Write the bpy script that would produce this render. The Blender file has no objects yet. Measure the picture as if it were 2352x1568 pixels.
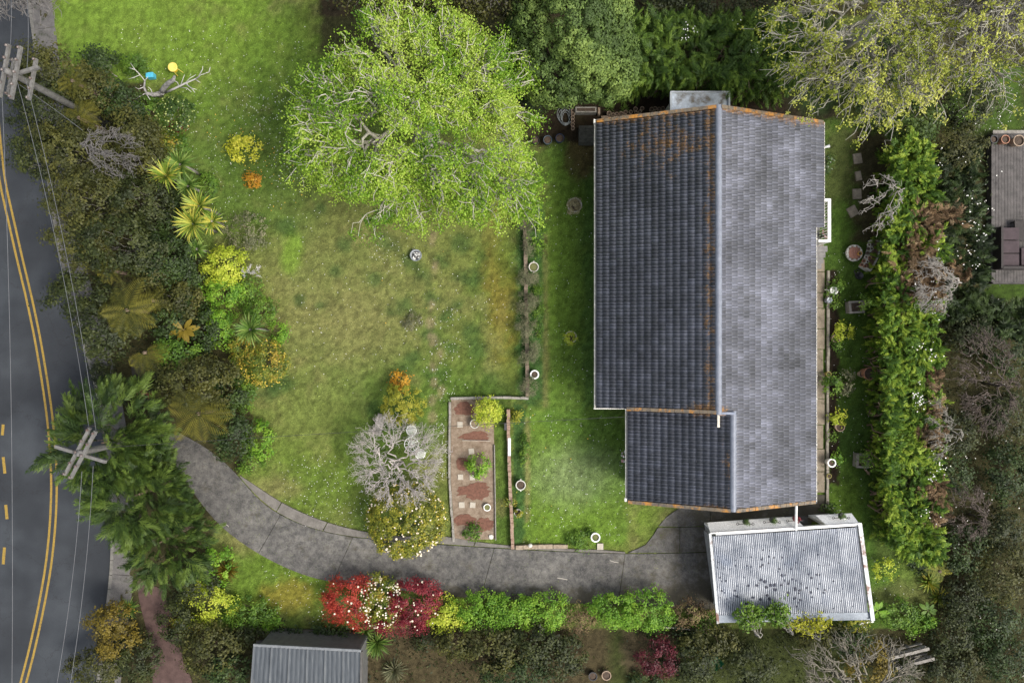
import bpy, math, random
import numpy as np
from mathutils import Matrix, Vector
SC = bpy.context.scene
COL = SC.collection
R = math.radians
PI = math.pi
# ------------------------------------------------------------------ camera, sky, sun, exposure
H = 32.0                      # camera height above the lawn, metres
cd = bpy.data.cameras.new('camera'); cam = bpy.data.objects.new('camera', cd); COL.objects.link(cam)
cam.location = (0, 0, H); cam.rotation_euler = (0, 0, 0)
cd.sensor_width = 36; cd.lens = 24.0; cd.clip_start = 0.5; cd.clip_end = 2000
SC.camera = cam
SUN_EL, SUN_X, SUN_Y = 52.0, 0.90, -0.40          # sun stands to the lower right of the view
w = bpy.data.worlds.new('World'); SC.world = w; w.use_nodes = True
nt = w.node_tree; nt.nodes.clear()
sky = nt.nodes.new('ShaderNodeTexSky'); sky.sky_type = 'NISHITA'; sky.sun_disc = False
sky.sun_elevation = R(SUN_EL); sky.sun_rotation = math.atan2(SUN_X, SUN_Y)
sky.air_density = 1.0; sky.dust_density = 4.0; sky.ozone_density = 1.0
bg = nt.nodes.new('ShaderNodeBackground'); bg.inputs['Strength'].default_value = 0.115
wo = nt.nodes.new('ShaderNodeOutputWorld')
hs = nt.nodes.new('ShaderNodeHueSaturation'); hs.inputs['Saturation'].default_value = 0.45   # thin overcast: a paler sky
nt.links.new(sky.outputs[0], hs.inputs['Color']); nt.links.new(hs.outputs[0], bg.inputs[0]); nt.links.new(bg.outputs[0], wo.inputs[0])
sl = bpy.data.lights.new('sun', 'SUN'); sl.energy = 1.7; sl.angle = R(20); sl.color = (1.0, 0.95, 0.86)
so = bpy.data.objects.new('sun', sl); COL.objects.link(so)
_d = Vector((SUN_X*math.cos(R(SUN_EL)), SUN_Y*math.cos(R(SUN_EL)), math.sin(R(SUN_EL))))
so.rotation_euler = _d.to_track_quat('Z', 'Y').to_euler(); so.location = (30, 15, 40)
SC.view_settings.view_transform = 'Standard'; SC.view_settings.look = 'None'
SC.view_settings.gamma = 1.0; SC.view_settings.use_curve_mapping = False
SC.view_settings.exposure = 0.95

# ------------------------------------------------------------------ helpers
def P(px, py, z=0.0):         # photo position (2352 wide) of a point at height z -> metres
    k = (H-z)/1568.0
    return np.array(((px-1176)*k, -(py-784)*k, z))
def M(px, z=0.0): return px*(H-z)/1568.0
def rng_(seed): return np.random.default_rng(seed)
_seed = [100]
def nseed():
    _seed[0] += 1; return _seed[0]

MATS = {}
def nodes_mat(name):
    m = bpy.data.materials.new(name); m.use_nodes = True
    n = m.node_tree.nodes; n.clear()
    o = n.new('ShaderNodeOutputMaterial'); b = n.new('ShaderNodeBsdfPrincipled')
    m.node_tree.links.new(b.outputs[0], o.inputs[0])
    MATS[name] = m
    return m, n, m.node_tree.links, b, o
def ramp(n, stops):
    r = n.new('ShaderNodeValToRGB'); e = r.color_ramp.elements
    while len(e) > len(stops): e.remove(e[-1])
    while len(e) < len(stops): e.new(0.5)
    for i, (p, c) in enumerate(stops):
        e[i].position = p; e[i].color = (c[0], c[1], c[2], 1)
    return r
def noise(n, l, scale, detail=4, rough=0.6, coord=None, dist=0.0):
    t = n.new('ShaderNodeTexNoise'); t.inputs['Scale'].default_value = scale
    t.inputs['Detail'].default_value = detail; t.inputs['Roughness'].default_value = rough
    t.inputs['Distortion'].default_value = dist
    if coord is None:
        coord = n.new('ShaderNodeNewGeometry').outputs['Position']
    l.new(coord, t.inputs['Vector'])
    return t
def mix(n, l, fac, a, b, mode='MIX'):
    m = n.new('ShaderNodeMixRGB'); m.blend_type = mode
    for s, v in ((0, fac), (1, a), (2, b)):
        if hasattr(v, 'is_output'): l.new(v, m.inputs[s])
        elif s == 0: m.inputs[0].default_value = v
        else: m.inputs[s].default_value = (v[0], v[1], v[2], 1)
    return m.outputs[0]
def mth(n, l, op, a, b=0.0, c=0.0, clamp=False):
    m = n.new('ShaderNodeMath'); m.operation = op; m.use_clamp = clamp
    for i, v in enumerate((a, b, c)):
        if hasattr(v, 'is_output'): l.new(v, m.inputs[i])
        else: m.inputs[i].default_value = v
    return m.outputs[0]
def bump(n, l, b, h, strength=0.3, dist=0.02):
    k = n.new('ShaderNodeBump'); k.inputs['Strength'].default_value = strength; k.inputs['Distance'].default_value = dist
    l.new(h, k.inputs['Height']); l.new(k.outputs[0], b.inputs['Normal'])
def mat(name, c, c2=None, rough=0.7, scale=6.0, metal=0.0, bmp=0.3, fine=None, spec=None, stain=None):
    """plain surface: two tones mottled by noise, fine grain, optional stain (colour, scale, threshold)"""
    if name in MATS: return MATS[name]
    m, n, l, b, o = nodes_mat(name)
    c2 = c2 or tuple(min(1, x*1.45) for x in c)
    t = noise(n, l, scale, 5, 0.65)
    r = ramp(n, [(0.32, c), (0.68, c2)]); l.new(t.outputs[0], r.inputs[0])
    out = r.outputs[0]
    f = noise(n, l, fine or scale*9, 3, 0.7)
    g = ramp(n, [(0.3, (0.6, 0.6, 0.6)), (0.7, (1.35, 1.35, 1.35))]); l.new(f.outputs[0], g.inputs[0])
    out = mix(n, l, 0.6, out, g.outputs[0], 'MULTIPLY')
    if stain:
        sc, ssc, th = stain
        s = noise(n, l, ssc, 6, 0.7); q = ramp(n, [(th, (0, 0, 0)), (th+0.1, (1, 1, 1))]); l.new(s.outputs[0], q.inputs[0])
        out = mix(n, l, q.outputs[0], out, sc)
    l.new(out, b.inputs['Base Color'])
    b.inputs['Roughness'].default_value = rough; b.inputs['Metallic'].default_value = metal
    if spec is not None: b.inputs['Specular IOR Level'].default_value = spec
    if bmp: bump(n, l, b, f.outputs[0], bmp, 0.01)
    return m
def leafmat(name, stops, trans=0.28, rough=0.55):
    """foliage: colour from the per-leaf attribute 'tint' (random per clump and leaf), thin leaves let light through"""
    if name in MATS: return MATS[name]
    m, n, l, b, o = nodes_mat(name)
    a = n.new('ShaderNodeAttribute'); a.attribute_name = 'tint'
    k = len(stops)
    r = ramp(n, [(0.1+0.8*i/(k-1), c) for i, c in enumerate(stops)]); l.new(a.outputs['Fac'], r.inputs[0])
    l.new(r.outputs[0], b.inputs['Base Color']); b.inputs['Roughness'].default_value = rough
    b.inputs['Specular IOR Level'].default_value = 0.35
    tr = n.new('ShaderNodeBsdfTranslucent'); ms = n.new('ShaderNodeMixShader'); ms.inputs[0].default_value = trans
    l.new(r.outputs[0], tr.inputs[0]); l.new(b.outputs[0], ms.inputs[1]); l.new(tr.outputs[0], ms.inputs[2])
    l.new(ms.outputs[0], o.inputs[0])
    return m

def make_mesh(name, V, F, tint=None, col=None, smooth=False):
    """F: list of int arrays shaped (n,k)"""
    me = bpy.data.meshes.new(name)
    V = np.asarray(V, dtype=np.float32)
    F = [np.asarray(f, dtype=np.int32) for f in F if len(f)]
    me.vertices.add(len(V)); me.vertices.foreach_set('co', V.ravel())
    nl = sum(f.size for f in F); npoly = sum(len(f) for f in F)
    me.loops.add(nl); me.loops.foreach_set('vertex_index', np.concatenate([f.ravel() for f in F]))
    me.polygons.add(npoly)
    ks = np.concatenate([np.full(len(f), f.shape[1], dtype=np.int32) for f in F])
    st = np.concatenate(([0], np.cumsum(ks)[:-1])).astype(np.int32)
    me.polygons.foreach_set('loop_start', st)
    if smooth: me.polygons.foreach_set('use_smooth', np.ones(npoly, dtype=bool))
    me.update(calc_edges=True); me.validate()
    if tint is not None:
        at = me.attributes.new('tint', 'FLOAT', 'POINT'); at.data.foreach_set('value', np.asarray(tint, dtype=np.float32))
    if col is not None:
        at = me.attributes.new('ground_colour', 'FLOAT_COLOR', 'POINT')
        c4 = np.ones((len(V), 4), dtype=np.float32); c4[:, :3] = col; at.data.foreach_set('color', c4.ravel())
    return me

def tag(o, label, cat, group=None, kind=None):
    if label: o['label'] = label
    if cat: o['category'] = cat
    if group: o['group'] = group
    if kind: o['kind'] = kind
    return o
def thing(name, label, cat, loc, group=None, rotz=0.0):
    o = bpy.data.objects.new(name, None); COL.objects.link(o); o.location = tuple(loc); o.rotation_euler = (0, 0, rotz)
    o.empty_display_size = 0.2
    return tag(o, label, cat, group)
def link(name, me, m, parent=None, org=None, **kw):
    """org: world vertices are shifted to the parent's origin"""
    o = bpy.data.objects.new(name, me); COL.objects.link(o)
    if m is not None and len(me.materials) == 0: me.materials.append(m)
    if parent is not None: o.parent = parent
    for k, v in kw.items(): o[k] = v
    return o
def copy_thing(o, loc, rotz=0.0, label=None, scale=None):
    c = o.copy(); COL.objects.link(c); c.location = tuple(loc); c.rotation_euler = (0, 0, rotz)
    if label: c['label'] = label
    if scale: c.scale = (scale,)*3
    for ch in list(o.children):
        d = ch.copy(); COL.objects.link(d); d.parent = c
        for g in list(ch.children):
            e = g.copy(); COL.objects.link(e); e.parent = d
    return c

class MB:
    """collects simple shapes for one mesh"""
    def __init__(s): s.v = []; s.f = []; s.n = 0
    def add(s, V, F):
        V = [tuple(map(float, q)) for q in V]
        s.v += V; s.f += [tuple(i+s.n for i in f) for f in F]; s.n += len(V); return s
    def box(s, c, d, rz=0.0, rx=0.0, ry=0.0, taper=1.0):
        mt = Matrix.Rotation(rz, 3, 'Z') @ Matrix.Rotation(ry, 3, 'Y') @ Matrix.Rotation(rx, 3, 'X')
        V = []
        for z in (-.5, .5):
            k = taper if z > 0 else 1.0
            for x, y in ((-.5, -.5), (.5, -.5), (.5, .5), (-.5, .5)):
                q = mt @ Vector((x*d[0]*k, y*d[1]*k, z*d[2])); V.append((q.x+c[0], q.y+c[1], q.z+c[2]))
        return s.add(V, [(3,2,1,0),(4,5,6,7),(0,1,5,4),(1,2,6,5),(2,3,7,6),(3,0,4,7)])
    def prism(s, poly, z0, z1, jig=None):
        n = len(poly); V = [(p[0], p[1], z0) for p in poly] + [(p[0], p[1], z1) for p in poly]
        a = sum(poly[i][0]*poly[(i+1)%n][1]-poly[(i+1)%n][0]*poly[i][1] for i in range(n))
        idx = list(range(n))
        F = [tuple(reversed(idx)), tuple(i+n for i in idx)] + [(i, (i+1)%n, (i+1)%n+n, i+n) for i in range(n)]
        if a < 0: F = [tuple(reversed(f)) for f in F]
        return s.add(V, F)
    def lathe(s, prof, c=(0, 0, 0), k=20, close=False, wob=0.0, sx=1.0, sy=1.0):
        V = []; F = []
        for (r, z) in prof:
            for i in range(k):
                a = 2*PI*i/k; rr = r*(1+wob*math.sin(a*3+z*5))
                V.append((c[0]+rr*math.cos(a)*sx, c[1]+rr*math.sin(a)*sy, c[2]+z))
        m = len(prof)
        for j in range(m-1):
            for i in range(k): F.append((j*k+i, j*k+(i+1)%k, (j+1)*k+(i+1)%k, (j+1)*k+i))
        if close: F.append(tuple((m-1)*k+i for i in range(k)))
        return s.add(V, F)
    def tube(s, pts, rad, k=6, cap=True):
        pts = [Vector(tuple(map(float, p))) for p in pts]
        if not hasattr(rad, '__len__'): rad = [rad]*len(pts)
        V = []; F = []; n = len(pts)
        for i, p in enumerate(pts):
            d = (pts[min(i+1, n-1)]-pts[max(i-1, 0)])
            d = d.normalized() if d.length > 1e-9 else Vector((0, 0, 1))
            u = d.cross(Vector((0.31, 0.17, 0.93) if abs(d.z) < 0.8 else (1, 0.1, 0))).normalized(); w_ = d.cross(u)
            for j in range(k):
                a = 2*PI*j/k; q = p + (u*math.cos(a)+w_*math.sin(a))*rad[i]; V.append(tuple(q))
        for i in range(n-1):
            for j in range(k): F.append((i*k+j, i*k+(j+1)%k, (i+1)*k+(j+1)%k, (i+1)*k+j))
        if cap: F.append(tuple(range(k-1, -1, -1))); F.append(tuple((n-1)*k+j for j in range(k)))
        return s.add(V, F)
    def ring(s, c, r, t, k=20, kt=6, sx=1.0, sy=1.0):
        V = []; F = []
        for i in range(k):
            a = 2*PI*i/k
            for j in range(kt):
                b = 2*PI*j/kt; rr = r+t*math.cos(b)
                V.append((c[0]+rr*math.cos(a)*sx, c[1]+rr*math.sin(a)*sy, c[2]+t*math.sin(b)))
        for i in range(k):
            for j in range(kt): F.append((i*kt+j, ((i+1)%k)*kt+j, ((i+1)%k)*kt+(j+1)%kt, i*kt+(j+1)%kt))
        return s.add(V, F)
    def mesh(s, name, org=(0, 0, 0), smooth=False, tint=None):
        me = bpy.data.meshes.new(name)
        me.from_pydata([(v[0]-org[0], v[1]-org[1], v[2]-org[2]) for v in s.v], [], s.f); me.validate()
        if smooth: me.polygons.foreach_set('use_smooth', [True]*len(me.polygons))
        if tint is not None:
            at = me.attributes.new('tint', 'FLOAT', 'POINT'); at.data.foreach_set('value', [tint]*len(me.vertices))
        return me
    def build(s, name, m, parent=None, org=(0, 0, 0), smooth=False, tint=None, **kw):
        return link(name, s.mesh(name, org, smooth, tint), m, parent, **kw)
def structure(name, mb, m, **kw):
    return mb.build(name, m, None, kind='structure', **kw)

# ---- numpy value noise
def vnoise(x, y, scale, seed, octaves=3):
    g = rng_(seed); out = np.zeros_like(x); amp = 1.0; tot = 0
    for o_ in range(octaves):
        N = 256; G = g.random((N, N)); u = x*scale; v = y*scale
        iu = np.floor(u).astype(int); iv = np.floor(v).astype(int); fu = u-iu; fv = v-iv
        fu = fu*fu*(3-2*fu); fv = fv*fv*(3-2*fv)
        a = G[iu % N, iv % N]; b = G[(iu+1) % N, iv % N]; c = G[iu % N, (iv+1) % N]; d = G[(iu+1) % N, (iv+1) % N]
        out += amp*((a*(1-fu)+b*fu)*(1-fv)+(c*(1-fu)+d*fu)*fv); tot += amp; amp *= 0.55; scale *= 2.1
    return out/tot
def norm(a): return a/np.maximum(np.linalg.norm(a, axis=-1, keepdims=True), 1e-9)

# ---- foliage builders (numpy)
def leafquads(C, N, L, W, g, T=None, fold=0.12):
    n = len(C); N = norm(N)
    if T is None: T = g.normal(size=(n, 3))
    T = norm(T-(T*N).sum(1, keepdims=True)*N); B = np.cross(N, T)
    L = (L*g.uniform(0.7, 1.25, n))[:, None]; W = (W*g.uniform(0.7, 1.25, n))[:, None]
    V = np.stack([C-T*L*0.5, C+B*W*0.5+N*L*fold-T*L*0.05, C+T*L*0.5, C-B*W*0.5+N*L*fold-T*L*0.05], axis=1).reshape(-1, 3)
    F = np.arange(n*4).reshape(n, 4)
    return V, F
def lobes(g, k=7, amp=0.09):
    K = g.normal(size=(k, 3))*2.6; ph = g.uniform(0, 6.28, k)
    return lambda D: np.clip(1+amp*np.cos(D@K.T+ph).sum(1)*0.75, .78, 1.12)
def clump_points(g, ctr, rad, nclump, lob, lo=0.45, low=-0.35):
    D = norm(g.normal(size=(nclump*3, 3))); D = D[D[:, 2] > low][:nclump]
    fr = lo+(1-lo)*g.random(len(D))**0.45
    return ctr+D*rad*(lob(D)*fr)[:, None], D
def leafy(g, ctr, rad, cover=2.6, L=0.11, W=0.065, sig=0.12, dens=9, amp=0.09, lo=0.45, up=0.9, low=-0.35):
    """broad-leaf crown: clumps through the outer volume of a lumpy ellipsoid"""
    rad = np.asarray(rad, float); ctr = np.asarray(ctr, float)
    area = PI*rad[0]*rad[1]*1.15+PI*rad[2]*(rad[0]+rad[1])*0.5
    n = max(60, int(area*cover/(L*W*0.5)*0.55)); nc = max(8, int(area*dens))
    cp, D = clump_points(g, ctr, rad, nc, lobes(g, amp=amp), lo, low)
    nc = len(cp); idx = g.integers(0, nc, n); csz = g.uniform(0.6, 1.4, nc)
    off = g.normal(size=(n, 3))*sig*csz[idx][:, None]; off[:, 2] *= 0.7
    C = cp[idx]+off; C[:, 2] = np.maximum(C[:, 2], 0.03)
    N = norm(D[idx]*0.7+norm(off)*0.5+np.array([0, 0, up])+g.normal(size=(n, 3))*0.45)
    V, F = leafquads(C, N, L, W, g)
    ct = g.uniform(0.2, 0.8, nc)
    t = np.clip(ct[idx]+g.normal(size=n)*0.13, 0, 1)
    return V, F, np.repeat(t, 4)
def feather(g, pts, dirs, L=0.36, pairs=4, wid=0.028, spread=0.42, tint=None, droop=0.15, N0=None):
    """flat conifer sprays: a leading blade and pairs of side blades"""
    n = len(pts); A = norm(dirs); Z = np.array([0, 0, 1.0]); N = norm(Z-(A@Z)[:, None]*A+g.normal(size=(n, 3))*0.6)
    if N0 is not None: N = norm(N0-(N0*A).sum(1, keepdims=True)*A+g.normal(size=(n, 3))*0.18)
    B = norm(np.cross(A, N)); Ls = L*g.uniform(0.65, 1.3, n)
    Vs = []; ts = []
    tt = g.uniform(0.15, 0.85, n) if tint is None else tint
    def blade(c, d, ln):
        bn = norm(np.cross(d, N)); w_ = wid*g.uniform(0.7, 1.3, n)[:, None]
        m = c+d*(ln*0.45)[:, None]+N*0.01; e = c+d*ln[:, None]-N*(ln*droop)[:, None]
        Vs.append(np.stack([c, m+bn*w_, e, m-bn*w_], axis=1)); ts.append(np.clip(tt+g.normal(size=n)*0.08, 0, 1))
    blade(pts, A, Ls)
    for i in range(pairs):
        f = 0.1+0.72*i/pairs
        c = pts+A*(Ls*f)[:, None]; ln = Ls*(0.55-0.28*f)
        for sg in (-1, 1): blade(c, norm(A+B*sg*g.uniform(0.45, 0.85, n)[:, None]), ln)
    V = np.concatenate([v.reshape(-1, 3) for v in Vs]); V[:, 2] = np.maximum(V[:, 2], 0.02)
    F = np.arange(len(V)).reshape(-1, 4)
    return V, F, np.repeat(np.concatenate(ts), 4)
def plumes(g, pts, dirs, L, k=20, tint=None, wid=.017, tilt=.45):
    """conifer branchlets: each a drooping plume of short sprays set alternately along its axis, paler new growth at the tip"""
    n = len(pts); A = norm(dirs); N = norm(np.array([0, 0, 1.0])-(A[:, 2:3])*A+g.normal(size=(n, 3))*tilt); B = norm(np.cross(A, N)); N = np.cross(B, A)
    Lp = L*g.uniform(.6, 1.35, n); t0 = g.uniform(.1, .8, n) if tint is None else tint
    P_ = []; D_ = []; L_ = []; T_ = []; N_ = []
    for i in range(k):
        f = (i+.5)/k; s = 1 if i % 2 else -1; sw = s*(.75-.45*f)
        c = pts+A*(Lp*f*.85)[:, None]-N*(Lp*.22*f*f)[:, None]+g.normal(size=(n, 3))*.012
        P_.append(c); D_.append(norm(A+B*sw-N*(.12+.25*f)+g.normal(size=(n, 3))*.12)); L_.append(Lp*(.46*(1-f)**.8+.13)); T_.append(np.clip(t0+.28*(f-.45)+g.normal(size=n)*.10, 0, 1)); N_.append(N+B*s*.45)
    return feather(g, np.concatenate(P_), np.concatenate(D_), np.concatenate(L_), 1, wid, tint=np.concatenate(T_), droop=.1, N0=np.concatenate(N_))
def kmeans(g, X, k, it=5):
    k = min(k, len(X)); c = X[g.choice(len(X), k, replace=False)]
    for _ in range(it):
        lab = ((X[:, None]-c[None])**2).sum(2).argmin(1)
        for j in range(k):
            if (lab == j).any(): c[j] = X[lab == j].mean(0)
    return lab, c
def bent(g, a, b, n, jit, sag=0.0):
    t = np.linspace(0, 1, n)[:, None]; p = a*(1-t)+b*t
    d = np.linalg.norm(b-a); off = g.normal(size=(n, 3))*jit*d; off[0] = 0; off[-1] = 0
    p = p+off; p[:, 2] += sag*d*(4*t[:, 0]*(1-t[:, 0])); return p
def tubes_np(paths, k=4):
    Vs = []; Fs = []; base = 0
    for pts, rad in paths:
        n = len(pts); d = np.empty_like(pts); d[1:-1] = pts[2:]-pts[:-2]; d[0] = pts[1]-pts[0]; d[-1] = pts[-1]-pts[-2]
        d = norm(d); ref = np.array([0.31, 0.17, 0.93]) if abs(d[0, 2]) < 0.85 else np.array([1, 0.1, 0])
        u = norm(np.cross(d, ref)); v = np.cross(d, u); a = np.arange(k)*2*PI/k
        ring = pts[:, None]+(u[:, None]*np.cos(a)[None, :, None]+v[:, None]*np.sin(a)[None, :, None])*np.asarray(rad)[:, None, None]
        Vs.append(ring.reshape(-1, 3))
        i = np.arange(n-1)[:, None]*k; j = np.arange(k)[None]; j2 = (j+1) % k
        Fs.append((np.stack([i+j, i+j2, i+k+j2, i+k+j], axis=2)+base).reshape(-1, 4)); base += n*k
    return np.concatenate(Vs), np.concatenate(Fs)
def branching(g, base, top, tips, K1=6, K2=5, r0=0.22, jit=0.07, n1=6, n2=5, n3=4, twig=0.012, pull=0.45, sag=0.05, extra=0):
    base = np.asarray(base, float); top = np.asarray(top, float)
    paths = [(bent(g, base, top, 5, 0.03), np.linspace(r0, r0*0.75, 5))]; subs = []
    lab, c = kmeans(g, tips, K1)
    for j in range(len(c)):
        X = tips[lab == j]
        if not len(X): continue
        e1 = top+(c[j]-top)*pull; r1 = r0*0.5
        paths.append((bent(g, top, e1, n1, jit, sag), np.linspace(r1, r1*0.6, n1)))
        lab2, c2 = kmeans(g, X, K2)
        for q in range(len(c2)):
            Y = X[lab2 == q]
            if not len(Y): continue
            e2 = e1+(c2[q]-e1)*0.62; r2 = r1*0.42
            paths.append((bent(g, e1, e2, n2, jit, sag), np.linspace(r1*0.55, r2*0.7, n2))); subs.append(e2)
            for y in Y:
                p = bent(g, e2, y, n3, jit*1.3, sag); paths.append((p, np.linspace(max(r2*0.5, twig*1.6), twig*0.6, n3)))
                for _ in range(extra):
                    i = g.integers(1, n3-1) if n3 > 2 else 0
                    dd = norm((y-e2)[None])[0]+g.normal(size=3)*0.6; ll = np.linalg.norm(y-e2)*g.uniform(0.25, 0.6)
                    paths.append((bent(g, p[i], p[i]+norm(dd[None])[0]*ll, 4, jit*1.6), np.linspace(twig*1.1, twig*0.5, 4)))
    return paths
def tips_in(g, ctr, rad, n, lob=None, lo=0.55, low=-0.25):
    lob = lob or lobes(g)
    p, D = clump_points(g, np.asarray(ctr, float), np.asarray(rad, float), n, lob, lo, low)
    return p
# ================================================================== GROUND
def dpoly(pts, z=0.0): return [tuple(P(x, y, z)[:2]) for x, y in pts]
EDGE = [(40,-200),(62,0),(80,120),(95,300),(115,480),(150,650),(190,790),(222,900),(245,1050),(256,1200),(254,1300),(243,1400),(222,1568),(190,1750)]
def edge_x(py):
    ys = [e[1] for e in EDGE]; xs = [e[0] for e in EDGE]
    return np.interp(py, ys, xs)
# -- the far ground, reaching well past the frame
gm = mat('far_ground_soil', (0.035,0.045,0.016), (0.075,0.075,0.03), 0.95, 0.9, bmp=0.5)
mb = MB(); mb.add([(-400,-400,-0.16),(400,-400,-0.16),(400,400,-0.16),(-400,400,-0.16)], [(0,1,2,3)])
structure('ground', mb, gm)

# -- garden ground: fine grid, colour of grass, moss, dry turf, bare soil and a little painted shade
st = 0.115
xs = np.arange(-24.5, 27.5, st); ys = np.arange(-19, 19, st)
GX, GY = np.meshgrid(xs, ys, indexing='ij'); nx, ny = GX.shape
gpx = GX*1568/H+1176; gpy = -GY*1568/H+784
nA = vnoise(GX, GY, 0.35, 1); nB = vnoise(GX, GY, 1.1, 2); nC = vnoise(GX, GY, 3.6, 3, 2); nD = vnoise(GX, GY, 0.9, 5); nE = vnoise(GX, GY, 7.5, 15, 2)
def c3(*c): return np.array(c)
LITTER = c3(0.045,0.042,0.018); SOIL = c3(0.028,0.020,0.013); OLIVE = c3(0.120,0.148,0.036); DRY = c3(0.185,0.172,0.068)
GREEN = c3(0.068,0.125,0.020); BRIGHT = c3(0.125,0.205,0.026); DEEP = c3(0.030,0.068,0.018); GOLD = c3(0.20,0.145,0.028); DUSKY = c3(0.05,0.08,0.018)
Cc = np.ones(GX.shape+(3,))*OLIVE
def blend(mask, col):
    global Cc
    m_ = np.clip(mask, 0, 1)[..., None]; Cc = Cc*(1-m_)+np.asarray(col)*m_
def sm(x, a, b): t = np.clip((x-a)/(b-a), 0, 1); return t*t*(3-2*t)
def blob(px, py, rx, ry=None, soft=0.5, rag=0.5):
    ry = ry or rx
    d = np.sqrt(((gpx-px)/rx)**2+((gpy-py)/ry)**2)+(nB-0.5)*rag*2+(nC-0.5)*rag
    return 1-sm(d, 1-soft, 1+soft)
def rect(x0, y0, x1, y1, soft=10, rag=14):
    k = (nC-0.5)*rag*2
    return sm(gpx+k, x0-soft, x0+soft)*sm(-gpx+k, -x1-soft, -x1+soft)*sm(gpy+k, y0-soft, y0+soft)*sm(-gpy+k, -y1-soft, -y1+soft)
blend(sm(nA, 0.35, 0.62)*0.55, GREEN); blend(sm(nB, 0.50, 0.72)*0.4, DRY)
blend(blob(330, 60, 260, 200)*0.75, BRIGHT); blend(blob(560, 150, 190, 130)*0.7, BRIGHT*0.9); blend(blob(660, 330, 100, 200)*0.5, GREEN)
blend(blob(500, 330, 120, 160)*0.45, GREEN); blend(blob(640, 470, 90, 90)*0.5, GREEN)
blend(blob(800, 640, 200, 170, 0.7)*0.42, DRY); blend(blob(720, 830, 140, 170)*0.38, DRY); blend(blob(800, 930, 170, 120)*0.4, GREEN*1.2); blend(blob(860, 750, 110, 100)*0.35, DRY)
blend(blob(670, 580, 22, 50)*0.8, BRIGHT*1.1); blend(blob(700, 990, 110, 120)*0.5, OLIVE*1.15); blend(blob(720, 1100, 110, 80)*0.6, BRIGHT*0.75)
blend(blob(640, 1120, 60, 25, rag=.3)*0.6, DRY); blend(blob(840, 1010, 60, 60)*0.5, GREEN)
for (x, y, r) in ((880,560,26),(935,600,24),(975,640,30),(1010,600,22),(1055,640,18),(1050,700,26),(990,690,24),(935,700,28),(900,720,18),(1090,640,20),(1085,760,22),(1105,800,26),(985,770,22),(930,845,22),(950,820,18),(1000,860,26),(1130,870,30),(1150,900,26),(770,620,16),(735,700,15),(795,560,18),(690,690,16),(860,640,18),(1060,560,24),(1120,590,18),(640,880,30),(615,905,30),(730,480,20),(660,520,26),(900,960,28),(855,940,24),(1020,730,20),(1040,800,16)):
    blend(blob(x, y, r*.9, r*0.8, 0.7, 1.0)*0.62, DEEP*1.1)  # dark green turf patches; those by golden bush and conifer paint their shade
blend(blob(1148, 690, 30, 140, 0.8, .7)*0.6, GOLD); blend(blob(1165, 580, 26, 60)*0.5, GREEN); blend(blob(1060, 900, 90, 60)*0.6, GREEN)
for (x, y, r) in ((992,560,9),(998,620,9),(992,702,9),(990,742,10),(992,780,10),(1010,812,9),(994,840,9),(996,880,8),(1012,900,8),(993,920,9),(994,955,9),(1000,610,9),(994,545,10)):
    blend(blob(x, y, r, r*1.4, 0.5, 0.9)*0.5, (0.27,0.21,0.13))
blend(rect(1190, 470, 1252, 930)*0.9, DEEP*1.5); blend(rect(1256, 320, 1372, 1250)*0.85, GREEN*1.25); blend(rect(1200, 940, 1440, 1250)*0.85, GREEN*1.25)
blend(blob(1290, 620, 35, 260)*0.5, BRIGHT); blend(blob(1260, 1110, 60, 130)*0.6, BRIGHT); blend(blob(1360, 1200, 140, 55)*0.65, BRIGHT*0.95)
blend(blob(1310, 1090, 85, 60, 0.8, 0.3)*0.55, (0.20,0.24,0.13)); blend(rect(1340, 320, 1372, 940, 10)*0.55, DEEP*1.3)  # dark strip along the left house wall paints its shadow into the turf
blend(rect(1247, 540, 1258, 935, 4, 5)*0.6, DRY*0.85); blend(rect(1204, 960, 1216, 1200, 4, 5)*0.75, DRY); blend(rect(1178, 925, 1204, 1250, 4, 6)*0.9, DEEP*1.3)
blend(rect(1135, 930, 1172, 1250, 5, 5)*0.7, GREEN); blend(blob(1150, 1165, 12, 18)*0.6, DRY)
blend(blob(1340, 350, 36, 60)*0.8, (0.09,0.055,0.03)); blend(rect(1240, 230, 1372, 330)*0.9, SOIL)
blend(rect(1330, 172, 1930, 300, 22, 18), SOIL*0.9); blend(blob(1880, 215, 60, 40)*0.6, DEEP*0.8)
# right-hand side garden
blend(rect(1880, 280, 2060, 1450, 12), GREEN*0.85); blend(rect(1960, 300, 2060, 560, 16, 20)*0.85, SOIL*1.8); blend(rect(1890, 300, 1960, 470, 14, 20)*0.5, (0.07,0.06,0.03))
blend(rect(1890, 930, 2010, 1300, 8)*0.3, DEEP); blend(blob(1940, 1140, 45, 70)*0.6, BRIGHT*0.8); blend(rect(2012, 620, 2070, 1290, 14)*0.9, SOIL*1.2)
blend(rect(1990, 1200, 2110, 1440, 16)*0.5, GREEN*1.1); blend(blob(2060, 1370, 60, 30)*0.5, (0.12,0.11,0.05)); blend(rect(1900, 618, 1926, 1112, 4, 6), SOIL*0.8)
# bottom-left bank
blend(blob(640, 1330, 130, 90, .4)*0.8, BRIGHT*0.8); blend(blob(660, 1370, 50, 40)*0.6, GOLD*1.1); blend(blob(560, 1240, 60, 30)*0.5, DRY)
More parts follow.
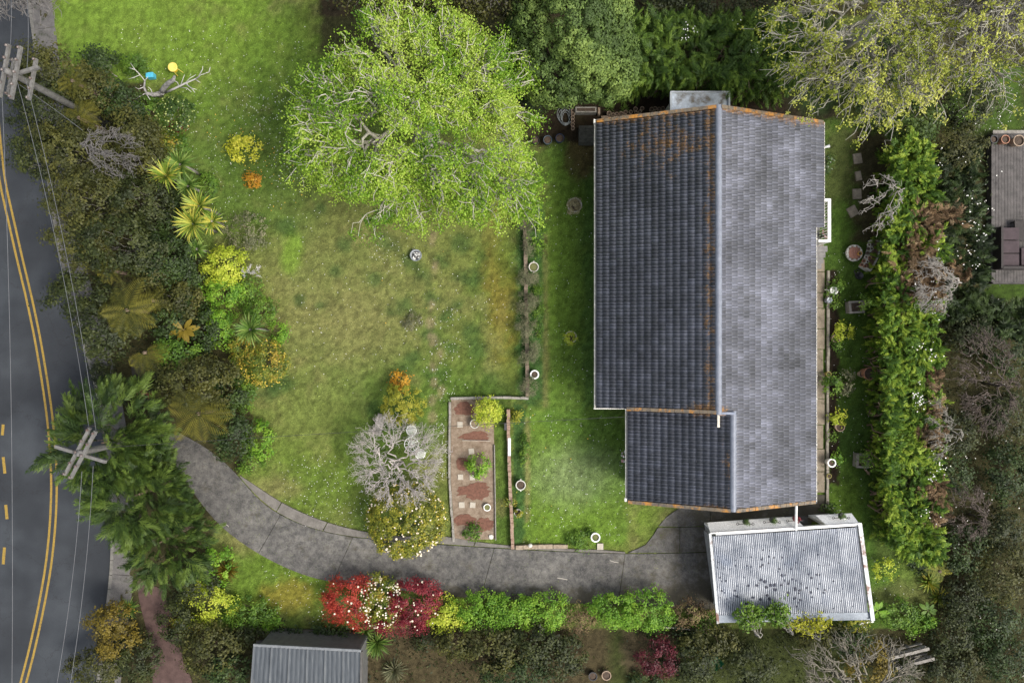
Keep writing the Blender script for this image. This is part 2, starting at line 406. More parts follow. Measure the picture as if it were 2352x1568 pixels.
# beyond the section: dark litter, thin grass
top_lawn = rect(120, -250, 735, 190, 6, 5)
out = 1-np.clip(top_lawn, 0, 1)
insec = np.zeros_like(gpx)
lx = np.interp(gpy, [0, 60, 990, 1445, 1600], [240, 290, 590, 400, 380])
insec = ((gpx > lx) & (gpy > 40) & (gpy < 1440) & (gpx < 2150)).astype(float)
blend((1-insec)*out, LITTER)
blend(rect(735, -250, 1900, 190, 10)*0.8, SOIL*1.2); blend(rect(1180, 60, 1330, 330, 20)*0.9, SOIL)
blend(rect(2180, 150, 2352, 305, 20)*0.9, GREEN*0.7); blend(rect(2255, 640, 2400, 690, 6)*0.9, GREEN*0.6)
blend(rect(820, 1440, 1400, 1700, 20)*0.5, (0.07,0.05,0.03)); blend(rect(1400, 1440, 2000, 1700, 20)*0.4, GREEN*0.5); blend(rect(1430, 1450, 1560, 1540, 14)*0.7, (0.085,0.06,0.04))
Cc *= (0.45+1.1*nE)[..., None]*(0.88+0.24*nC)[..., None]
GZ = 0.03+(nC-0.5)*0.05+(nE-0.5)*0.03
idx = np.arange(nx*ny).reshape(nx, ny)
F = np.stack([idx[:-1, :-1], idx[1:, :-1], idx[1:, 1:], idx[:-1, 1:]], axis=-1).reshape(-1, 4)
keep = (gpx[:-1, :-1] > edge_x(gpy[:-1, :-1])+22).ravel()
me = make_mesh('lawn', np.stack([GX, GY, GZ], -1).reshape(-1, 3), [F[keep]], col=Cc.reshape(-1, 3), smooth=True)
m, n, l, b, o = nodes_mat('turf_and_soil')
a = n.new('ShaderNodeAttribute'); a.attribute_name = 'ground_colour'
f1 = noise(n, l, 22, 5, 0.75); g1 = ramp(n, [(0.32, (0.4,0.44,0.36)), (0.68, (1.55,1.5,1.55))]); l.new(f1.outputs[0], g1.inputs[0])
f2 = noise(n, l, 90, 3, 0.8); g2 = ramp(n, [(0.3, (0.6,0.6,0.6)), (0.7, (1.4,1.4,1.3))]); l.new(f2.outputs[0], g2.inputs[0])
q = mix(n, l, 0.8, a.outputs['Color'], g1.outputs[0], 'MULTIPLY'); q = mix(n, l, 0.7, q, g2.outputs[0], 'MULTIPLY')
l.new(q, b.inputs['Base Color']); b.inputs['Roughness'].default_value = 0.95; b.inputs['Specular IOR Level'].default_value = 0.15
bump(n, l, b, f2.outputs[0], 0.7, 0.03)
link('lawn', me, m, kind='structure')

# -- grass blades (stuff), daisies and fallen petals (stuff)
g = rng_(7)
def lookup(x, y):
    i = np.clip(((x-xs[0])/st).astype(int), 0, nx-1); j = np.clip(((y-ys[0])/st).astype(int), 0, ny-1)
    return Cc[i, j], gpx[i, j], gpy[i, j], GZ[i, j]
nb = 300000
x = g.uniform(-19.5, 21, nb); y = g.uniform(-14.5, 16, nb)
c, px_, py_, z_ = lookup(x, y)
ok = (c[:, 1] > 0.05) & (c[:, 1] > c[:, 0]*0.72) & (px_ > edge_x(py_)+30)
x, y, c, z_ = x[ok], y[ok], c[ok], z_[ok]; nb = len(x)
hgt = g.uniform(0.03, 0.085, nb); a_ = g.uniform(0, 6.28, nb); wd = g.uniform(0.006, 0.014, nb); ln = g.uniform(0.03, 0.10, nb)
dx, dy = np.cos(a_), np.sin(a_)
V = np.stack([np.stack([x-dy*wd, y+dx*wd, z_], -1), np.stack([x+dy*wd, y-dx*wd, z_], -1), np.stack([x+dx*ln, y+dy*ln, z_+hgt], -1)], 1).reshape(-1, 3)
cc = np.repeat(c*g.uniform(0.6, 1.75, nb)[:, None], 3, 0)
me = make_mesh('grass', V, [np.arange(len(V)).reshape(-1, 3)], col=cc)
m, n, l, b, o = nodes_mat('grass_blades'); a = n.new('ShaderNodeAttribute'); a.attribute_name = 'ground_colour'
l.new(a.outputs['Color'], b.inputs['Base Color']); b.inputs['Roughness'].default_value = 0.7; b.inputs['Specular IOR Level'].default_value = 0.2
tag(link('grass', me, m), 'short mown grass blades across the lawns', 'grass', kind='stuff')
def specks(areas, g, smin, smax, z=0.07):
    C = []
    for (x0, y0, x1, y1, k) in areas:
        q = np.stack([g.uniform(x0, x1, k), g.uniform(y0, y1, k)], -1)
        q += g.normal(size=q.shape)*6; C.append(q)
    C = np.concatenate(C); X = (C[:, 0]-1176)*H/1568; Y = -(C[:, 1]-784)*H/1568
    n_ = len(X); s = g.uniform(smin, smax, n_); k = np.arange(6)*PI/3
    V = np.stack([X[:, None]+np.cos(k)*s[:, None], Y[:, None]+np.sin(k)*s[:, None], np.full((n_, 6), z)+g.uniform(-.01, .015, (n_, 1))], -1)
    return V.reshape(-1, 3), np.arange(n_*6).reshape(-1, 6)
V, F = specks([(300,60,700,420,330),(470,180,700,520,260),(560,220,640,300,60),(640,340,700,420,60),(600,480,1180,900,320),(990,690,1050,930,90),(860,540,960,600,40),(650,1050,860,1210,240),(1000,960,1038,1100,110),(1210,940,1450,1245,200),(1262,340,1360,930,110),(1900,560,2010,1160,150),(600,1290,740,1430,90),(280,70,330,140,15),(2180,180,2352,300,160),(1990,1220,2100,1400,30)], g, 0.008, 0.019)
tag(link('daisies', make_mesh('daisies', V, [F]), mat('daisy_white', (0.78,0.78,0.74), (0.85,0.85,0.8), 0.8, bmp=0)), 'tiny white daisies and petals scattered over the grass', 'daisies', kind='stuff')
V, F = specks([(600,300,700,500,14),(560,330,640,430,30),(850,560,1100,900,8),(1195,950,1400,1240,10),(470,270,560,330,20)], g, 0.012, 0.028)
tag(link('fallen_leaves', make_mesh('fallen_leaves', V, [F]), mat('yellow_leaf', (0.6,0.42,0.06), (0.7,0.35,0.05), 0.8, bmp=0)), 'small yellow fallen leaves lying on the grass', 'fallen leaves', kind='stuff')

# ================================================================== ROAD
def wpts(pts, dx=0.0): return [P(x+dx, y)[:2] for x, y in pts]
def resamp(pts, n):
    pts = np.asarray(pts, float); d = np.concatenate(([0], np.cumsum(np.linalg.norm(np.diff(pts, axis=0), axis=1))))
    t = np.linspace(0, d[-1], n); q = np.stack([np.interp(t, d, pts[:, k]) for k in range(pts.shape[1])], -1)
    for _ in range(3): q[1:-1] = (q[:-2]+2*q[1:-1]+q[2:])/4
    return q
def ribbon(mb, ctr, half, z0, z1=None):
    """flat strip (or box strip when z1 is given) along a centre line"""
    c = np.asarray(ctr); d = norm(np.gradient(c, axis=0)); nrm = np.stack([-d[:, 1], d[:, 0]], -1)
    A = c+nrm*half; B = c-nrm*half; n_ = len(c)
    if z1 is None:
        V = [(p[0], p[1], z0) for p in A]+[(p[0], p[1], z0) for p in B]
        return mb.add(V, [(i, i+n_, i+n_+1, i+1) for i in range(n_-1)])
    V = [(p[0], p[1], z) for z in (z0, z1) for p in A]+[(p[0], p[1], z) for z in (z0, z1) for p in B]
    F = []
    for i in range(n_-1):
        a0, a1, b0, b1 = i, n_+i, 2*n_+i, 3*n_+i
        F += [(a1, b1, b1+1, a1+1), (a0, a1, a1+1, a0+1), (b1, b0, b0+1, b1+1)]
    F += [(0, 2*n_, 3*n_, n_), (n_-1, 2*n_-1, 4*n_-1, 3*n_-1)]
    return mb.add(V, F)
ED = resamp(wpts(EDGE), 60)
m, n, l, b, o = nodes_mat('asphalt_road')
tc = n.new('ShaderNodeNewGeometry'); t1 = noise(n, l, 0.5, 4, .6, tc.outputs['Position']); t2 = noise(n, l, 55, 3, .8)
r1 = ramp(n, [(0.3, (0.020,0.024,0.030)), (0.7, (0.036,0.041,0.048))]); l.new(t1.outputs[0], r1.inputs[0])
r2 = ramp(n, [(0.3, (0.6,0.6,0.6)), (0.75, (1.5,1.5,1.5))]); l.new(t2.outputs[0], r2.inputs[0])
cr_ = n.new('ShaderNodeTexVoronoi'); cr_.feature = 'DISTANCE_TO_EDGE'; cr_.inputs['Scale'].default_value = 0.32
wv_ = noise(n, l, 1.6, 5, .7); va = n.new('ShaderNodeVectorMath'); va.operation = 'ADD'; vs_ = n.new('ShaderNodeVectorMath'); vs_.operation = 'SCALE'; vs_.inputs['Scale'].default_value = 1.2
l.new(wv_.outputs['Color'], vs_.inputs[0]); l.new(tc.outputs['Position'], va.inputs[0]); l.new(vs_.outputs[0], va.inputs[1]); l.new(va.outputs[0], cr_.inputs['Vector'])
ck = mth(n, l, 'LESS_THAN', cr_.outputs['Distance'], 0.004); st_ = noise(n, l, 0.25, 3, .5); sr_ = ramp(n, [(.42, (.75,.75,.75)), (.6, (1.25,1.25,1.22))]); l.new(st_.outputs[0], sr_.inputs[0])
qq = mix(n, l, 0.7, r1.outputs[0], r2.outputs[0], 'MULTIPLY'); qq = mix(n, l, .8, qq, sr_.outputs[0], 'MULTIPLY'); l.new(mix(n, l, mth(n, l, 'MULTIPLY', ck, .6), qq, (.012,.012,.013)), b.inputs['Base Color']); b.inputs['Roughness'].default_value = 0.85; bump(n, l, b, t2.outputs[0], 0.4, 0.01)
mb = MB(); V = [(-70, p[1], -0.12) for p in ED]+[(p[0]+0.02, p[1], -0.12) for p in ED]; k = len(ED)
mb.add(V, [(i, i+1, i+k+1, i+k) for i in range(k-1)])
road = structure('road', mb, m)
yl = mat('yellow_road_paint', (0.24,0.155,0.025), (0.34,0.22,0.035), 0.8, 12, bmp=0.1, stain=((0.05,0.045,0.04), 22, 0.55))
LINE = [(-22,200),(0,415),(20,500),(40,590),(62,680),(82,775),(98,870),(111,960),(118,1040),(121,1110),(118,1200),(108,1300),(90,1400),(68,1500),(50,1568),(10,1720)]
LN = resamp(wpts(LINE), 70)
for s_ in (-0.13, 0.13):
    c = LN.copy(); d = norm(np.gradient(c, axis=0)); c += np.stack([-d[:, 1], d[:, 0]], -1)*s_
    mb = MB(); ribbon(mb, c, 0.052, -0.116); mb.build('centre_line', yl, road)
for (a, b_) in (((3,975),(1,1000)),((3,1050),(7,1088)),((9,1160),(12,1193)),((6,1258),(3,1297))):
    mb = MB(); ribbon(mb, resamp(wpts([a, b_]), 4), 0.07, -0.116); mb.build('lane_dash', yl, road)
mb = MB(); c = P(140, 1092, -0.12); mb.lathe([(0.36, -0.08), (0.36, 0.006), (0.31, 0.008), (0.0, 0.008)], (c[0], c[1], -0.12), 24)
tag(mb.build('manhole_cover', mat('cast_iron', (0.03,0.035,0.045), rough=0.6)), 'round iron manhole cover set in the dark road', 'manhole cover')
# kerb stones and the footpath beside them
kerbm = mat('kerb_concrete', (0.12,0.115,0.10), (0.2,0.19,0.17), 0.9, 5)
kb = bpy.data.objects.new('kerb', None); COL.objects.link(kb); kb['kind'] = 'structure'
for i in range(0, len(ED)-1):
    mb = MB(); seg = ED[i:i+2].copy(); d = (seg[1]-seg[0]); d /= np.linalg.norm(d); seg[0] += d*0.012; seg[1] -= d*0.012
    seg = seg+np.array([0.08, 0]); ribbon(mb, seg, 0.075, -0.14, 0.02+0.004*(i % 3)); mb.build('kerb_stone', kerbm, kb)
fp = mat('footpath_concrete', (0.085,0.08,0.078), (0.15,0.14,0.13), 0.9, 3, stain=((0.045,0.05,0.03), 2.2, 0.56))
fpo = bpy.data.objects.new('footpath', None); COL.objects.link(fpo); fpo['kind'] = 'structure'
for i in range(0, len(ED)-2, 2):
    mb = MB(); seg = ED[i:i+3].copy(); d = norm(np.gradient(seg, axis=0)); seg[0] += d[0]*0.01; seg[-1] -= d[-1]*0.01
    ribbon(mb, seg+np.array([0.66, 0]), 0.49, -0.14, 0.035+0.005*((i//2) % 3)); mb.build('footpath_slab', fp, fpo)
mb = MB(); mb.prism(dpoly([(312,1312),(330,1335),(372,1350),(400,1420),(420,1500),(455,1600),(470,1700),(375,1700),(352,1560),(345,1470),(322,1380)]), -0.1, 0.075)
structure('gravel_path', mb, mat('maroon_gravel', (0.05,0.028,0.024), (0.1,0.06,0.052), 0.95, 3, bmp=0.8, fine=60))

# ================================================================== DRIVEWAY
m, n, l, b, o = nodes_mat('driveway_concrete')
t1 = noise(n, l, 0.7, 6, .7); t2 = noise(n, l, 60, 3, .8); t3 = noise(n, l, 3.5, 6, .8); t4 = noise(n, l, 1.4, 5, .7)
r1 = ramp(n, [(0.3, (0.055,0.053,0.052)), (0.52, (0.100,0.096,0.090)), (0.72, (0.165,0.158,0.146))]); l.new(t1.outputs[0], r1.inputs[0])
r3 = ramp(n, [(0.38, (0.42,0.42,0.43)), (0.62, (1.5,1.47,1.42))]); l.new(t3.outputs[0], r3.inputs[0])
r2 = ramp(n, [(0.3, (0.7,0.7,0.7)), (0.75, (1.35,1.35,1.35))]); l.new(t2.outputs[0], r2.inputs[0])
q = mix(n, l, 0.85, r1.outputs[0], r3.outputs[0], 'MULTIPLY'); q = mix(n, l, 0.7, q, r2.outputs[0], 'MULTIPLY')
scp = n.new('ShaderNodeTexNoise'); scp.inputs['Scale'].default_value = 2.2; scp.inputs['Detail'].default_value = 8; scp.inputs['Distortion'].default_value = 2.5; gp = n.new('ShaderNodeNewGeometry'); l.new(gp.outputs['Position'], scp.inputs['Vector'])
rs = ramp(n, [(.475, (0,0,0)), (.5, (1,1,1)), (.525, (0,0,0))]); l.new(scp.outputs[0], rs.inputs[0]); q = mix(n, l, mth(n, l, 'MULTIPLY', rs.outputs[0], .35), q, (.20,.195,.18))
geo = n.new('ShaderNodeNewGeometry'); sp = n.new('ShaderNodeSeparateXYZ'); l.new(geo.outputs['Position'], sp.inputs[0])
# mossy dirt: gathers towards the lower edge by the hedge and beside the garage
e1 = mth(n, l, 'MULTIPLY_ADD', sp.outputs['Y'], -0.9, -10.1, clamp=True)
e2 = mth(n, l, 'MULTIPLY_ADD', sp.outputs['X'], 0.10, -0.42, clamp=True)
s4 = mth(n, l, 'ADD', t4.outputs[0], mth(n, l, 'MULTIPLY', e1, 0.34)); s4 = mth(n, l, 'ADD', s4, mth(n, l, 'MULTIPLY', e2, 0.28))
r4 = ramp(n, [(0.56, (0,0,0)), (0.72, (1,1,1))]); l.new(s4, r4.inputs[0])
q = mix(n, l, mth(n, l, 'MULTIPLY', r4.outputs[0], 0.85), q, (0.042,0.036,0.022)); l.new(q, b.inputs['Base Color'])
b.inputs['Roughness'].default_value = 0.85; bump(n, l, b, t2.outputs[0], 0.4, 0.01)
DRV = m
UP = [(352,955),(395,985),(470,1022),(520,1062),(547,1088),(588,1142),(620,1168),(655,1188),(721,1215),(801,1232),(900,1241),(988,1248),(1082,1254),(1176,1260),(1300,1266),(1439,1271),(1540,1269),(1633,1267),(1760,1262)]
LO = [(330,985),(385,1035),(417,1088),(463,1155),(500,1202),(540,1234),(588,1267),(655,1302),(715,1325),(761,1335),(888,1348),(1018,1367),(1090,1371),(1176,1376),(1293,1382),(1376,1386),(1500,1392),(1640,1398),(1760,1400)]
UPr = resamp(UP, 61); LOr = resamp(LO, 61)
drive = MB(); U = [tuple(P(*p)[:2]) for p in UPr]; Lw = [tuple(P(*p)[:2]) for p in LOr]
drive.prism(U+Lw[::-1], -0.1, 0.035); drv = structure('driveway', drive, mat('joint_dirt', (0.03,0.027,0.018), (0.05,0.045,0.03), 0.95))
cuts = [0, 5, 9, 14, 20, 26, 32, 38, 43, 48, 53, 57, 60]
# find the indices nearest to the joints the photograph shows
def nearest(xv): return int(np.argmin(abs(UPr[:, 0]-xv)))
cuts = [0]+sorted({nearest(v) for v in (655, 801, 1125, 1439, 1633)})+[60]
for a, b_ in zip(cuts[:-1], cuts[1:]):
    u = [np.array(q) for q in U[a:b_+1]]; v = [np.array(q) for q in Lw[a:b_+1]]
    def inset(s):
        s = [p.copy() for p in s]; d = s[1]-s[0]; s[0] += d/np.linalg.norm(d)*0.012; d = s[-2]-s[-1]; s[-1] += d/np.linalg.norm(d)*0.012; return s
    u, v = inset(u), inset(v)
    mb = MB(); mb.prism([tuple(p) for p in u]+[tuple(p) for p in v[::-1]], 0.0, 0.075+0.003*(a % 4)); mb.build('driveway_slab', DRV, drv)
# kerb strip along the upper edge
KU = [(552,1090),(588,1113),(628,1142),(660,1160),(698,1178),(755,1200),(800,1212),(848,1222),(930,1232),(1018,1226),(1060,1238),(1110,1245),(1176,1252),(1290,1259),(1380,1260),(1436,1266)]
KL = [(553,1094),(588,1136),(622,1166),(656,1185),(700,1206),(757,1222),(801,1229),(850,1235),(930,1241),(1018,1247),(1062,1250),(1110,1254),(1176,1257),(1290,1264),(1380,1267),(1436,1269)]
KUr = resamp(KU, 41); KLr = resamp(KL, 41)
for a in range(0, 40, 5):
    u = KUr[a:a+6].copy(); v = KLr[a:a+6].copy()
    for s in (u, v): s[0] += (s[1]-s[0])*0.05; s[-1] += (s[-2]-s[-1])*0.05
    mb = MB(); mb.prism([tuple(P(*p)[:2]) for p in u]+[tuple(P(*p)[:2]) for p in v[::-1]], 0.0, 0.095+0.004*(a % 3)); mb.build('edge_slab', mat('old_kerb_concrete', (0.11,0.10,0.088), (0.19,0.175,0.155), 0.9, 3), drv)
# parking apron towards the house
for poly, z in (([(1442,1268),(1482,1250),(1500,1228),(1511,1210),(1560,1210),(1560,1267)],.078), ([(1561.2,1210),(1631,1207),(1631,1265),(1561.2,1267)],.083),
                ([(1512,1207),(1530,1186),(1556,1168),(1600,1150),(1631,1148),(1631,1205.5),(1560,1208.5)],.075), ([(1632.2,1148),(1762,1140),(1762,1200),(1632.2,1205)],.081), ([(1763.2,1140),(1893,1135),(1893,1196),(1763.2,1200)],.076), ([(1632.2,1206.5),(1760,1202),(1760,1260),(1632.2,1265)],.08)):
    mb = MB(); mb.prism(dpoly(poly), 0.0, z); mb.build('driveway_slab', DRV, drv)
g = rng_(31)
scr = mat('scuff_marks', (0.34,0.31,0.27), rough=0.9, bmp=0)
mb = MB()
for (x0, y0, x1, y1) in ((1280,1325,1303,1329),(1400,1285,1420,1290),(520,1202,527,1208)):
    p = P(x0, y0); q = P(x1, y1); ribbon(mb, [p[:2], (p[:2]+q[:2])/2+g.normal(size=2)*.02, q[:2]], 0.014, 0.0875)
mb.build('scuff_mark', scr, drv)
# ================================================================== HOUSE
HZ = 0.0
XL, XR, XX = 3.63, 12.99, 13.40          # eaves: left, right, and the wider part of the right slope
ZE, ZR, XRg = 2.70, 4.50, 8.31           # eaves height, ridge height, ridge x
SL = (ZR-ZE)/(XRg-XL)
YT, YM, YB, YJ = 9.46, -2.84, -6.88, 4.93
XBl, XBr = 4.97, 8.98; ZB = ZR-(XBr-XRg)*SL
HO = (8.3, 1.3, 0.0)
house = thing('house', 'long single-storey house with a dark grey tiled gable roof beside the terrace lawn', 'house', HO)
# tile material: weathered grey-blue concrete, orange lichen near the verge and the ridge
m, n, l, b, o = nodes_mat('roof_tile_concrete')
a = n.new('ShaderNodeAttribute'); a.attribute_name = 'tint'
geo = n.new('ShaderNodeNewGeometry'); sp = n.new('ShaderNodeSeparateXYZ'); l.new(geo.outputs['Position'], sp.inputs[0])
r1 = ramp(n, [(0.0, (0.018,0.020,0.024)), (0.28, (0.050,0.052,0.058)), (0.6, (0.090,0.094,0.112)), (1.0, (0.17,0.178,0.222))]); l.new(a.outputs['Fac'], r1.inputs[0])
t1 = noise(n, l, 0.45, 4, .6); r2 = ramp(n, [(0.35, (0.72,0.72,0.72)), (0.65, (1.35,1.35,1.35))]); l.new(t1.outputs[0], r2.inputs[0])
t2 = noise(n, l, 28, 4, .8); r3 = ramp(n, [(0.3, (0.7,0.7,0.7)), (0.72, (1.4,1.4,1.4))]); l.new(t2.outputs[0], r3.inputs[0])
q = mix(n, l, 0.8, r1.outputs[0], r2.outputs[0], 'MULTIPLY'); q = mix(n, l, 0.7, q, r3.outputs[0], 'MULTIPLY')
def near(sock, c0, wdt):                 # 1 at c0, falling to 0 at distance wdt
    d = mth(n, l, 'ABSOLUTE', mth(n, l, 'SUBTRACT', sock, c0)); return mth(n, l, 'SUBTRACT', 1.0, mth(n, l, 'DIVIDE', d, wdt), clamp=True)
X_, Y_ = sp.outputs['X'], sp.outputs['Y']
lt = noise(n, l, 2.6, 6, .75); lt2 = noise(n, l, 17, 3, .7)
wgt = mth(n, l, 'MULTIPLY', near(Y_, 9.5, 0.6), 0.30)
wgt = mth(n, l, 'MAXIMUM', wgt, mth(n, l, 'MULTIPLY', mth(n, l, 'MULTIPLY', near(X_, 8.0, 0.55), mth(n, l, 'MULTIPLY', mth(n, l, 'LESS_THAN', X_, 8.4), mth(n, l, 'GREATER_THAN', Y_, -2.8))), 0.20))
wgt = mth(n, l, 'MAXIMUM', wgt, mth(n, l, 'MULTIPLY', mth(n, l, 'MULTIPLY', near(Y_, 8.2, 2.6), near(X_, 6.3, 3.4)), 0.225))
wgt = mth(n, l, 'MAXIMUM', wgt, mth(n, l, 'MULTIPLY', mth(n, l, 'MULTIPLY', near(Y_, -2.8, 0.55), near(X_, 7.9, 1.6)), 0.36))
wgt = mth(n, l, 'MAXIMUM', wgt, mth(n, l, 'MULTIPLY', mth(n, l, 'MULTIPLY', near(Y_, -6.9, 0.4), near(X_, 8.2, 2.2)), 0.36))
wgt = mth(n, l, 'MAXIMUM', wgt, mth(n, l, 'MULTIPLY', mth(n, l, 'MULTIPLY', near(Y_, -5.0, 2.2), near(X_, 8.8, 0.5)), 0.22))
sc_ = mth(n, l, 'ADD', mth(n, l, 'ADD', mth(n, l, 'MULTIPLY', lt.outputs[0], 0.65), mth(n, l, 'MULTIPLY', lt2.outputs[0], 0.35)), wgt)
rl = ramp(n, [(0.655, (0,0,0)), (0.74, (1,1,1))]); l.new(sc_, rl.inputs[0])
lc = ramp(n, [(0.35, (0.12,0.07,0.035)), (0.55, (0.30,0.14,0.03)), (0.7, (0.42,0.30,0.14))]); l.new(lt2.outputs[0], lc.inputs[0])
q = mix(n, l, mth(n, l, 'MULTIPLY', rl.outputs[0], 0.8), q, lc.outputs[0])
l.new(q, b.inputs['Base Color']); b.inputs['Roughness'].default_value = 0.47; b.inputs['Specular IOR Level'].default_value = 0.6
bump(n, l, b, t2.outputs[0], 0.25, 0.006)
TILE = m
# one tile: two pans with a rolled rib between and at its edge, a thick lower nose
PR = [(0.0,0.026),(0.020,0.042),(0.040,0.010),(0.123,0.004),(0.140,0.036),(0.162,0.036),(0.179,0.004),(0.262,0.010),(0.280,0.026),(0.296,0.026)]
def tile_geo(exp):
    LN_ = exp+0.03; V = []
    for (u, h0, dz) in ((-0.02, 0.0, 0.0), (LN_-0.02, 0.056, 0.0), (LN_-0.02, 0.0, -0.02)):
        for (v, hh) in PR: V.append((u, v-0.148, hh+h0+dz))
    k = len(PR); F = [(i, i+k, i+k+1, i+1) for i in range(k-1)]+[(i+k, i+2*k, i+2*k+1, i+k+1) for i in range(k-1)]
    return np.array(V), np.array(F)
tiles = []      # (origin, down direction sign, exposure, tint)
g = rng_(11)
def slope(xr, zr, sgn, ncourse, exph, y1, y0, skip=None):
    L_ = exph*math.sqrt(1+SL*SL); ntile = int(round((y1-y0)/0.30)); ws = (y1-y0)/ntile
    for c_ in range(ncourse):
        for t_ in range(ntile):
            y = y1-(t_+0.5)*ws; x0 = xr+sgn*exph*c_; z0 = zr-exph*c_*SL
            if skip and skip(x0, y): continue
            tiles.append((x0, y+(0.0 if sgn < 0 else ((c_ % 2)-0.5)*0.07), z0, sgn, L_, ws/0.30))
slope(XRg, ZR, -1, 17, (XRg-XL)/17, YT, YM)
slope(XRg, ZR, 1, 17, (XR-XRg)/17, YT, YB, skip=lambda x, y: (y < YM and x < XBr-0.02))
slope(XR, ZE, 1, 1, XX-XR, YT, YJ)
slope(XBr, ZB, -1, 15, (XBr-XBl)/15, YM-0.02, YB)
th = math.atan(SL)
def tile_mat(x, y, z, sgn, rz=0.0):
    # local x runs down the slope, local y along the eaves, local z out of the roof
    ex = Vector((sgn*math.cos(th), 0, -math.sin(th))); ez = Vector((sgn*math.sin(th), 0, math.cos(th))); ey = ez.cross(ex)
    m_ = Matrix((ex, ey, ez)).transposed().to_4x4(); m_.translation = Vector((x, y, z+0.03)); return m_
# the 300 that show largest (highest, nearest the ridge of the left slopes) are single parts, the rest one part
order = sorted(range(len(tiles)), key=lambda i: (tiles[i][3] > 0, -tiles[i][2]))
single = set(order[:300])
tv, tf = tile_geo(tiles[0][4]); _k = len(PR); crest = np.array([.0,.45,-.1,0,.38,.30,0,-.1,-.25,-.45]); TILE_SHADE = np.concatenate([crest, crest-.05, np.full(_k, -1.0)])  # tint offsets paint shadow lines at nose and edges, highlights on the ribs
variants = [make_mesh('tile', tv, [tf], tint=np.clip(t_+TILE_SHADE*.6, -.3, 1.25)) for t_ in np.linspace(0.1, 0.9, 9)]
for v_ in variants: v_.materials.append(TILE)
VV = []; FF = []; TT = []; base = 0
for i, (x, y, z, sgn, L_, wsc) in enumerate(tiles):
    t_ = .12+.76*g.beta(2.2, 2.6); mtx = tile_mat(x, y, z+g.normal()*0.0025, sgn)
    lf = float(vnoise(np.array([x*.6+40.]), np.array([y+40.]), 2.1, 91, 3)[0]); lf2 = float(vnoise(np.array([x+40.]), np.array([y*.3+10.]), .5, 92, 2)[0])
    t_ = .30+.45*t_ if sgn < 0 else float(np.clip(.64+(lf-.5)*.50+(lf2-.5)*.35+(t_-.5)*.42, .1, 1.0))  # right slope tinted paler, painting in its brighter lit side
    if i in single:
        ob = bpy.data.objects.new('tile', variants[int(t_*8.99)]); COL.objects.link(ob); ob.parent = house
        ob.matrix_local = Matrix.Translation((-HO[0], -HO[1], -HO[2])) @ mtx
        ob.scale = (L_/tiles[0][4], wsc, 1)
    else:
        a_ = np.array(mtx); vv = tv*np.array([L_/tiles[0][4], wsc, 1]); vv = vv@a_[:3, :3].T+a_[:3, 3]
        VV.append(vv); FF.append(tf+base); TT.append(np.clip(t_+TILE_SHADE*.6, -.3, 1.25)); base += len(tv)
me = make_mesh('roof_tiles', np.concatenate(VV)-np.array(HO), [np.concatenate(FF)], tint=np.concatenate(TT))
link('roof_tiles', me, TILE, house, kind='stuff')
# roof decks under the tiles, gable walls, long walls
dark = mat('roof_underlay', (0.02,0.02,0.022), rough=0.9)
def hadd(name, mb, m_, parent=house, **kw): return mb.build(name, m_, parent, HO if parent is house else HO, **kw)
mb = MB()
def gable(mb, xl, xr_, xrg, ze, zr, y0, y1):
    V = [(xl, y0, ze), (xr_, y0, ze if xr_ < 13.2 else ze-0.16), (xrg, y0, zr), (xl, y1, ze), (xr_, y1, ze if xr_ < 13.2 else ze-0.16), (xrg, y1, zr)]
    return mb.add(V, [(0,1,2), (5,4,3), (0,2,5,3), (2,1,4,5), (1,0,3,4)])
gable(mb, XL+.03, XR-.03, XRg, ZE, ZR, YM+.02, YT-.03); gable(mb, XBl+.03, XR-.03, XBr, ZE, ZB, YB+.03, YM+.02)
mb.add([(XR-.03, YJ+.02, ZE),(XX-.03, YJ+.02, ZE-.16),(XX-.03, YT-.03, ZE-.16),(XR-.03, YT-.03, ZE)], [(0,1,2,3)])
hadd('roof', mb, dark)
wallm = mat('cream_weatherboard', (0.62,0.60,0.54), (0.7,0.68,0.62), 0.6, 3)
def boards(mb, p, q, z0, z1, nrm_):
    # overlapping horizontal weatherboards
    p = np.array(p, float); q = np.array(q, float); nb_ = int((z1-z0)/0.16); nrm_ = np.array(nrm_, float)
    for i in range(nb_):
        za = z0+(z1-z0)*i/nb_; zb = z0+(z1-z0)*(i+1)/nb_
        a = p+nrm_*0.03; c = q+nrm_*0.03
        mb.add([(a[0],a[1],za),(c[0],c[1],za),(q[0],q[1],zb),(p[0],p[1],zb)], [(0,1,2,3)])
        mb.add([(p[0],p[1],za),(q[0],q[1],za),(c[0],c[1],za),(a[0],a[1],za)], [(0,1,2,3)])
xl, xr2 = XL+0.5, XR-0.45
for name_, p, q, nn in (('left_wall',(xl,YT-.3),(xl,YM+.3),(-1,0)), ('wall',(xl,YM+.3),(XBl+.5,YM+.3),(0,-1)), ('wall',(XBl+.5,YM+.3),(XBl+.5,YB+.3),(-1,0)), ('wall',(XBl+.5,YB+.3),(xr2,YB+.3),(0,-1)), ('wall',(xr2,YB+.3),(xr2,YT-.3),(1,0)), ('wall',(xr2,YT-.3),(xl,YT-.3),(0,1))):
    mb = MB(); boards(mb, p, q, 0.05, 2.72, nn); hadd('wall', mb, wallm)
glass = mat('window_glass', (0.02,0.03,0.035), (0.03,0.04,0.045), 0.08, 2, bmp=0)
white = mat('white_paint', (0.72,0.72,0.70), (0.8,0.8,0.78), 0.45, 4, bmp=0.1)
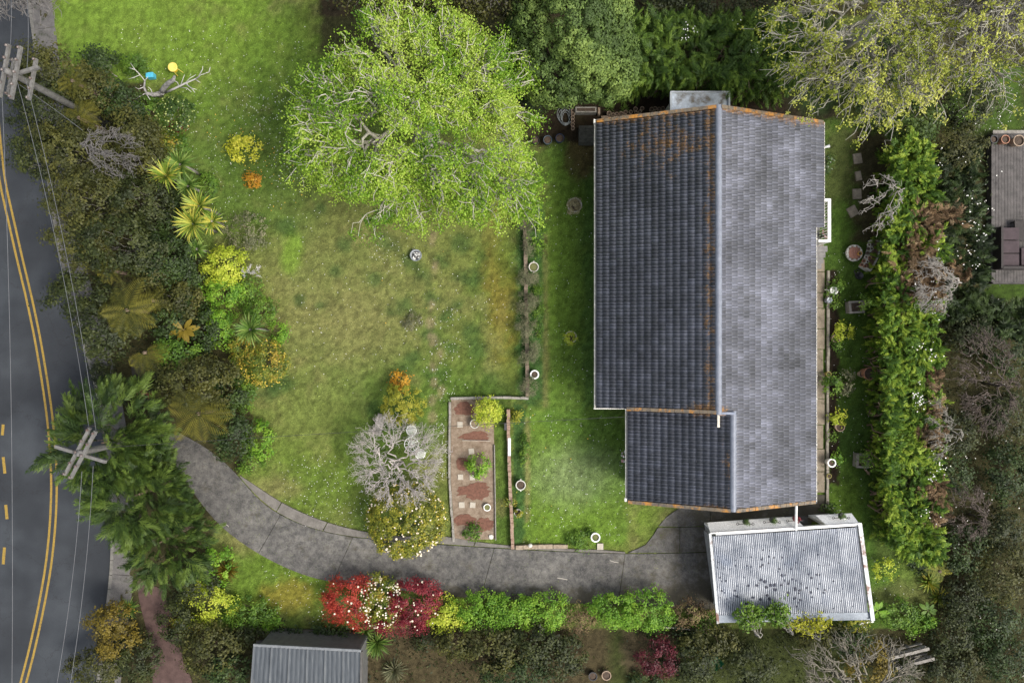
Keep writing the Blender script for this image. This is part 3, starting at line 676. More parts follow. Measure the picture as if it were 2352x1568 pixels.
for (x, y, ax) in ((xl,7.5,0),(xl,4.5,0),(xl,1.4,0),(xl,-1.2,0),(XBl+.5,-4.6,0),(xr2,7.8,0),(xr2,1.5,0),(xr2,-1.5,0),(xr2,-4.8,0),(7.2,YB+.3,1),(10.8,YB+.3,1)):
    sgn = -1 if x < 8 and ax == 0 else 1
    fr = MB(); pn = MB(); W_, H_ = 1.6, 1.15
    if ax == 0:
        xx = x+sgn*0.05
        for d in (-W_/2, 0, W_/2): fr.box((xx, y+d, 1.6), (0.07, 0.06, H_))
        for d in (-H_/2, H_/2): fr.box((xx+sgn*0.003, y, 1.6+d), (0.08, W_+.08, 0.06))
        pn.box((xx, y, 1.6), (0.02, W_-.06, H_-.06))
    else:
        yy = y-0.05
        for d in (-W_/2, 0, W_/2): fr.box((x+d, yy, 1.6), (0.06, 0.07, H_))
        for d in (-H_/2, H_/2): fr.box((x, yy-0.003, 1.6+d), (W_+.08, 0.08, 0.06))
        pn.box((x, yy, 1.6), (W_-.06, 0.02, H_-.06))
    f_ = hadd('window', fr, white); o_ = pn.build('pane', glass, f_, HO)
# gutters: open trough in cream, with brackets
gut = mat('cream_gutter_paint', (0.66,0.64,0.58), (0.78,0.76,0.7), 0.4, 3, bmp=0.1)
for (x, y0, y1, z, s_) in ((XL,YM,YT,ZE,-1),(XBl,YB,YM-.02,ZE,-1),(XR,YB,YJ,ZE,1),(XX,YJ,YT,ZE-.16,1)):
    mb = MB(); prof = [(0.0,-.02),(0.0,-.11),(0.09,-.12),(0.11,-.10),(0.11,-.01),(0.095,-.01),(0.095,-.09),(0.015,-.10)]
    V = [(x+s_*(a_-0.01), yy, z+b_+.01) for yy in (y0, y1) for a_, b_ in prof]; k = len(prof)
    F = [(i, (i+1) % k, (i+1) % k+k, i+k) for i in range(k)]; mb.add(V, F); gt = hadd('gutter', mb, gut)
    yy = y0+0.5
    while yy < y1-.2:
        k_ = MB(); k_.box((x+s_*.05, yy, z+.012), (.12, .035, .012)); k_.build('bracket', gut, gt, HO); yy += 0.98
mb = MB(); mb.box((XL+.6, YM-.04, ZE-.06), (XBl-XL+.1, .04, .16)); hadd('fascia', mb, gut)
for p in ((XL-.05, YT-.02), (XBl-.06, YB+.1)):
    mb = MB(); mb.box((p[0], p[1], ZE-.03), (.16, .14, .16)); hadd('gutter_end', mb, gut)
# ridge caps: half-round pieces lapped along the ridge
ridgem = mat('ridge_cap_concrete', (0.15,0.165,0.205), (0.21,0.23,0.275), 0.5, 4, stain=((0.30,0.15,0.05), 5, 0.66))
def cap_mesh(L_, r_, tilt=0.012):
    mb = MB(); k = 7; V = []
    for (yy, rr) in ((-L_/2, r_), (L_/2+.03, r_*0.9), (-L_/2, r_-.025)):
        for i in range(k):
            a_ = PI*(0.5+0.5*0.0)+0; t_ = -1.15+2.3*i/(k-1); V.append((rr*math.sin(t_), yy, rr*math.cos(t_)-r_*0.62))
    F = [(i, i+1, i+1+k, i+k) for i in range(k-1)]+[(i+2*k, i+1+2*k, i+1, i) for i in range(k-1)]
    return mb.add(V, F).mesh('ridge_cap')
cap = cap_mesh(0.40, 0.15); cap.materials.append(ridgem)
def ridge(x, y0, y1, z):
    n_ = int((y1-y0)/0.4)
    for i in range(n_):
        ob = bpy.data.objects.new('ridge_cap', cap); COL.objects.link(ob); ob.parent = house
        ob.location = (x-HO[0], y0+(i+.5)*(y1-y0)/n_-HO[1], z+.085+.004*(i % 3)-HO[2]); ob.scale = (1, (y1-y0)/n_/0.40, 1)
ridge(XRg, YM-.1, YT+.02, ZR); ridge(XBr, YB-.02, YM+.0, ZB)
# verge caps on the gables
verge = mat('verge_cap_concrete', (0.09,0.08,0.07), (0.2,0.15,0.09), 0.7, 5, stain=((0.42,0.19,0.035), 2.1, 0.50))
def vergeline(x0, z0, x1, z1, y, m_=verge):
    n_ = max(1, int(abs(x1-x0)/0.30)); sgn = 1 if x1 > x0 else -1
    for i in range(n_):
        t_ = (i+.5)/n_; mb = MB(); mb.box((0, 0, 0), (abs(x1-x0)/n_*1.05, 0.14, 0.05))
        ob = mb.build('verge_cap', m_, house); ob.location = (x0+(x1-x0)*t_-HO[0], y-HO[1], z0+(z1-z0)*t_+.085); ob.rotation_euler = (0, sgn*math.atan(abs((z1-z0)/(x1-x0)))+.03, 0)
vergeline(XRg-.1, ZR, XL, ZE, YT-.03); vergeline(XRg+.1, ZR, XX, ZE-.16, YT-.03)
vergeline(XRg-.1, ZR, XL+1.2, ZR-(XRg-XL-1.2)*SL, YM+.0); vergeline(XBr-.1, ZB, XBl, ZE, YB+.02); vergeline(XBr+.1, ZB, XR, ZE, YB+.02)
mb = MB(); mb.box((XRg+.1, YM-.38, ZB-.05), (.10, .55, .05)); hadd('flashing', mb, mat('pale_flashing', (.45,.42,.36)))
mb = MB(); mb.box((XRg+.36, YM-.05, ZR-.05), (.62, .10, .22)); hadd('flashing', mb, mat('lead_flashing', (.16,.18,.23)))
# metal lean-to roof past the top gable
po = (8.1, 10.2, 0); z = 2.45
lean = MB(); a0 = P(1539, 210, z); a1 = P(1675, 207, z)
x0, x1, y1 = a0[0], a1[0], a0[1]-.05
galv = mat('galvanised_sheet', (0.30,0.34,0.38), (0.58,0.63,0.68), 0.35, 1.6, metal=0.35, bmp=0.1, stain=((0.14,0.12,0.09), 0.9, 0.52))
lean.box(((x0+x1)/2, (y1+9.2)/2, z-.05), (x1-x0-.05, y1-9.2-.05, .05)); hadd('lean_to_roof', lean, galv)
rim = mat('zinc_rim', (0.35,0.38,0.40), (0.5,0.53,0.55), 0.4, 4, metal=0.3)
for c_, d_ in ((((x0+.02), (y1+9.2)/2, z), (.07, y1-9.2, .16)), (((x1-.02), (y1+9.2)/2, z+.002), (.07, y1-9.2, .16)), (((x0+x1)/2, y1, z+.004), (x1-x0, .07, .16))):
    mb = MB(); mb.box(c_, d_); hadd('rim', mb, rim)
mb = MB(); mb.box(((x0+x1)/2, (y1+9.2)/2-.1, z/2-.05), (x1-x0-.3, y1-9.2-.2, z-.2)); hadd('lean_to_wall', mb, wallm)
# entry porch on the right side: landing, steps, white rail
pz = 0.9; A = P(1893, 457, 1.9); B = P(1907, 556, 1.9)
px1, py0, py1 = B[0], B[1], A[1]
mb = MB()
for i in range(9): mb.box(((12.6+px1)/2, py0+(i+.5)*(py1-py0)/9, pz-.03), (px1-12.6-.02, (py1-py0)/9-.02, .05))
hadd('porch_floor', mb, mat('grey_deck_boards', (0.13,0.125,0.12), (0.22,0.21,0.2)))
mb = MB()
for yy in (py0+.04, (py0+py1)/2, py1-.04): mb.box((px1-.05, yy, 1.35), (.08, .08, 1.1))
mb.box((px1-.05, (py0+py1)/2, 1.9), (.14, py1-py0, .06)); mb.box(((13.3+px1)/2, py1-.05, 1.905), (px1-13.3, .12, .06)); mb.box(((13.5+px1)/2, py0+.05, 1.905), (px1-13.5, .10, .06))
yy = py0+.15
while yy < py1-.1: mb.box((px1-.05, yy, 1.35), (.03, .03, 1.0)); yy += .13
hadd('porch_rail', mb, white)
mb = MB()
for i in range(4): mb.box((13.9, py0-.14-.24*i, pz-.2*(i+1)), (1.1, .26, .06))
hadd('porch_step', mb, mat('grey_deck_boards', (0.13,0.125,0.12)))
mb = MB(); mb.tube([P(1893,339,2.5), P(1898,337,2.55), P(1906,335,2.6)], [.05,.05,.07], 8); hadd('vent_pipe', mb, white)
mb = MB(); mb.tube([P(1829,1160,2.6), P(1828,1217,2.1)], [.055,.055], 8); hadd('downpipe', mb, white)

# ================================================================== GARAGE
gz = 2.0
tl, tr, br, bl = P(1631,1224,gz), P(1977,1202,gz), P(2003,1421,1.85), P(1647,1428,1.85)
GO = ((tl+br)/2).copy(); GO[2] = 0; GO = tuple(GO)
gar = thing('garage', 'detached garage with a pale corrugated iron roof at the end of the driveway', 'garage', GO)
m, n, l, b, o = nodes_mat('corrugated_zinc')
t1 = noise(n, l, 0.8, 5, .7); mp = n.new('ShaderNodeMapping'); mp.inputs['Scale'].default_value = (9, .7, 1); mp.inputs['Rotation'].default_value = (0, 0, .06); gg = n.new('ShaderNodeNewGeometry'); l.new(gg.outputs['Position'], mp.inputs[0]); t2 = noise(n, l, 1.3, 5, .8, mp.outputs[0]); t3 = noise(n, l, 4.2, 2, .5); t4 = noise(n, l, 0.9, 2, .5)
r1 = ramp(n, [(0.35, (0.24,0.26,0.29)), (0.6, (0.52,0.53,0.54))]); l.new(t1.outputs[0], r1.inputs[0])
r2 = ramp(n, [(0.3, (0.55,0.57,0.62)), (0.66, (1.25,1.25,1.25))]); l.new(t2.outputs[0], r2.inputs[0]); q = mix(n, l, 0.8, r1.outputs[0], r2.outputs[0], 'MULTIPLY')
vo = n.new('ShaderNodeTexVoronoi'); vo.inputs['Scale'].default_value = 4.2; geo = n.new('ShaderNodeNewGeometry'); l.new(geo.outputs['Position'], vo.inputs['Vector'])
sp = n.new('ShaderNodeSeparateXYZ'); l.new(geo.outputs['Position'], sp.inputs[0])
def near(sock, c0, wdt):
    d = mth(n, l, 'ABSOLUTE', mth(n, l, 'SUBTRACT', sock, c0)); return mth(n, l, 'SUBTRACT', 1.0, mth(n, l, 'DIVIDE', d, wdt), clamp=True)
dens = mth(n, l, 'MULTIPLY', near(sp.outputs['Y'], -10.8, 2.2), near(sp.outputs['X'], 11.6, 4.2))
thr = mth(n, l, 'MULTIPLY_ADD', dens, 0.60, 0.16)
vn = mth(n, l, 'MULTIPLY', t3.outputs[0], 1.0); size = mth(n, l, 'MULTIPLY', thr, vn)
k1 = mth(n, l, 'LESS_THAN', vo.outputs['Distance'], size)
q = mix(n, l, mth(n, l, 'MULTIPLY', k1, 0.9), q, (0.03,0.035,0.06))
r4 = ramp(n, [(0.60, (0,0,0)), (0.75, (1,1,1))]); l.new(t4.outputs[0], r4.inputs[0]); q = mix(n, l, mth(n, l, 'MULTIPLY', r4.outputs[0], 0.35), q, (0.28,0.33,0.42))
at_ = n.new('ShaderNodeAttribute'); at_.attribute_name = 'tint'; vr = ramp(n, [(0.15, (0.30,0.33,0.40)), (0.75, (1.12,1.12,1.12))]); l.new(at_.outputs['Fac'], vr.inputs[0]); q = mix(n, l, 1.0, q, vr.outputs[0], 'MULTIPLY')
l.new(q, b.inputs['Base Color']); b.inputs['Metallic'].default_value = 0.2; b.inputs['Roughness'].default_value = 0.42
ZINC = m
NS = 7; per = 11; half = [(0.0, 0.52), (0.49, 1.0)]
for s_ in range(NS):
    for r_, (v0, v1) in enumerate(half):
        nu = per*8; V = []; F = []
        for j, v in enumerate((v0, v1)):
            for i in range(nu+1):
                u = 0.012+(s_+i/nu)/NS*0.955
                p = (tl*(1-u)+tr*u)*(1-v)+(bl*(1-u)+br*u)*v*1.0
                v_in = 0.035 if j == 0 and r_ == 0 else (-0.055 if j == 1 and r_ == 1 else 0)
                p = p+(bl-tl)*v_in
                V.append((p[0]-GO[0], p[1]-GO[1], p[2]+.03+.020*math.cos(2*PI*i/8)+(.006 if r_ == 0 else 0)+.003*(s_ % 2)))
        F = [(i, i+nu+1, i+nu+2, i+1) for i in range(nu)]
        tnt = np.tile([.5+.5*math.cos(2*PI*i/8) for i in range(nu+1)], 2); me = make_mesh('roof_sheet', V, [np.array(F)], smooth=True, tint=tnt); link('roof_sheet', me, ZINC, gar)  # rib tint paints shaded valleys and bright crests into the sheet colour
def gadd(name, mb, m_, **kw): return mb.build(name, m_, gar, GO, **kw)
rusty = mat('rusty_white_flashing', (0.38,0.40,0.42), (0.52,0.54,0.55), 0.5, 3, metal=.1, stain=((0.13,0.055,0.035), 1.1, 0.51))
zincp = mat('weathered_zinc', (0.12,0.145,0.175), (0.22,0.25,0.29), 0.5, 2, metal=.2, stain=((0.15,0.11,0.09), 2.4, 0.62))
def bar(p, q, w_, h_, dz=0.0):
    mb = MB(); p = np.array(p); q = np.array(q); d = q-p; L_ = np.linalg.norm(d[:2])
    mb.box(((p[0]+q[0])/2, (p[1]+q[1])/2, (p[2]+q[2])/2+dz), (L_, w_, h_), rz=math.atan2(d[1], d[0])); return mb
gadd('barge_flashing', bar(tl, bl, .11, .09, .045), rusty); gadd('barge_flashing', bar(tr+[-.04,0,0], br+[-.04,0,0], .17, .09, .045), rusty)
gadd('fascia', bar(tl+[0,.02,0], tr+[0,.02,0], .05, .16, .0), white); gadd('gutter', bar(bl+[0.05,.05,-.05], br+[-.02,.05,-.05], .16, .10), zincp); gadd('back_flashing', bar(bl+[0,.22,0.0], br+[0,.22,0.0], .22, .04, .045), zincp)
# sloping white awning board along the front, mitred at the left, pitched outward to catch sky light
aw = mat('white_awning_paint', (0.76,0.76,0.75), (0.84,0.84,0.83), 0.5, 2, stain=((0.5,0.5,0.48), 1.5, .64))
def awn(u0, u1, sk0=0.0, sk1=0.0):
    a_ = tl*(1-u0)+tr*u0; b_ = tl*(1-u1)+tr*u1; o_ = np.array([0, .36, -.42]); c_ = a_+o_+[sk0, 0, 0]; d_ = b_+o_+[sk1, 0, 0]; a_ = a_+[0, .05, .01]; b_ = b_+[0, .05, .01]
    mb = MB(); dn = np.array([0, -.02, -.03]); V = [a_, b_, d_, c_, a_+dn, b_+dn, d_+dn, c_+dn]; return mb.add(V, [(3,2,1,0),(4,5,6,7),(0,1,5,4),(1,2,6,5),(2,3,7,6),(3,0,4,7)])
gadd('awning_board', awn(0.0, .62, .0, -.28), aw); gadd('awning_board', awn(.77, .985, -.28, -.1), aw)
# walls
f0 = np.array([tl[0]+.28, tl[1]-.09, 0]); f1 = np.array([tr[0]-.1, tr[1]-.06, 0]); b1 = np.array([br[0]-.2, br[1]+.2, 0]); b0 = np.array([bl[0]+.35, bl[1]+.2, 0])
gw = mat('white_fibre_cement', (0.80,0.80,0.79), (0.86,0.86,0.85), 0.45, 2)
def lerp(a_, b_, t_): return a_*(1-t_)+b_*t_
d0 = 0.60; d1 = 0.78
for (a_, b_, z0, z1) in ((f0, lerp(f0, f1, d0), 0.05, 1.94), (lerp(f0, f1, d1), f1, 0.05, 1.94), (lerp(f0, f1, d0), lerp(f0, f1, d1), 1.7, 1.94), (f1, b1, .05, 1.85), (b1, b0, .05, 1.8)):
    mb = bar(a_+[0,0,(z0+z1)/2], b_+[0,0,(z0+z1)/2], .10, z1-z0); gadd('wall', mb, gw)
mb = bar(b0+[0.05,0,.95], f0+[.05,-.1,.95], .06, 1.8)
dr = gadd('garage_door', mb, mat('grey_garage_door', (0.3,0.3,0.3), (0.38,0.38,0.37), .5))
for i in range(4):
    mb = bar(b0+[-.003,.2,.3+.44*i], f0+[-.003,-.3,.3+.44*i], .05, .38); mb.build('door_panel', mat('grey_garage_door', (0.3,0.3,0.3)), dr, GO)
mb = MB(); c = lerp(f0, f1, (d0+d1)/2); mb.box((c[0], c[1]-.9, .06), (1.1, 1.9, .04)); gadd('floor', mb, mat('dark_garage_floor', (.04,.04,.042)))
mb = MB(); mb.add([(f0[0]+.1,f0[1]-.06,.02),(f1[0]-.1,f1[1]-.06,.02),(b1[0]-.1,b1[1]+.1,.02),(b0[0]+.1,b0[1]+.1,.02)], [(0,3,2,1)]); gadd('floor', mb, mat('dark_garage_floor', (.04,.04,.042)))
mb = bar(f1+[-.55,.25,1.7], f1+[.25,-.05,1.9], .05, .06); gadd('brace', mb, white)
# ================================================================== VEGETATION
bark = mat('grey_bark', (0.16,0.145,0.12), (0.34,0.32,0.28), 0.9, 7, bmp=0.5)
pale_bark = mat('pale_twig_bark', (0.36,0.33,0.27), (0.52,0.49,0.42), 0.9, 7, bmp=0.2)
brown_bark = mat('brown_bark', (0.10,0.07,0.05), (0.18,0.13,0.09), 0.9, 7, bmp=0.5)
lichen_bark = mat('lichen_grey_bark', (0.38,0.36,0.34), (0.58,0.56,0.53), 0.9, 9, bmp=0.2)
LM = {
 'lime':   leafmat('spring_lime_leaves', [(.08,.18,.014),(.20,.36,.024),(.34,.50,.05),(.45,.56,.10)], .38),
 'pale':   leafmat('pale_yellow_green_leaves', [(.20,.25,.03),(.42,.46,.07),(.62,.62,.16)], .4),
 'totara': leafmat('dark_conifer_leaves', [(.05,.085,.020),(.10,.16,.034),(.20,.28,.06)], .15, .65),
 'cypress':leafmat('bright_cypress_sprays', [(.05,.11,.012),(.13,.24,.02),(.32,.42,.045)], .25, .6),
 'cypressd':leafmat('deep_cypress_sprays', [(.022,.046,.008),(.050,.092,.014),(.105,.16,.024)], .2, .6),
 'cypressm':leafmat('mid_cypress_sprays', [(.035,.075,.010),(.08,.15,.018),(.16,.25,.03)], .22, .6),
 'dry':    leafmat('dry_straw_leaves', [(.20,.17,.09),(.32,.28,.16),(.44,.40,.24)], .2, .8),
 'dead':   leafmat('dead_brown_sprays', [(.10,.06,.03),(.22,.14,.07),(.34,.25,.15)], .1, .8),
 'green':  leafmat('mid_green_leaves', [(.045,.10,.012),(.09,.18,.018),(.17,.28,.03)], .28),
 'bright': leafmat('bright_green_leaves', [(.075,.18,.014),(.15,.31,.022),(.29,.45,.045)], .32),
 'dark':   leafmat('dark_glossy_leaves', [(.022,.050,.010),(.045,.090,.015),(.09,.14,.022)], .15, .35),
 'olive':  leafmat('olive_leaves', [(.025,.030,.006),(.050,.055,.009),(.095,.093,.016)], .15, .6),
 'bush':   leafmat('native_bush_leaves', [(.012,.018,.004),(.025,.036,.006),(.052,.062,.011)], .12, .6),  # outer plants, like the road, get darkened colours to dim the surroundings
 'bushg':  leafmat('darkened_green_leaves', [(.012,.024,.005),(.024,.046,.008),(.048,.080,.013)], .12, .6),
 'mustard':leafmat('mustard_leaves', [(.07,.055,.007),(.13,.10,.010),(.22,.16,.016)], .2, .6),
 'gold':   leafmat('golden_conifer_leaves', [(.14,.16,.012),(.26,.27,.02),(.40,.38,.05)], .2, .65),
 'orange': leafmat('orange_young_leaves', [(.30,.13,.01),(.50,.24,.015),(.62,.36,.04)], .25, .6),
 'yellow': leafmat('yellow_flowering_leaves', [(.26,.30,.02),(.52,.52,.035),(.74,.70,.10)], .25, .6),
 'ygreen': leafmat('yellow_green_leaves', [(.24,.32,.02),(.42,.50,.04),(.60,.62,.08)], .3),
 'red':    leafmat('red_young_leaves', [(.16,.016,.012),(.34,.035,.022),(.50,.075,.04)], .25, .5),
 'crimson':leafmat('crimson_leaves', [(.09,.010,.016),(.20,.018,.028),(.34,.04,.05)], .25, .5),
 'maroon': leafmat('maroon_maple_leaves', [(.045,.006,.010),(.09,.010,.018),(.15,.02,.03)], .2, .5),
 'camellia': leafmat('camellia_leaves', [(.06,.085,.010),(.18,.20,.018),(.38,.34,.035)], .2, .4),
 'mixed':  leafmat('green_and_rust_leaves', [(.05,.09,.012),(.12,.17,.02),(.27,.27,.03),(.34,.22,.03)], .25, .5),
 'grey':   leafmat('grey_green_leaves', [(.075,.085,.042),(.14,.145,.075),(.22,.21,.12)], .15, .7),
 'brown':  leafmat('brown_dying_leaves', [(.07,.045,.025),(.15,.10,.05),(.20,.19,.06)], .1, .8),
 'flax':   leafmat('striped_sword_leaves', [(.08,.15,.018),(.20,.29,.04),(.42,.46,.09),(.58,.48,.07)], .2, .4),
 'flaxg':  leafmat('green_sword_leaves', [(.05,.11,.018),(.12,.21,.04),(.26,.34,.08)], .2, .4),
 'fern':   leafmat('tree_fern_fronds', [(.05,.055,.007),(.10,.10,.011),(.17,.155,.02)], .2, .6),
 'fernb':  leafmat('bright_fern_fronds', [(.12,.16,.015),(.26,.28,.025),(.42,.38,.05)], .25, .6),  # lighter, yellower fern green
}
white_petal = mat('white_petals', (0.72,0.70,0.64), (0.84,0.82,0.78), 0.7, 9, bmp=0)
cream_petal = mat('cream_petals', (0.66,0.55,0.40), (0.80,0.72,0.58), 0.7, 9, bmp=0)
def flowers(g, ctr, rad, n_, size, m, parent, org, lob=None, name='flowers'):
    D = norm(g.normal(size=(n_*3, 3))); D = D[D[:, 2] > 0.05][:n_]
    C = np.asarray(ctr)+D*np.asarray(rad)*1.0+g.normal(size=(len(D), 3))*.03; V = []; k = len(C)
    N = norm(D*.4+np.array([0, 0, 1.0])+g.normal(size=(k, 3))*.3); U = norm(np.cross(N, g.normal(size=(k, 3)))); W_ = np.cross(N, U)
    s = size*g.uniform(.6, 1.2, k)[:, None]; Vs = [C+N*size*.3]
    for j in range(6):
        a_ = j*PI/3; Vs.append(C+(U*math.cos(a_)+W_*math.sin(a_))*s)
    V = np.stack(Vs, 1).reshape(-1, 3)-np.asarray(org); b_ = np.arange(k)[:, None, None]*7
    F = (np.array([[0, 1+j, 1+(j+1) % 6] for j in range(6)])[None]+b_).reshape(-1, 3)
    return link(name, make_mesh(name, V, [F]), m, parent, kind='stuff')
def stems(g, base, ctr, rad, n_, m, parent, org, r=0.02, name='stem', k=4):
    tips = tips_in(g, ctr, np.asarray(rad)*.8, n_); top = np.asarray(base)+np.array([0, 0, max(.08, (ctr[2]-base[2])*.35)])
    ps = branching(g, base, top, tips, 3, 2, r, .08, 4, 3, 3, .006)
    V, F = tubes_np(ps, k); return link(name, make_mesh(name, V-np.asarray(org), [F], smooth=True), m, parent)
def shrub(px, py, r, h, pal, label, cat='shrub', name='shrub', L=0.10, W=0.06, ry=None, group=None, fl=None, cover=2.6, amp=.09, bk=None, dens=11, sig=.10, z0=0.03, lo=.5, up=.9):
    """a bush: radius r in photo pixels, height h in metres"""
    g = rng_(nseed()); zc = z0+h*0.55; c = P(px, py, min(z0+h*.8, zc+.3*h)); c[2] = zc; rr = M(r*1.06, zc); ryy = M((ry or r)*1.06, zc); rad = np.array([rr, ryy, h*.47])
    org = (c[0], c[1], 0.0); t = thing(name, label, cat, org, group)
    V, F, tt = leafy(g, c, rad, cover, L, W, sig, dens, amp, lo, up)
    link('foliage', make_mesh('foliage', V-np.array(org), [F], tint=tt), LM[pal], t)
    stems(g, (c[0], c[1], -.05), c, rad, 8, bk or brown_bark, t, org, r=min(.05, .012+h*.012))
    if fl:
        for (m_, n_, s_) in fl: flowers(g, c, rad*1.03, n_, s_, m_, t, org)
    return t
def conifer(px, py, r, h, pal, label, cat='conifer', name='conifer', ry=None, L=.42, n_=None, group=None, z0=.03, zc=None, rz=None, low=-.3, wid=.011, fl=None, pairs=4):
    """feathery conifer or cypress: sprays pointing outwards all over a lumpy crown"""
    g = rng_(nseed()); zc = zc or z0+h*.5; c = P(px, py, zc); rr = M(r, zc); ryy = M(ry or r, zc); rad = np.array([rr, ryy, rz or h*.5])
    org = (c[0], c[1], 0.0); t = thing(name, label, cat, org, group); lob = lobes(g, amp=.12)
    n_ = n_ or int(PI*rr*ryy*24); D = norm(g.normal(size=(n_*2, 3))); D = D[D[:, 2] > low][:n_]
    fr = .5+.45*g.random(len(D))**.45; p = c+D*rad*(lob(D)*fr)[:, None]; ok = p[:, 2] > .05; p = p[ok]; D = D[ok]
    dr = norm(D*[1, 1, .5]+g.normal(size=D.shape)*.3+[0, 0, .12]); ct = np.clip(.5+.35*np.sin(D@(g.normal(size=3)*9)+D@(g.normal(size=3)*5))+g.normal(size=len(D))*.24, 0, 1)
    V, F, tt = plumes(g, p, dr, L*1.5, 20, ct)
    link('foliage', make_mesh('foliage', V-np.array(org), [F], tint=tt), LM[pal], t)
    mb = MB(); mb.tube([(c[0], c[1], -.1), (c[0]+.05, c[1], zc*.6), (c[0], c[1], zc*1.3)], [.16, .12, .03], 8); mb.build('trunk', brown_bark, t, org, smooth=True)
    stems(g, (c[0], c[1], zc*.4), c, rad*.85, 14, brown_bark, t, org, .05, 'limbs')
    if fl: flowers(g, c, rad*.9, fl[1], fl[2], fl[0], t, org)
    return t
def hedge(poly, z1, pal, label, n_, name='hedge', z0=.2, L=.36, rag=.25, patches=(), fl=None, group=None, wid=.011):
    """clipped or shaggy hedge over a ground polygon (photo pixels at the hedge top): upright sprays on top, sprays leaning out on the sides"""
    g = rng_(nseed()); W_ = np.array([P(x, y, z1)[:2] for x, y in poly]); k = len(W_); ctr = W_.mean(0); org = (ctr[0], ctr[1], 0)
    t = thing(name, label, 'hedge', org, group)
    def inside(q):
        c_ = np.zeros(len(q), bool)
        for i in range(k):
            a_, b_ = W_[i], W_[(i+1) % k]
            cr = ((a_[1] > q[:, 1]) != (b_[1] > q[:, 1])) & (q[:, 0] < (b_[0]-a_[0])*(q[:, 1]-a_[1])/(b_[1]-a_[1]+1e-12)+a_[0]); c_ ^= cr
        return c_
    lo_, hi = W_.min(0), W_.max(0); q = g.uniform(lo_, hi, (int(n_*3), 2)); q = q[inside(q)][:n_]
    hz = z1-.25+vnoise(q[:, 0]+50, q[:, 1]+50, .8, 21, 3)*.8-.4; deep = g.random(len(q))**1.6*.9
    p = np.concatenate([q, (hz-deep)[:, None]], 1); ang = vnoise(q[:, 0]+80, q[:, 1]+20, .9, 33, 2)*12+g.normal(size=len(q))*.8
    d = np.stack([np.cos(ang), np.sin(ang), g.uniform(.1, .9, len(q))], 1)
    e = []; ed = []
    for i in range(k):
        a_, b_ = W_[i], W_[(i+1) % k]; ln = np.linalg.norm(b_-a_); m_ = int(ln*z1*16); s = g.random(m_)[:, None]; nn = np.array([(b_-a_)[1], -(b_-a_)[0]])/ln
        if np.dot(nn, (a_+b_)/2-ctr) < 0: nn = -nn
        zz = g.uniform(z0, z1-.1, m_); pp = a_*(1-s)+b_*s; bul = (vnoise(pp[:, 0]*1.0+9, zz*1.3+pp[:, 1], 1.1, 5, 2)-.55)*rag*2
        pp = pp+nn*(bul-.22-g.random(m_)*.25)[:, None]; e.append(np.concatenate([pp, zz[:, None]], 1))
        ed.append(np.concatenate([np.tile(nn, (m_, 1))+g.normal(size=(m_, 2))*.5, g.uniform(-.1, .8, m_)[:, None]], 1))
    p = np.concatenate([p]+e); d = np.concatenate([d]+ed)
    tt = np.clip(vnoise(p[:, 0]+40, p[:, 1]+40, 1.6, 9, 2)*1.1-.1+g.normal(size=len(p))*.28, 0, 1)
    # dead patches are their own colour
    pm = np.zeros(len(p), bool)
    for (x, y, r_) in patches:
        c_ = P(x, y, z1)[:2]; dd = np.linalg.norm(p[:, :2]-c_, axis=1)/M(r_, z1)+g.normal(size=len(p))*.25; pm |= dd < 1
    for msk, mm, nm in ((~pm, LM[pal], 'foliage'), (pm, LM['dead'], 'dead_foliage')):
        if msk.sum() > 10:
            V, F, t_ = plumes(g, p[msk], d[msk], L*1.35, 16, tt[msk], wid=.015); link(nm, make_mesh(nm, V-np.array(org), [F], tint=t_), mm, t)
    mb = MB()
    c2 = ctr+(W_-ctr)*.8
    ps = []
    for _ in range(int(n_/16)):
        q0 = q[g.integers(0, len(q))]; q0 = ctr+(q0-ctr)*.9; ps.append((bent(g, np.array([q0[0], q0[1], -.05]), np.array([q0[0]+g.normal()*.3, q0[1]+g.normal()*.3, z1-.35]), 5, .05), np.linspace(.05, .012, 5)))
    V, F = tubes_np(ps, 5); link('stems', make_mesh('stems', V-np.array(org), [F], smooth=True), brown_bark, t)
    if fl:
        for (m_, spots) in fl:
            C = []
            for (x, y, r_, kk) in spots: c_ = P(x, y, z1); C.append(c_+g.normal(size=(max(2, int(kk*.4)), 3))*[M(r_*1.3, z1), M(r_*1.3, z1), .06])
            C = np.concatenate(C); C[:, 2] = z1+g.uniform(-.05, .18, len(C)); N = norm(np.array([0, 0, 1.])+g.normal(size=C.shape)*.4)
            V, F = leafquads(C, N, .065, .06, g); link('flowers', make_mesh('flowers', V-np.array(org), [F]), m_, t, kind='stuff')
    return t
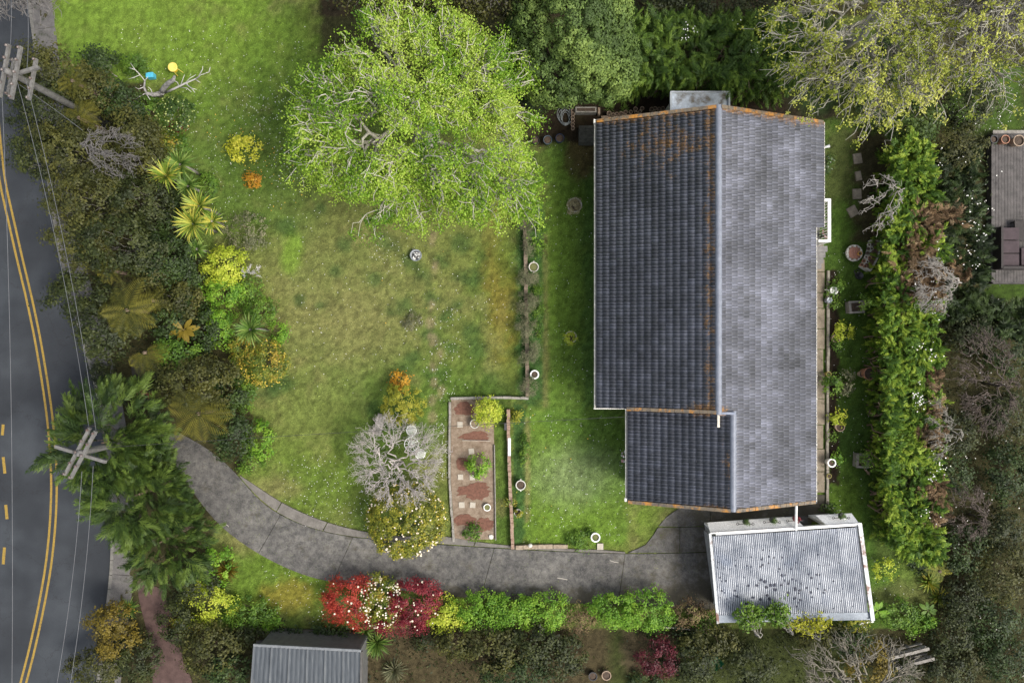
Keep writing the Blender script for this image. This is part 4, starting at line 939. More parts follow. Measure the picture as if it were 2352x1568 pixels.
def big_tree(px, py, rx, ry, zc, rz, pal, label, ntip, nleaf, L, W, bk, trunk=None, K1=7, K2=7, r0=.25, name='tree', sig=.16, extra=1, twig=.012, leafy_tip=1.0, cat='tree', jit=.07, tipmin=.5, up=.8, low=-.2, drop=-.04, amp=.07, rough=0):
    g = rng_(nseed()); c = P(px, py, zc); rad = np.array([M(rx, zc), M(ry, zc), rz]); tr = P(*(trunk or (px, py)), 0); org = (tr[0], tr[1], 0)
    t = thing(name, label, cat, org); tips = tips_in(g, c, rad, ntip, lobes(g, 9, amp), tipmin, low)
    if rough:       # uneven boughs: the crown reaches further some ways, and holes open between boughs
        d_ = (tips-c)[:, :2]; an = np.arctan2(d_[:, 1], d_[:, 0]); f_ = 1+rough*(.5*np.sin(3*an+3.67)+.45*np.sin(5*an+5.07)+.4*np.sin(9*an+2.2)+.15*np.sin(14*an)); tips[:, :2] = c[:2]+d_*f_[:, None]
        hol = c[:2]+g.uniform(-.85, .85, (11, 2))*rad[:2]; hr = g.uniform(.28, .62, 11); tips = tips[(np.linalg.norm(tips[:, None, :2]-hol[None], axis=2) > hr[None]).all(1)]
    top = np.array([tr[0], tr[1], max(.5, zc-rz*.55)]); top[:2] += (c[:2]-tr[:2])*.15
    ps = branching(g, (tr[0], tr[1], -.1), top, tips, K1, K2, r0, jit, 7, 6, 5, twig, extra=extra)
    V, F = tubes_np(ps[:1], 10); link('trunk', make_mesh('trunk', V-np.array(org), [F], smooth=True), bk, t)
    V, F = tubes_np(ps[1:], 5); link('branches', make_mesh('branches', V-np.array(org), [F], smooth=True), bk, t)
    if nleaf:
        ends = np.array([p[0][-1] for p in ps[1:] if p[1][-1] < twig*1.2])
        ends = ends[g.random(len(ends)) < leafy_tip]; n_ = len(ends); idx = g.integers(0, n_, nleaf); cs = g.uniform(.5, 1.5, n_)
        C = ends[idx]+g.normal(size=(nleaf, 3))*[sig, sig, sig*.6]*cs[idx][:, None]+[0, 0, drop]
        N = norm(g.normal(size=(nleaf, 3))*.6+[0, 0, up]); V, F = leafquads(C, N, L, W, g)
        ct = np.clip(g.uniform(.05, .75, n_)*.6+(vnoise(ends[:, 0]+60, ends[:, 1]+60, .7, 17, 3)-.5)*1.3+.25, 0, 1); tt = np.repeat(np.clip(ct[idx]+g.normal(size=nleaf)*.15, 0, 1), 4)
        link('crown', make_mesh('crown', V-np.array(org), [F], tint=tt), LM[pal], t)
    return t
def bare(px, py, rx, ry, zc, rz, label, ntip, bk, r0=.09, K1=6, K2=5, trunk=None, jit=.13, twig=.008, extra=2, cat='tree', name='bare_tree', **kw):
    return big_tree(px, py, rx, ry, zc, rz, None, label, ntip, 0, 0, 0, bk, trunk, K1, K2, r0, name, jit=jit, twig=twig, extra=extra, cat=cat, tipmin=.75, **kw)
# sword-leaf rosette
def rosette_mesh(g, n_=75, L=.85, wd=.028, lift=.9, droop=.5):
    V = []; F = []; T = []; b_ = 0
    for i in range(n_):
        a_ = i*2.39996+g.normal()*.1; el = lift*(i/n_)**.8*1.25+.05; l_ = L*g.uniform(.75, 1.1); t_ = g.uniform(.1, .9)
        d = np.array([math.cos(a_), math.sin(a_)]); s_ = np.array([-d[1], d[0]])
        for j, u in enumerate((0, .25, .55, .8, 1.0)):
            h_ = l_*u*math.cos(el); z = l_*u*math.sin(el)-droop*l_*u*u*(1-el/1.6)*.6; w_ = wd*(.7, 1.1, 1.0, .6, .04)[j]
            c = d*(h_+.04); V += [(c[0]+s_[0]*w_, c[1]+s_[1]*w_, z+.01*(j in (1, 2))), (c[0], c[1], z-.008), (c[0]-s_[0]*w_, c[1]-s_[1]*w_, z+.01*(j in (1, 2)))]; T += [t_]*3
            if j: q = b_+j*3; F += [(q-3, q-2, q+1, q), (q-2, q-1, q+2, q+1)]
        b_ += 15
    return make_mesh('leaves', np.array(V), [np.array(F)], tint=np.array(T))
def cabbage(px, py, r, z, label, pal='flax', n_=80, group=None, cat='cabbage tree', name='cabbage_tree', seed=None, wd=.03):
    g = rng_(nseed()); c = P(px, py, z); org = (c[0], c[1], 0); t = thing(name, label, cat, org, group)
    me = rosette_mesh(g, n_, M(r, z)*1.05, wd); o_ = link('leaves', me, LM[pal], t); o_.location = (0, 0, z); o_.rotation_euler = (g.normal()*.1, g.normal()*.1, g.uniform(0, 6))
    mb = MB(); mb.tube([(0.06, 0, -.05), (.02, .03, z*.5), (0, 0, z+.04)], [.085, .065, .05], 8); mb.build('trunk', bark, t, smooth=True)
    return t
# fern frond
def frond_mesh(g, L, pin=26, wd=.30, t_=.5):
    V = []; F = []; T = []; b_ = 0
    def pt(u): return np.array([L*u*(1-.12*u), 0, L*(.28*u-.50*u*u)])
    for k in range(8):
        p = pt(k/7); w_ = .012*(1-k/8); V += [(p[0], -w_, p[2]+.005), (p[0], w_, p[2]+.005)]; T += [.1, .1]
        if k: F.append((b_+2*k-2, b_+2*k, b_+2*k+1, b_+2*k-1))
    b_ = 16
    for i in range(pin):
        u = .10+.88*i/pin; p = pt(u); ln = L*wd*math.sin(PI*min(1, u*.92+.1))**.7*(1.0 if u < .75 else (1-u)/.25*.9+.1); hw = L*.45/pin*.42
        for s in (-1, 1):
            d = np.array([.35, s, -.10]); d /= np.linalg.norm(d); q = p+d*ln; m_ = p+d*ln*.45
            V += [tuple(p), (m_[0]-hw, m_[1], m_[2]+.01), tuple(q), (m_[0]+hw, m_[1], m_[2]+.01)]; T += [np.clip(t_+g.normal()*.12, 0, 1)]*4; F.append((b_, b_+1, b_+2, b_+3)); b_ += 4
    return make_mesh('frond', np.array(V), [np.array(F)], tint=np.array(T))
FR = {}
def fern(px, py, r, z, label, n_=14, pal='fern', group=None, start=0, span=2*PI, cat='tree fern', name='tree_fern'):
    g = rng_(nseed()); c = P(px, py, z); org = (c[0], c[1], 0); t = thing(name, label, cat, org, group); L = M(r, z)*1.08
    if pal not in FR:
        FR[pal] = [frond_mesh(g, 1.0, 19, .24, tv_) for tv_ in (.2, .4, .55, .7, .85)]
        for m_ in FR[pal]: m_.materials.append(LM[pal])
    for i in range(n_):
        o_ = bpy.data.objects.new('frond', FR[pal][g.integers(0, 5)]); COL.objects.link(o_); o_.parent = t; o_.location = (0, 0, z-.02*i % .2)
        o_.rotation_euler = (g.normal()*.1, g.normal()*.16, start+span*i/n_+g.normal()*.12); s = L*g.uniform(.8, 1.1); o_.scale = (s, s, s)
    mb = MB(); mb.tube([(0, 0, -.05), (.03, 0, z*.6), (0, 0, z)], [.12, .09, .07], 8); mb.build('trunk', brown_bark, t, smooth=True)
    return t
def bigleaf(px, py, r, z, label, n_, pal, cat, name, wd=.3, tv_=.6, group=None, lift=.25, z_stem=True):
    g = rng_(nseed()); c = P(px, py, z); t = thing(name, label, cat, (c[0], c[1], 0), group); L = M(r, z); meshes = []
    for q in range(3):
        V = []; T = []; F = []
        for j, u in enumerate((0, .12, .35, .6, .82, 1.0)):
            w_ = L*wd*(.06, .07, .75, 1.0, .72, .05)[j]*.5; zz = L*(lift*u-.35*u*u); V += [(L*u, -w_, zz+.02*w_), (L*u, 0, zz-.06*w_), (L*u, w_, zz+.02*w_)]; T += [np.clip(tv_+g.normal()*.08, 0, 1)]*3
            if j: b_ = j*3; F += [(b_-3, b_, b_+1, b_-2), (b_-2, b_+1, b_+2, b_-1)]
        m_ = make_mesh('leaf', np.array(V), [np.array(F)], tint=np.array(T)); m_.materials.append(LM[pal]); meshes.append(m_)
    for i in range(n_):
        o_ = bpy.data.objects.new('leaf', meshes[i % 3]); COL.objects.link(o_); o_.parent = t; o_.location = (0, 0, z-.01*(i % 5)); o_.rotation_euler = (g.normal()*.15, g.normal()*.2-.1, i*2.4+g.normal()*.15); s = g.uniform(.7, 1.05); o_.scale = (s, s, s)
    mb = MB(); mb.tube([(0, 0, -.05), (0, 0, z)], [.04, .03], 6); mb.build('stem', brown_bark, t)
    return t
def clump_grass(px, py, r, h, pal, label, n_=120, cat='plant', name='grassy_plant', wd=.014):
    g = rng_(nseed()); c = P(px, py, .2); t = thing(name, label, cat, (c[0], c[1], 0)); me = rosette_mesh(g, n_, M(r)*1.05, wd, 1.0, .7); o_ = link('leaves', me, LM[pal], t); o_.location = (0, 0, .06); return t

# ---------------- the large things
big_tree(984, 278, 276, 264, 5.6, 2.6, 'lime', 'huge spreading lime-green tree with pale branches on the main lawn', 820, 105000, .088, .060, mat('whitish_twig_bark', (.36,.335,.27), (.54,.51,.44), .9, 7, bmp=.2), (985, 330), 9, 9, .3, sig=.15, extra=2, twig=.014, drop=-.20, amp=.13, rough=.12)
big_tree(1960, 110, 225, 205, 6.2, 2.6, 'pale', 'tall sparse yellow-green tree with long grey branches overhanging the top right corner of the house', 430, 13500, .085, .07, mat('tan_grey_bark', (.26,.245,.2), (.42,.40,.34), .9, 7), (1930, 110), 7, 8, .22, sig=.085, extra=2, twig=.012, leafy_tip=.62, drop=0, low=.0)
big_tree(2225, 80, 190, 215, 6.6, 2.6, 'pale', 'tall half-bare tree with thick grey limbs in the top right corner of the view', 320, 7500, .085, .07, mat('tan_grey_bark', (.26,.245,.2)), (2060, 80), 6, 7, .25, sig=.085, extra=2, twig=.013, leafy_tip=.45, drop=0, low=.0)
big_tree(1130, -20, 330, 70, 5.0, 1.8, 'olive', 'olive-leaved tree with bare twigs along the top edge beside the lime tree', 300, 16000, .12, .08, bark, (1100, 0), 7, 6, .22, sig=.2, extra=1)
# dense clumpy conifer
def cauliflower(px, py, rx, ry, zc, rz, label, ncl=620, per=120):
    g = rng_(nseed()); c = P(px, py, zc); rad = np.array([M(rx, zc), M(ry, zc), rz]); org = (c[0], c[1], 0); t = thing('conifer', label, 'conifer', org)
    cp, D = clump_points(g, c, rad, ncl, lobes(g, 8, .10), .86, -.25); nc = len(cp); idx = np.repeat(np.arange(nc), per); n_ = len(idx); cr = g.uniform(.20, .36, nc)
    d = norm(g.normal(size=(n_, 3))+D[idx]*.3+[0, 0, .3]); C = cp[idx]+d*cr[idx][:, None]; V, F = leafquads(C, norm(d+g.normal(size=d.shape)*.28), .12, .065, g)
    ct = np.clip(.5+.3*np.sin(cp@g.normal(size=3)*1.3)+g.normal(size=nc)*.17, 0, 1); tt = np.repeat(np.clip(ct[idx]+g.normal(size=n_)*.1, 0, 1), 4)
    link('crown', make_mesh('crown', V-np.array(org), [F], tint=tt), LM['totara'], t)
    mb = MB(); mb.tube([(c[0], c[1], -.1), (c[0], c[1], zc)], [.22, .1], 8); mb.build('trunk', brown_bark, t, org, smooth=True)
    stems(g, (c[0], c[1], .8), c, rad*.8, 40, brown_bark, t, org, .1, 'limbs')
cauliflower(1326, 96, 140, 140, 4.4, 3.0, 'dense dark rounded conifer with knobbly foliage above the house')
hedge([(1440,30),(1820,30),(1860,110),(1850,176),(1700,184),(1600,176),(1520,168),(1420,170)], 3.2, 'cypressm', 'tall feathery dark green hedge between the house and the top edge', 900, L=.46, wid=.011, rag=.3,
      fl=[(white_petal, [(1583,75,7,40),(1568,95,4,8),(1730,112,6,26),(1758,92,5,12),(1690,60,5,8)])])
hedge([(2066,330),(2110,300),(2160,330),(2176,600),(2176,900),(2180,1292),(2105,1290),(2058,1262),(2046,1100),(2040,900),(2040,700),(2052,520),(2060,420)], 2.3, 'cypress', 'long shaggy bright green cypress hedge down the right side of the garden', 5600, L=.27, wid=.010, rag=.18,
      patches=[(2140,640,58),(2120,560,30),(2150,500,34),(2156,870,22),(2150,1010,30),(2158,940,22),(2158,1130,28),(2164,1200,20),(2115,600,20)],
      fl=[(white_petal, [(2116,800,8,34),(2140,815,8,30),(2110,880,5,14),(2106,912,6,40),(2112,925,7,50),(2145,1090,6,26),(2160,1070,8,30),(2150,1035,6,16),(2170,1040,10,16),(2150,680,8,16),(2142,645,5,8),(2120,1180,6,10),(2156,560,6,10),(2158,720,9,14),(2150,385,4,8),(2155,330,6,8),(2145,1210,8,8),(2098,650,3,3)])])
bare(2140, 655, 50, 66, 2.6, .5, 'tangled dead grey branches sunk in the right hedge', 130, mat('silvery_twig_bark', (.24,.22,.195), (.40,.375,.34), .9, 8), .05, 5, 5, twig=.008, extra=3)
bare(2150, 985, 24, 70, 2.5, .4, 'narrow patch of dead brown twigs low in the right hedge', 60, bark, .04, 4, 4, twig=.007, extra=2)

# ---------------- bare and pruned trees
bare(916, 1056, 124, 104, 2.0, 1.1, 'leafless pale grey tree over the white garden furniture', 320, mat('pinkish_twig_bark', (.34,.30,.28), (.52,.48,.45), .9, 8), .09, 8, 7, (915, 1060), twig=.0065, extra=4)
bare(2012, 465, 52, 84, 2.4, .8, 'small leafless grey tree beside the stepping stones', 44, mat('silvery_twig_bark', (.24,.22,.195), (.40,.375,.34), .9, 8), .045, 4, 4, (2030, 450), jit=.12, twig=.010, extra=1)
bare(268, 350, 76, 60, 4.2, .6, 'leafless grey tree amid the dark bushes near the road', 90, mat('dull_grey_bark', (.11,.10,.095), (.19,.18,.17), .9), .07, 5, 5, (290, 380), twig=.009, extra=2)
bare(62, 8, 78, 48, 5.5, .6, 'leafless branches reaching over the road at the top left', 100, mat('dull_grey_bark', (.13,.12,.115)), .08, 5, 5, (110, -40), twig=.013, extra=2)
bare(582, 628, 26, 24, 1.2, .4, 'small dead twiggy shrub behind the bright green bush', 30, lichen_bark, .03, 3, 4, twig=.009, extra=1, cat='shrub', name='dead_shrub')
bare(1960, 1530, 150, 80, 3.2, .8, 'large bare tree with thick crooked grey limbs below the garage', 190, mat('mossy_grey_bark', (.15,.13,.10), (.26,.24,.19), .9), .17, 6, 5, (1915, 1545), jit=.1, twig=.013, extra=2)
bare(2290, 60, 130, 80, 7.0, .8, 'bare pale limbs of the tree crossing the top right edge', 120, mat('dull_grey_bark', (.13,.12,.115)), .15, 6, 5, (2150, -60), twig=.012, extra=2)
bare(2260, 880, 85, 120, 1.8, .6, 'tangle of dead brown branches in the thicket beyond the hedge', 170, mat('dull_brown_bark', (.08,.06,.05), (.15,.12,.1), .9), .06, 6, 6, twig=.010, extra=3, cat='thicket', name='dead_thicket')
bare(2225, 1180, 60, 70, 1.6, .6, 'heap of brown dead branches beyond the lower half of the hedge', 110, mat('dull_brown_bark', (.08,.06,.05)), .05, 5, 5, twig=.009, extra=3, cat='thicket', name='dead_thicket')
# pruned trunk with lichened limbs near the yellow table
g = rng_(nseed()); t = thing('pruned_tree', 'old pruned tree with dark crooked trunk and pale lichened branches by the yellow table', 'tree', P(372, 215)*[1, 1, 0])
def limb(pts, r, m_, nm, k=7):
    mb = MB(); mb.tube([P(*p) for p in pts], r, k); return mb.build(nm, m_, t, tuple(t.location), smooth=True)
db = mat('dark_lichened_bark', (.10,.095,.09), (.34,.33,.31), .9, 9, bmp=.6)
limb([(372,215,-.1),(366,217,.3),(372,212,.6)], [.16,.15,.13], db, 'trunk')
limb([(370,214,.5),(378,200,.8),(388,190,1.1),(398,184,1.3),(401,175,1.5)], [.13,.12,.11,.09,.05], db, 'limb'); limb([(368,215,.5),(352,218,.7),(335,214,.9),(331,200,1.1),(333,186,1.2)], [.12,.1,.08,.05,.03], db, 'limb')
pb = lichen_bark
limb([(380,213,.5),(400,204,.9),(425,192,1.2),(448,182,1.4),(458,176,1.5)], [.06,.05,.04,.03,.015], pb, 'branch', 5)
for pts in ([(448,182,1.4),(462,172,1.6),(480,166,1.7)], [(480,166,1.7),(483,154,1.8)], [(455,178,1.5),(465,160,1.7),(466,152,1.8)], [(425,192,1.2),(440,203,1.3),(452,206,1.3)], [(440,203,1.3),(448,213,1.3)], [(410,200,1.0),(430,203,1.2),(440,212,1.2)], [(415,196,1.1),(420,182,1.3),(424,172,1.4)], [(448,182,1.4),(460,190,1.5)], [(425,192,1.2),(436,180,1.4),(450,172,1.5)],
            [(333,186,1.2),(322,172,1.3),(308,178,1.4),(295,182,1.4)], [(322,172,1.3),(310,160,1.4),(300,145,1.5)], [(310,160,1.4),(296,156,1.4)], [(335,214,.9),(320,222,1.),(312,228,1.)], [(333,186,1.2),(340,176,1.3)], [(352,218,.7),(346,205,.9),(340,200,1.)], [(335,214,.9),(345,230,.9)], [(398,184,1.3),(408,190,1.3),(410,196,1.3)], [(331,200,1.1),(318,205,1.1),(310,200,1.2)]):
    limb(pts, list(np.linspace(.026, .010, len(pts))), pb, 'twig', 4)

# ---------------- shrubs within the section, left border from the top down
shrub(300, 140, 30, .8, 'green', 'low green shrub at the top left of the section behind the blue box', L=.16, W=.04, ry=22)
clump_grass(312, 155, 34, .6, 'flaxg', 'tufted strappy plant beside the blue box', 140, wd=.02)
shrub(393, 258, 42, 1.2, 'dark', 'round glossy dark green shrub with a rusty skirt below the pruned tree', ry=37, fl=[(mat('pale_new_leaves', (.30,.36,.10), (.42,.46,.16)), 90, .035)])
shrub(400, 292, 26, .25, 'crimson', 'low red-leaved ground shrub at the foot of the round dark shrub', ry=8, L=.07)
shrub(340, 250, 30, .7, 'green', 'loose green bush left of the round dark shrub', ry=34)
shrub(352, 290, 26, .6, 'green', 'small green bush below the round dark shrub by the boundary', ry=18)
shrub(372, 335, 32, .9, 'mixed', 'light green and rust tinted bush above the sword-leaved trees', ry=26, L=.13, W=.08)
shrub(412, 330, 22, .5, 'green', 'small mid-green bush right of the rust tinted bush', ry=18)
shrub(555, 336, 34, 1.0, 'yellow', 'round yellow-flowering shrub standing alone on the upper lawn', ry=30, cover=2.2)
shrub(581, 412, 16, .5, 'orange', 'small orange bush on the lawn below the yellow one')
cabbage(382, 404, 46, 2.0, 'yellow-striped sword-leaved tree highest of the group on the left border')
cabbage(414, 378, 40, 1.8, 'green sword-leaved tree tucked behind the yellow-striped one', 'flaxg')
cabbage(432, 428, 30, 1.2, 'small green sword-leaved plant between the two larger rosettes', 'flaxg', 60)
cabbage(458, 474, 44, 2.0, 'sword-leaved tree just below the middle of the left border group', 'flax')
cabbage(444, 514, 48, 2.2, 'large sword-leaved tree with brown tips at the foot of the group', 'flax')
cabbage(486, 508, 34, 1.2, 'yellowing sword-leaved plant right of the large rosette', 'flax', 60)
cabbage(452, 572, 26, 1.3, 'small sword-leaved tree beside the bright green bush', 'flaxg', 60)
cabbage(575, 757, 40, 2.0, 'lone sword-leaved tree above the golden shrub', 'flaxg', 90)
shrub(470, 430, 26, .5, 'green', 'dark green undergrowth right of the striped rosettes', ry=40)
shrub(395, 470, 22, .8, 'bushg', 'dark bush left of the sword-leaved trees', ry=40)
shrub(560, 530, 52, .9, 'grey', 'grey-green twiggy shrub on the lawn edge right of the rosettes', ry=44, cover=1.1)
shrub(598, 508, 14, .4, 'flaxg', 'tiny strappy plant at the lawn edge', L=.2, W=.02, cat='plant', name='small_plant', cover=1.4)
shrub(508, 612, 54, 1.6, 'ygreen', 'broad bright lime bush on the left border', ry=42)
shrub(503, 668, 46, 1.3, 'bright', 'vivid green bush directly below the lime bush', ry=34)
shrub(560, 665, 40, .8, 'green', 'dull green bush at the lawn edge behind the dead twigs', ry=38, cover=1.6)
shrub(500, 745, 32, 1.0, 'bright', 'green bush left of the lone sword-leaved tree', ry=48)
shrub(595, 715, 40, .9, 'green', 'leafy bush above and right of the lone rosette', ry=30)
shrub(640, 765, 24, .5, 'bright', 'small light green bush reaching onto the lawn', ry=26)
shrub(600, 834, 52, 1.5, 'mixed', 'golden and rust coloured bush on the lawn edge', ry=50, L=.09, W=.05, fl=[(mat('gold_new_leaves', (.45,.33,.03), (.55,.38,.05), bmp=0), 200, .028)])
shrub(545, 800, 26, 1.0, 'mixed', 'rust tinted bush left of the golden bush', ry=30)
shrub(560, 900, 24, .8, 'green', 'green bush below the golden bush on the boundary', ry=44)
shrub(592, 1010, 30, .9, 'bright', 'bright green bush by the bend in the boundary', ry=46)
shrub(570, 1062, 26, .6, 'green', 'low green bush above the driveway entrance', ry=26)
# middle of the garden
shrub(918, 932, 48, 1.7, 'gold', 'rounded golden conifer behind the grey leafless tree', cat='conifer', name='conifer', L=.07, W=.04, sig=.06, dens=18, ry=40)
shrub(916, 876, 18, 1.1, 'orange', 'small orange-tipped bush at the top of the golden conifer')
shrub(930, 1198, 84, 2.1, 'camellia', 'large rounded camellia bush with cream flowers overhanging the driveway', ry=80, L=.08, W=.052, dens=26, cover=4.2, sig=.075, amp=.05, lo=.7, fl=[(cream_petal, 110, .045), (mat('gold_new_leaves', (.45,.33,.03)), 130, .03)])
shrub(945, 738, 24, .25, 'grey', 'low grey-green weed patch in the middle of the lawn', cat='plant', name='weed_clump', L=.14, W=.03, cover=1.3, fl=[(white_petal, 14, .02)])
# bottom border
shrub(795, 1388, 56, 1.4, 'red', 'red-leaved bush at the left end of the bottom border', ry=56, L=.085, W=.045, fl=[(cream_petal, 24, .045)])
shrub(872, 1388, 46, 1.3, 'mixed', 'bush thick with cream and white flowers between the two red bushes', ry=54, L=.085, fl=[(cream_petal, 170, .042), (white_petal, 20, .035)])
shrub(950, 1394, 58, 1.5, 'crimson', 'deep crimson bush right of the cream-flowered bush', ry=58, L=.085, W=.045, fl=[(cream_petal, 24, .045)])
shrub(905, 1440, 60, 1.0, 'crimson', 'low crimson growth along the bottom edge of the flowering bushes', ry=16, L=.08, W=.045)
shrub(1022, 1412, 54, 1.2, 'ygreen', 'yellow-leaved bush right of the crimson bush', ry=38, L=.08)
shrub(1098, 1412, 68, 1.2, 'bright', 'vivid green clipped hedge bush right of the yellow one', ry=42, L=.09)
shrub(1172, 1414, 70, 1.2, 'bright', 'vivid green clipped bush in the middle of the bottom hedge', ry=42, L=.09)
shrub(1244, 1412, 60, 1.2, 'bright', 'vivid green clipped bush at the right end of the bottom hedge', ry=42, L=.09)
shrub(1328, 1425, 44, .9, 'brown', 'thin brown and green shrub in the gap of the bottom hedge', ry=28, cover=1.5)
shrub(1414, 1404, 56, 1.4, 'bright', 'rounded bright green bush left half of the pair near the garage', ry=36)
shrub(1482, 1408, 66, 1.5, 'bright', 'rounded bright green bush right half of the pair near the garage', ry=44)
shrub(1585, 1412, 48, 1.1, 'brown', 'scrubby brown bush between the green bush and the garage', ry=30, cover=1.4)
shrub(1625, 1430, 30, .8, 'green', 'small dark green bush at the garage corner', ry=20)
# bottom-left bank
shrub(486, 1300, 40, .7, 'bright', 'lush light green bush beside the driveway entrance', ry=46, L=.13, W=.07)
clump_grass(520, 1310, 34, .5, 'mustard', 'arching yellowed grass clump on the bank', 130)
clump_grass(506, 1345, 30, .5, 'flaxg', 'tangled grass clump below the yellowed one', 110)
shrub(470, 1392, 60, .9, 'ygreen', 'spreading yellow-green bush in the bottom left of the section', ry=46, L=.09)
shrub(560, 1410, 60, .8, 'green', 'fresh green bush along the bottom boundary', ry=34)
shrub(430, 1432, 44, .7, 'mixed', 'mottled bush in the lowest left corner', ry=22)
shrub(610, 1432, 34, .5, 'bright', 'small bush at the bottom boundary left of the bank lawn', ry=16)
# right corner by the garage
clump_grass(2137, 1338, 30, .6, 'flax', 'striped sword-leaved plant below the right hedge', 70, wd=.03)
clump_grass(2160, 1372, 28, .6, 'flax', 'second striped sword-leaved plant nearest the corner', 70, wd=.03)
fern(2160, 1312, 36, .9, 'bright fern under the end of the right hedge', 10, 'fernb')
bigleaf(2016, 1402, 30, .7, 'broad-leaved banana-like plant at the garage corner', 7, 'bright', 'plant', 'broad_leaved_plant', .45)
bigleaf(2132, 1402, 26, .5, 'broad-leaved lily with white blooms near the corner', 7, 'green', 'plant', 'lily_plant', .4)
shrub(2070, 1412, 46, .9, 'green', 'low green bush in the bottom right corner', ry=32)
shrub(2115, 1432, 40, .7, 'bright', 'light green bush against the bottom boundary at the corner', ry=20)
shrub(2037, 1312, 24, .7, 'ygreen', 'airy yellow-green shrub on the grass beside the garage', ry=28, cover=1.0)
shrub(2120, 1290, 30, .6, 'bushg', 'dark leafy plant below the hedge end', ry=26, L=.2, W=.09)
shrub(2100, 1440, 24, .5, 'green', 'dense little bush by the lily', ry=14)
for (x, y, r, lb) in ((1716,1416,34,'large-leaved green shrub overlapping the left of the garage gutter'), (1786,1410,28,'large-leaved shrub overlapping the middle of the garage gutter')):
    t_ = big_tree(x, y, r, r*.8, 2.3, .4, 'green', lb, 34, 900, .16, .075, bark, (x, y+12), 4, 4, .04, 'shrub', sig=.11, extra=0, twig=.01, cat='shrub')
big_tree(1858, 1428, 48, 16, 1.9, .35, 'yellow', 'yellow-leaved shrub behind the right half of the garage', 40, 700, .14, .07, bark, (1850, 1440), 4, 4, .03, 'shrub', sig=.1, extra=0, twig=.01, cat='shrub')
shrub(1965, 1434, 34, .9, 'gold', 'golden low shrub under the right end of the garage roof', ry=14, L=.13)

# ---------------- terrace strip and vegetable bed
for (x, y, r, ry, lb) in ((1206,505,14,26,'grey-green shrub at the top of the low wall'),(1212,560,12,18,'small grey shrub on the low wall above the urn'),(1213,636,24,16,'grey shrub sprawling below the urn on the low wall'),(1210,692,22,24,'feathery grey shrub midway along the low wall'),(1206,752,20,18,'grey shrub below the middle of the low wall'),(1212,806,21,28,'large grey shrub above the white urn on the low wall'),(1216,888,15,18,'last grey shrub at the foot of the low wall')):
    shrub(x, y, r, .6, 'grey', lb, ry=ry, L=.09, W=.02, cover=2.2, group='grey shrubs along the low wall', z0=.2)
shrub(1236, 545, 12, .4, 'green', 'tiny green clump beside the urn above the terrace', ry=40, L=.08)
shrub(1234, 720, 14, .25, 'green', 'strip of leafy ground cover on the terrace edge', ry=60, L=.07, cat='plant', name='ground_cover')
shrub(1186, 955, 12, .4, 'gold', 'small golden plant at the top of the brick-edged strip')
shrub(1118, 948, 32, 1.3, 'ygreen', 'yellow-green fruit bush in the top corner of the vegetable bed', ry=36, L=.09)
shrub(1098, 1072, 24, .9, 'bright', 'fresh green shrub in the middle of the vegetable bed', ry=28)
shrub(1085, 1222, 26, .4, 'green', 'low greenery at the bottom of the vegetable bed', ry=14)
shrub(1330, 1242, 34, .35, 'green', 'low shaggy bush by the white ring at the terrace end', ry=22)
shrub(1172, 1150, 10, .4, 'mixed', 'little rust-tinted plant against the brick edge')
shrub(1206, 1040, 10, .3, 'green', 'row of small green plants inside the brick edge', ry=40, cat='plant', name='border_plant')
# right-hand garden bed
for (x, y, r, ry, pal, h, lb) in ((1922,664,16,22,'green',.6,'leafy green plant by the white jar'),(1944,764,19,22,'ygreen',.8,'yellow-green shrub midway along the flower bed'),(1923,790,14,14,'green',.5,'low plant below the cracked pot'),(1917,886,21,26,'green',1.0,'dense green bush beside the tiny yellow pot'),(1947,880,20,24,'grey',.8,'blue-green bush touching the dense green one'),(1928,962,16,18,'ygreen',.6,'potted yellow-green plant low in the flower bed'),(1925,1052,13,13,'bright',.5,'bright leafy plant behind the white pot'),(1907,1174,18,14,'dark',.5,'small dark bush at the end of the side path'),(1902,370,12,30,'dark',.5,'dark climber against the right wall of the house'),(1920,700,9,14,'green',.35,'small seedling in the flower bed soil'),(1912,1000,8,14,'green',.3,'tiny plant in the lower flower bed')):
    shrub(x, y, r, h, pal, lb, ry=ry, cover=1.8)

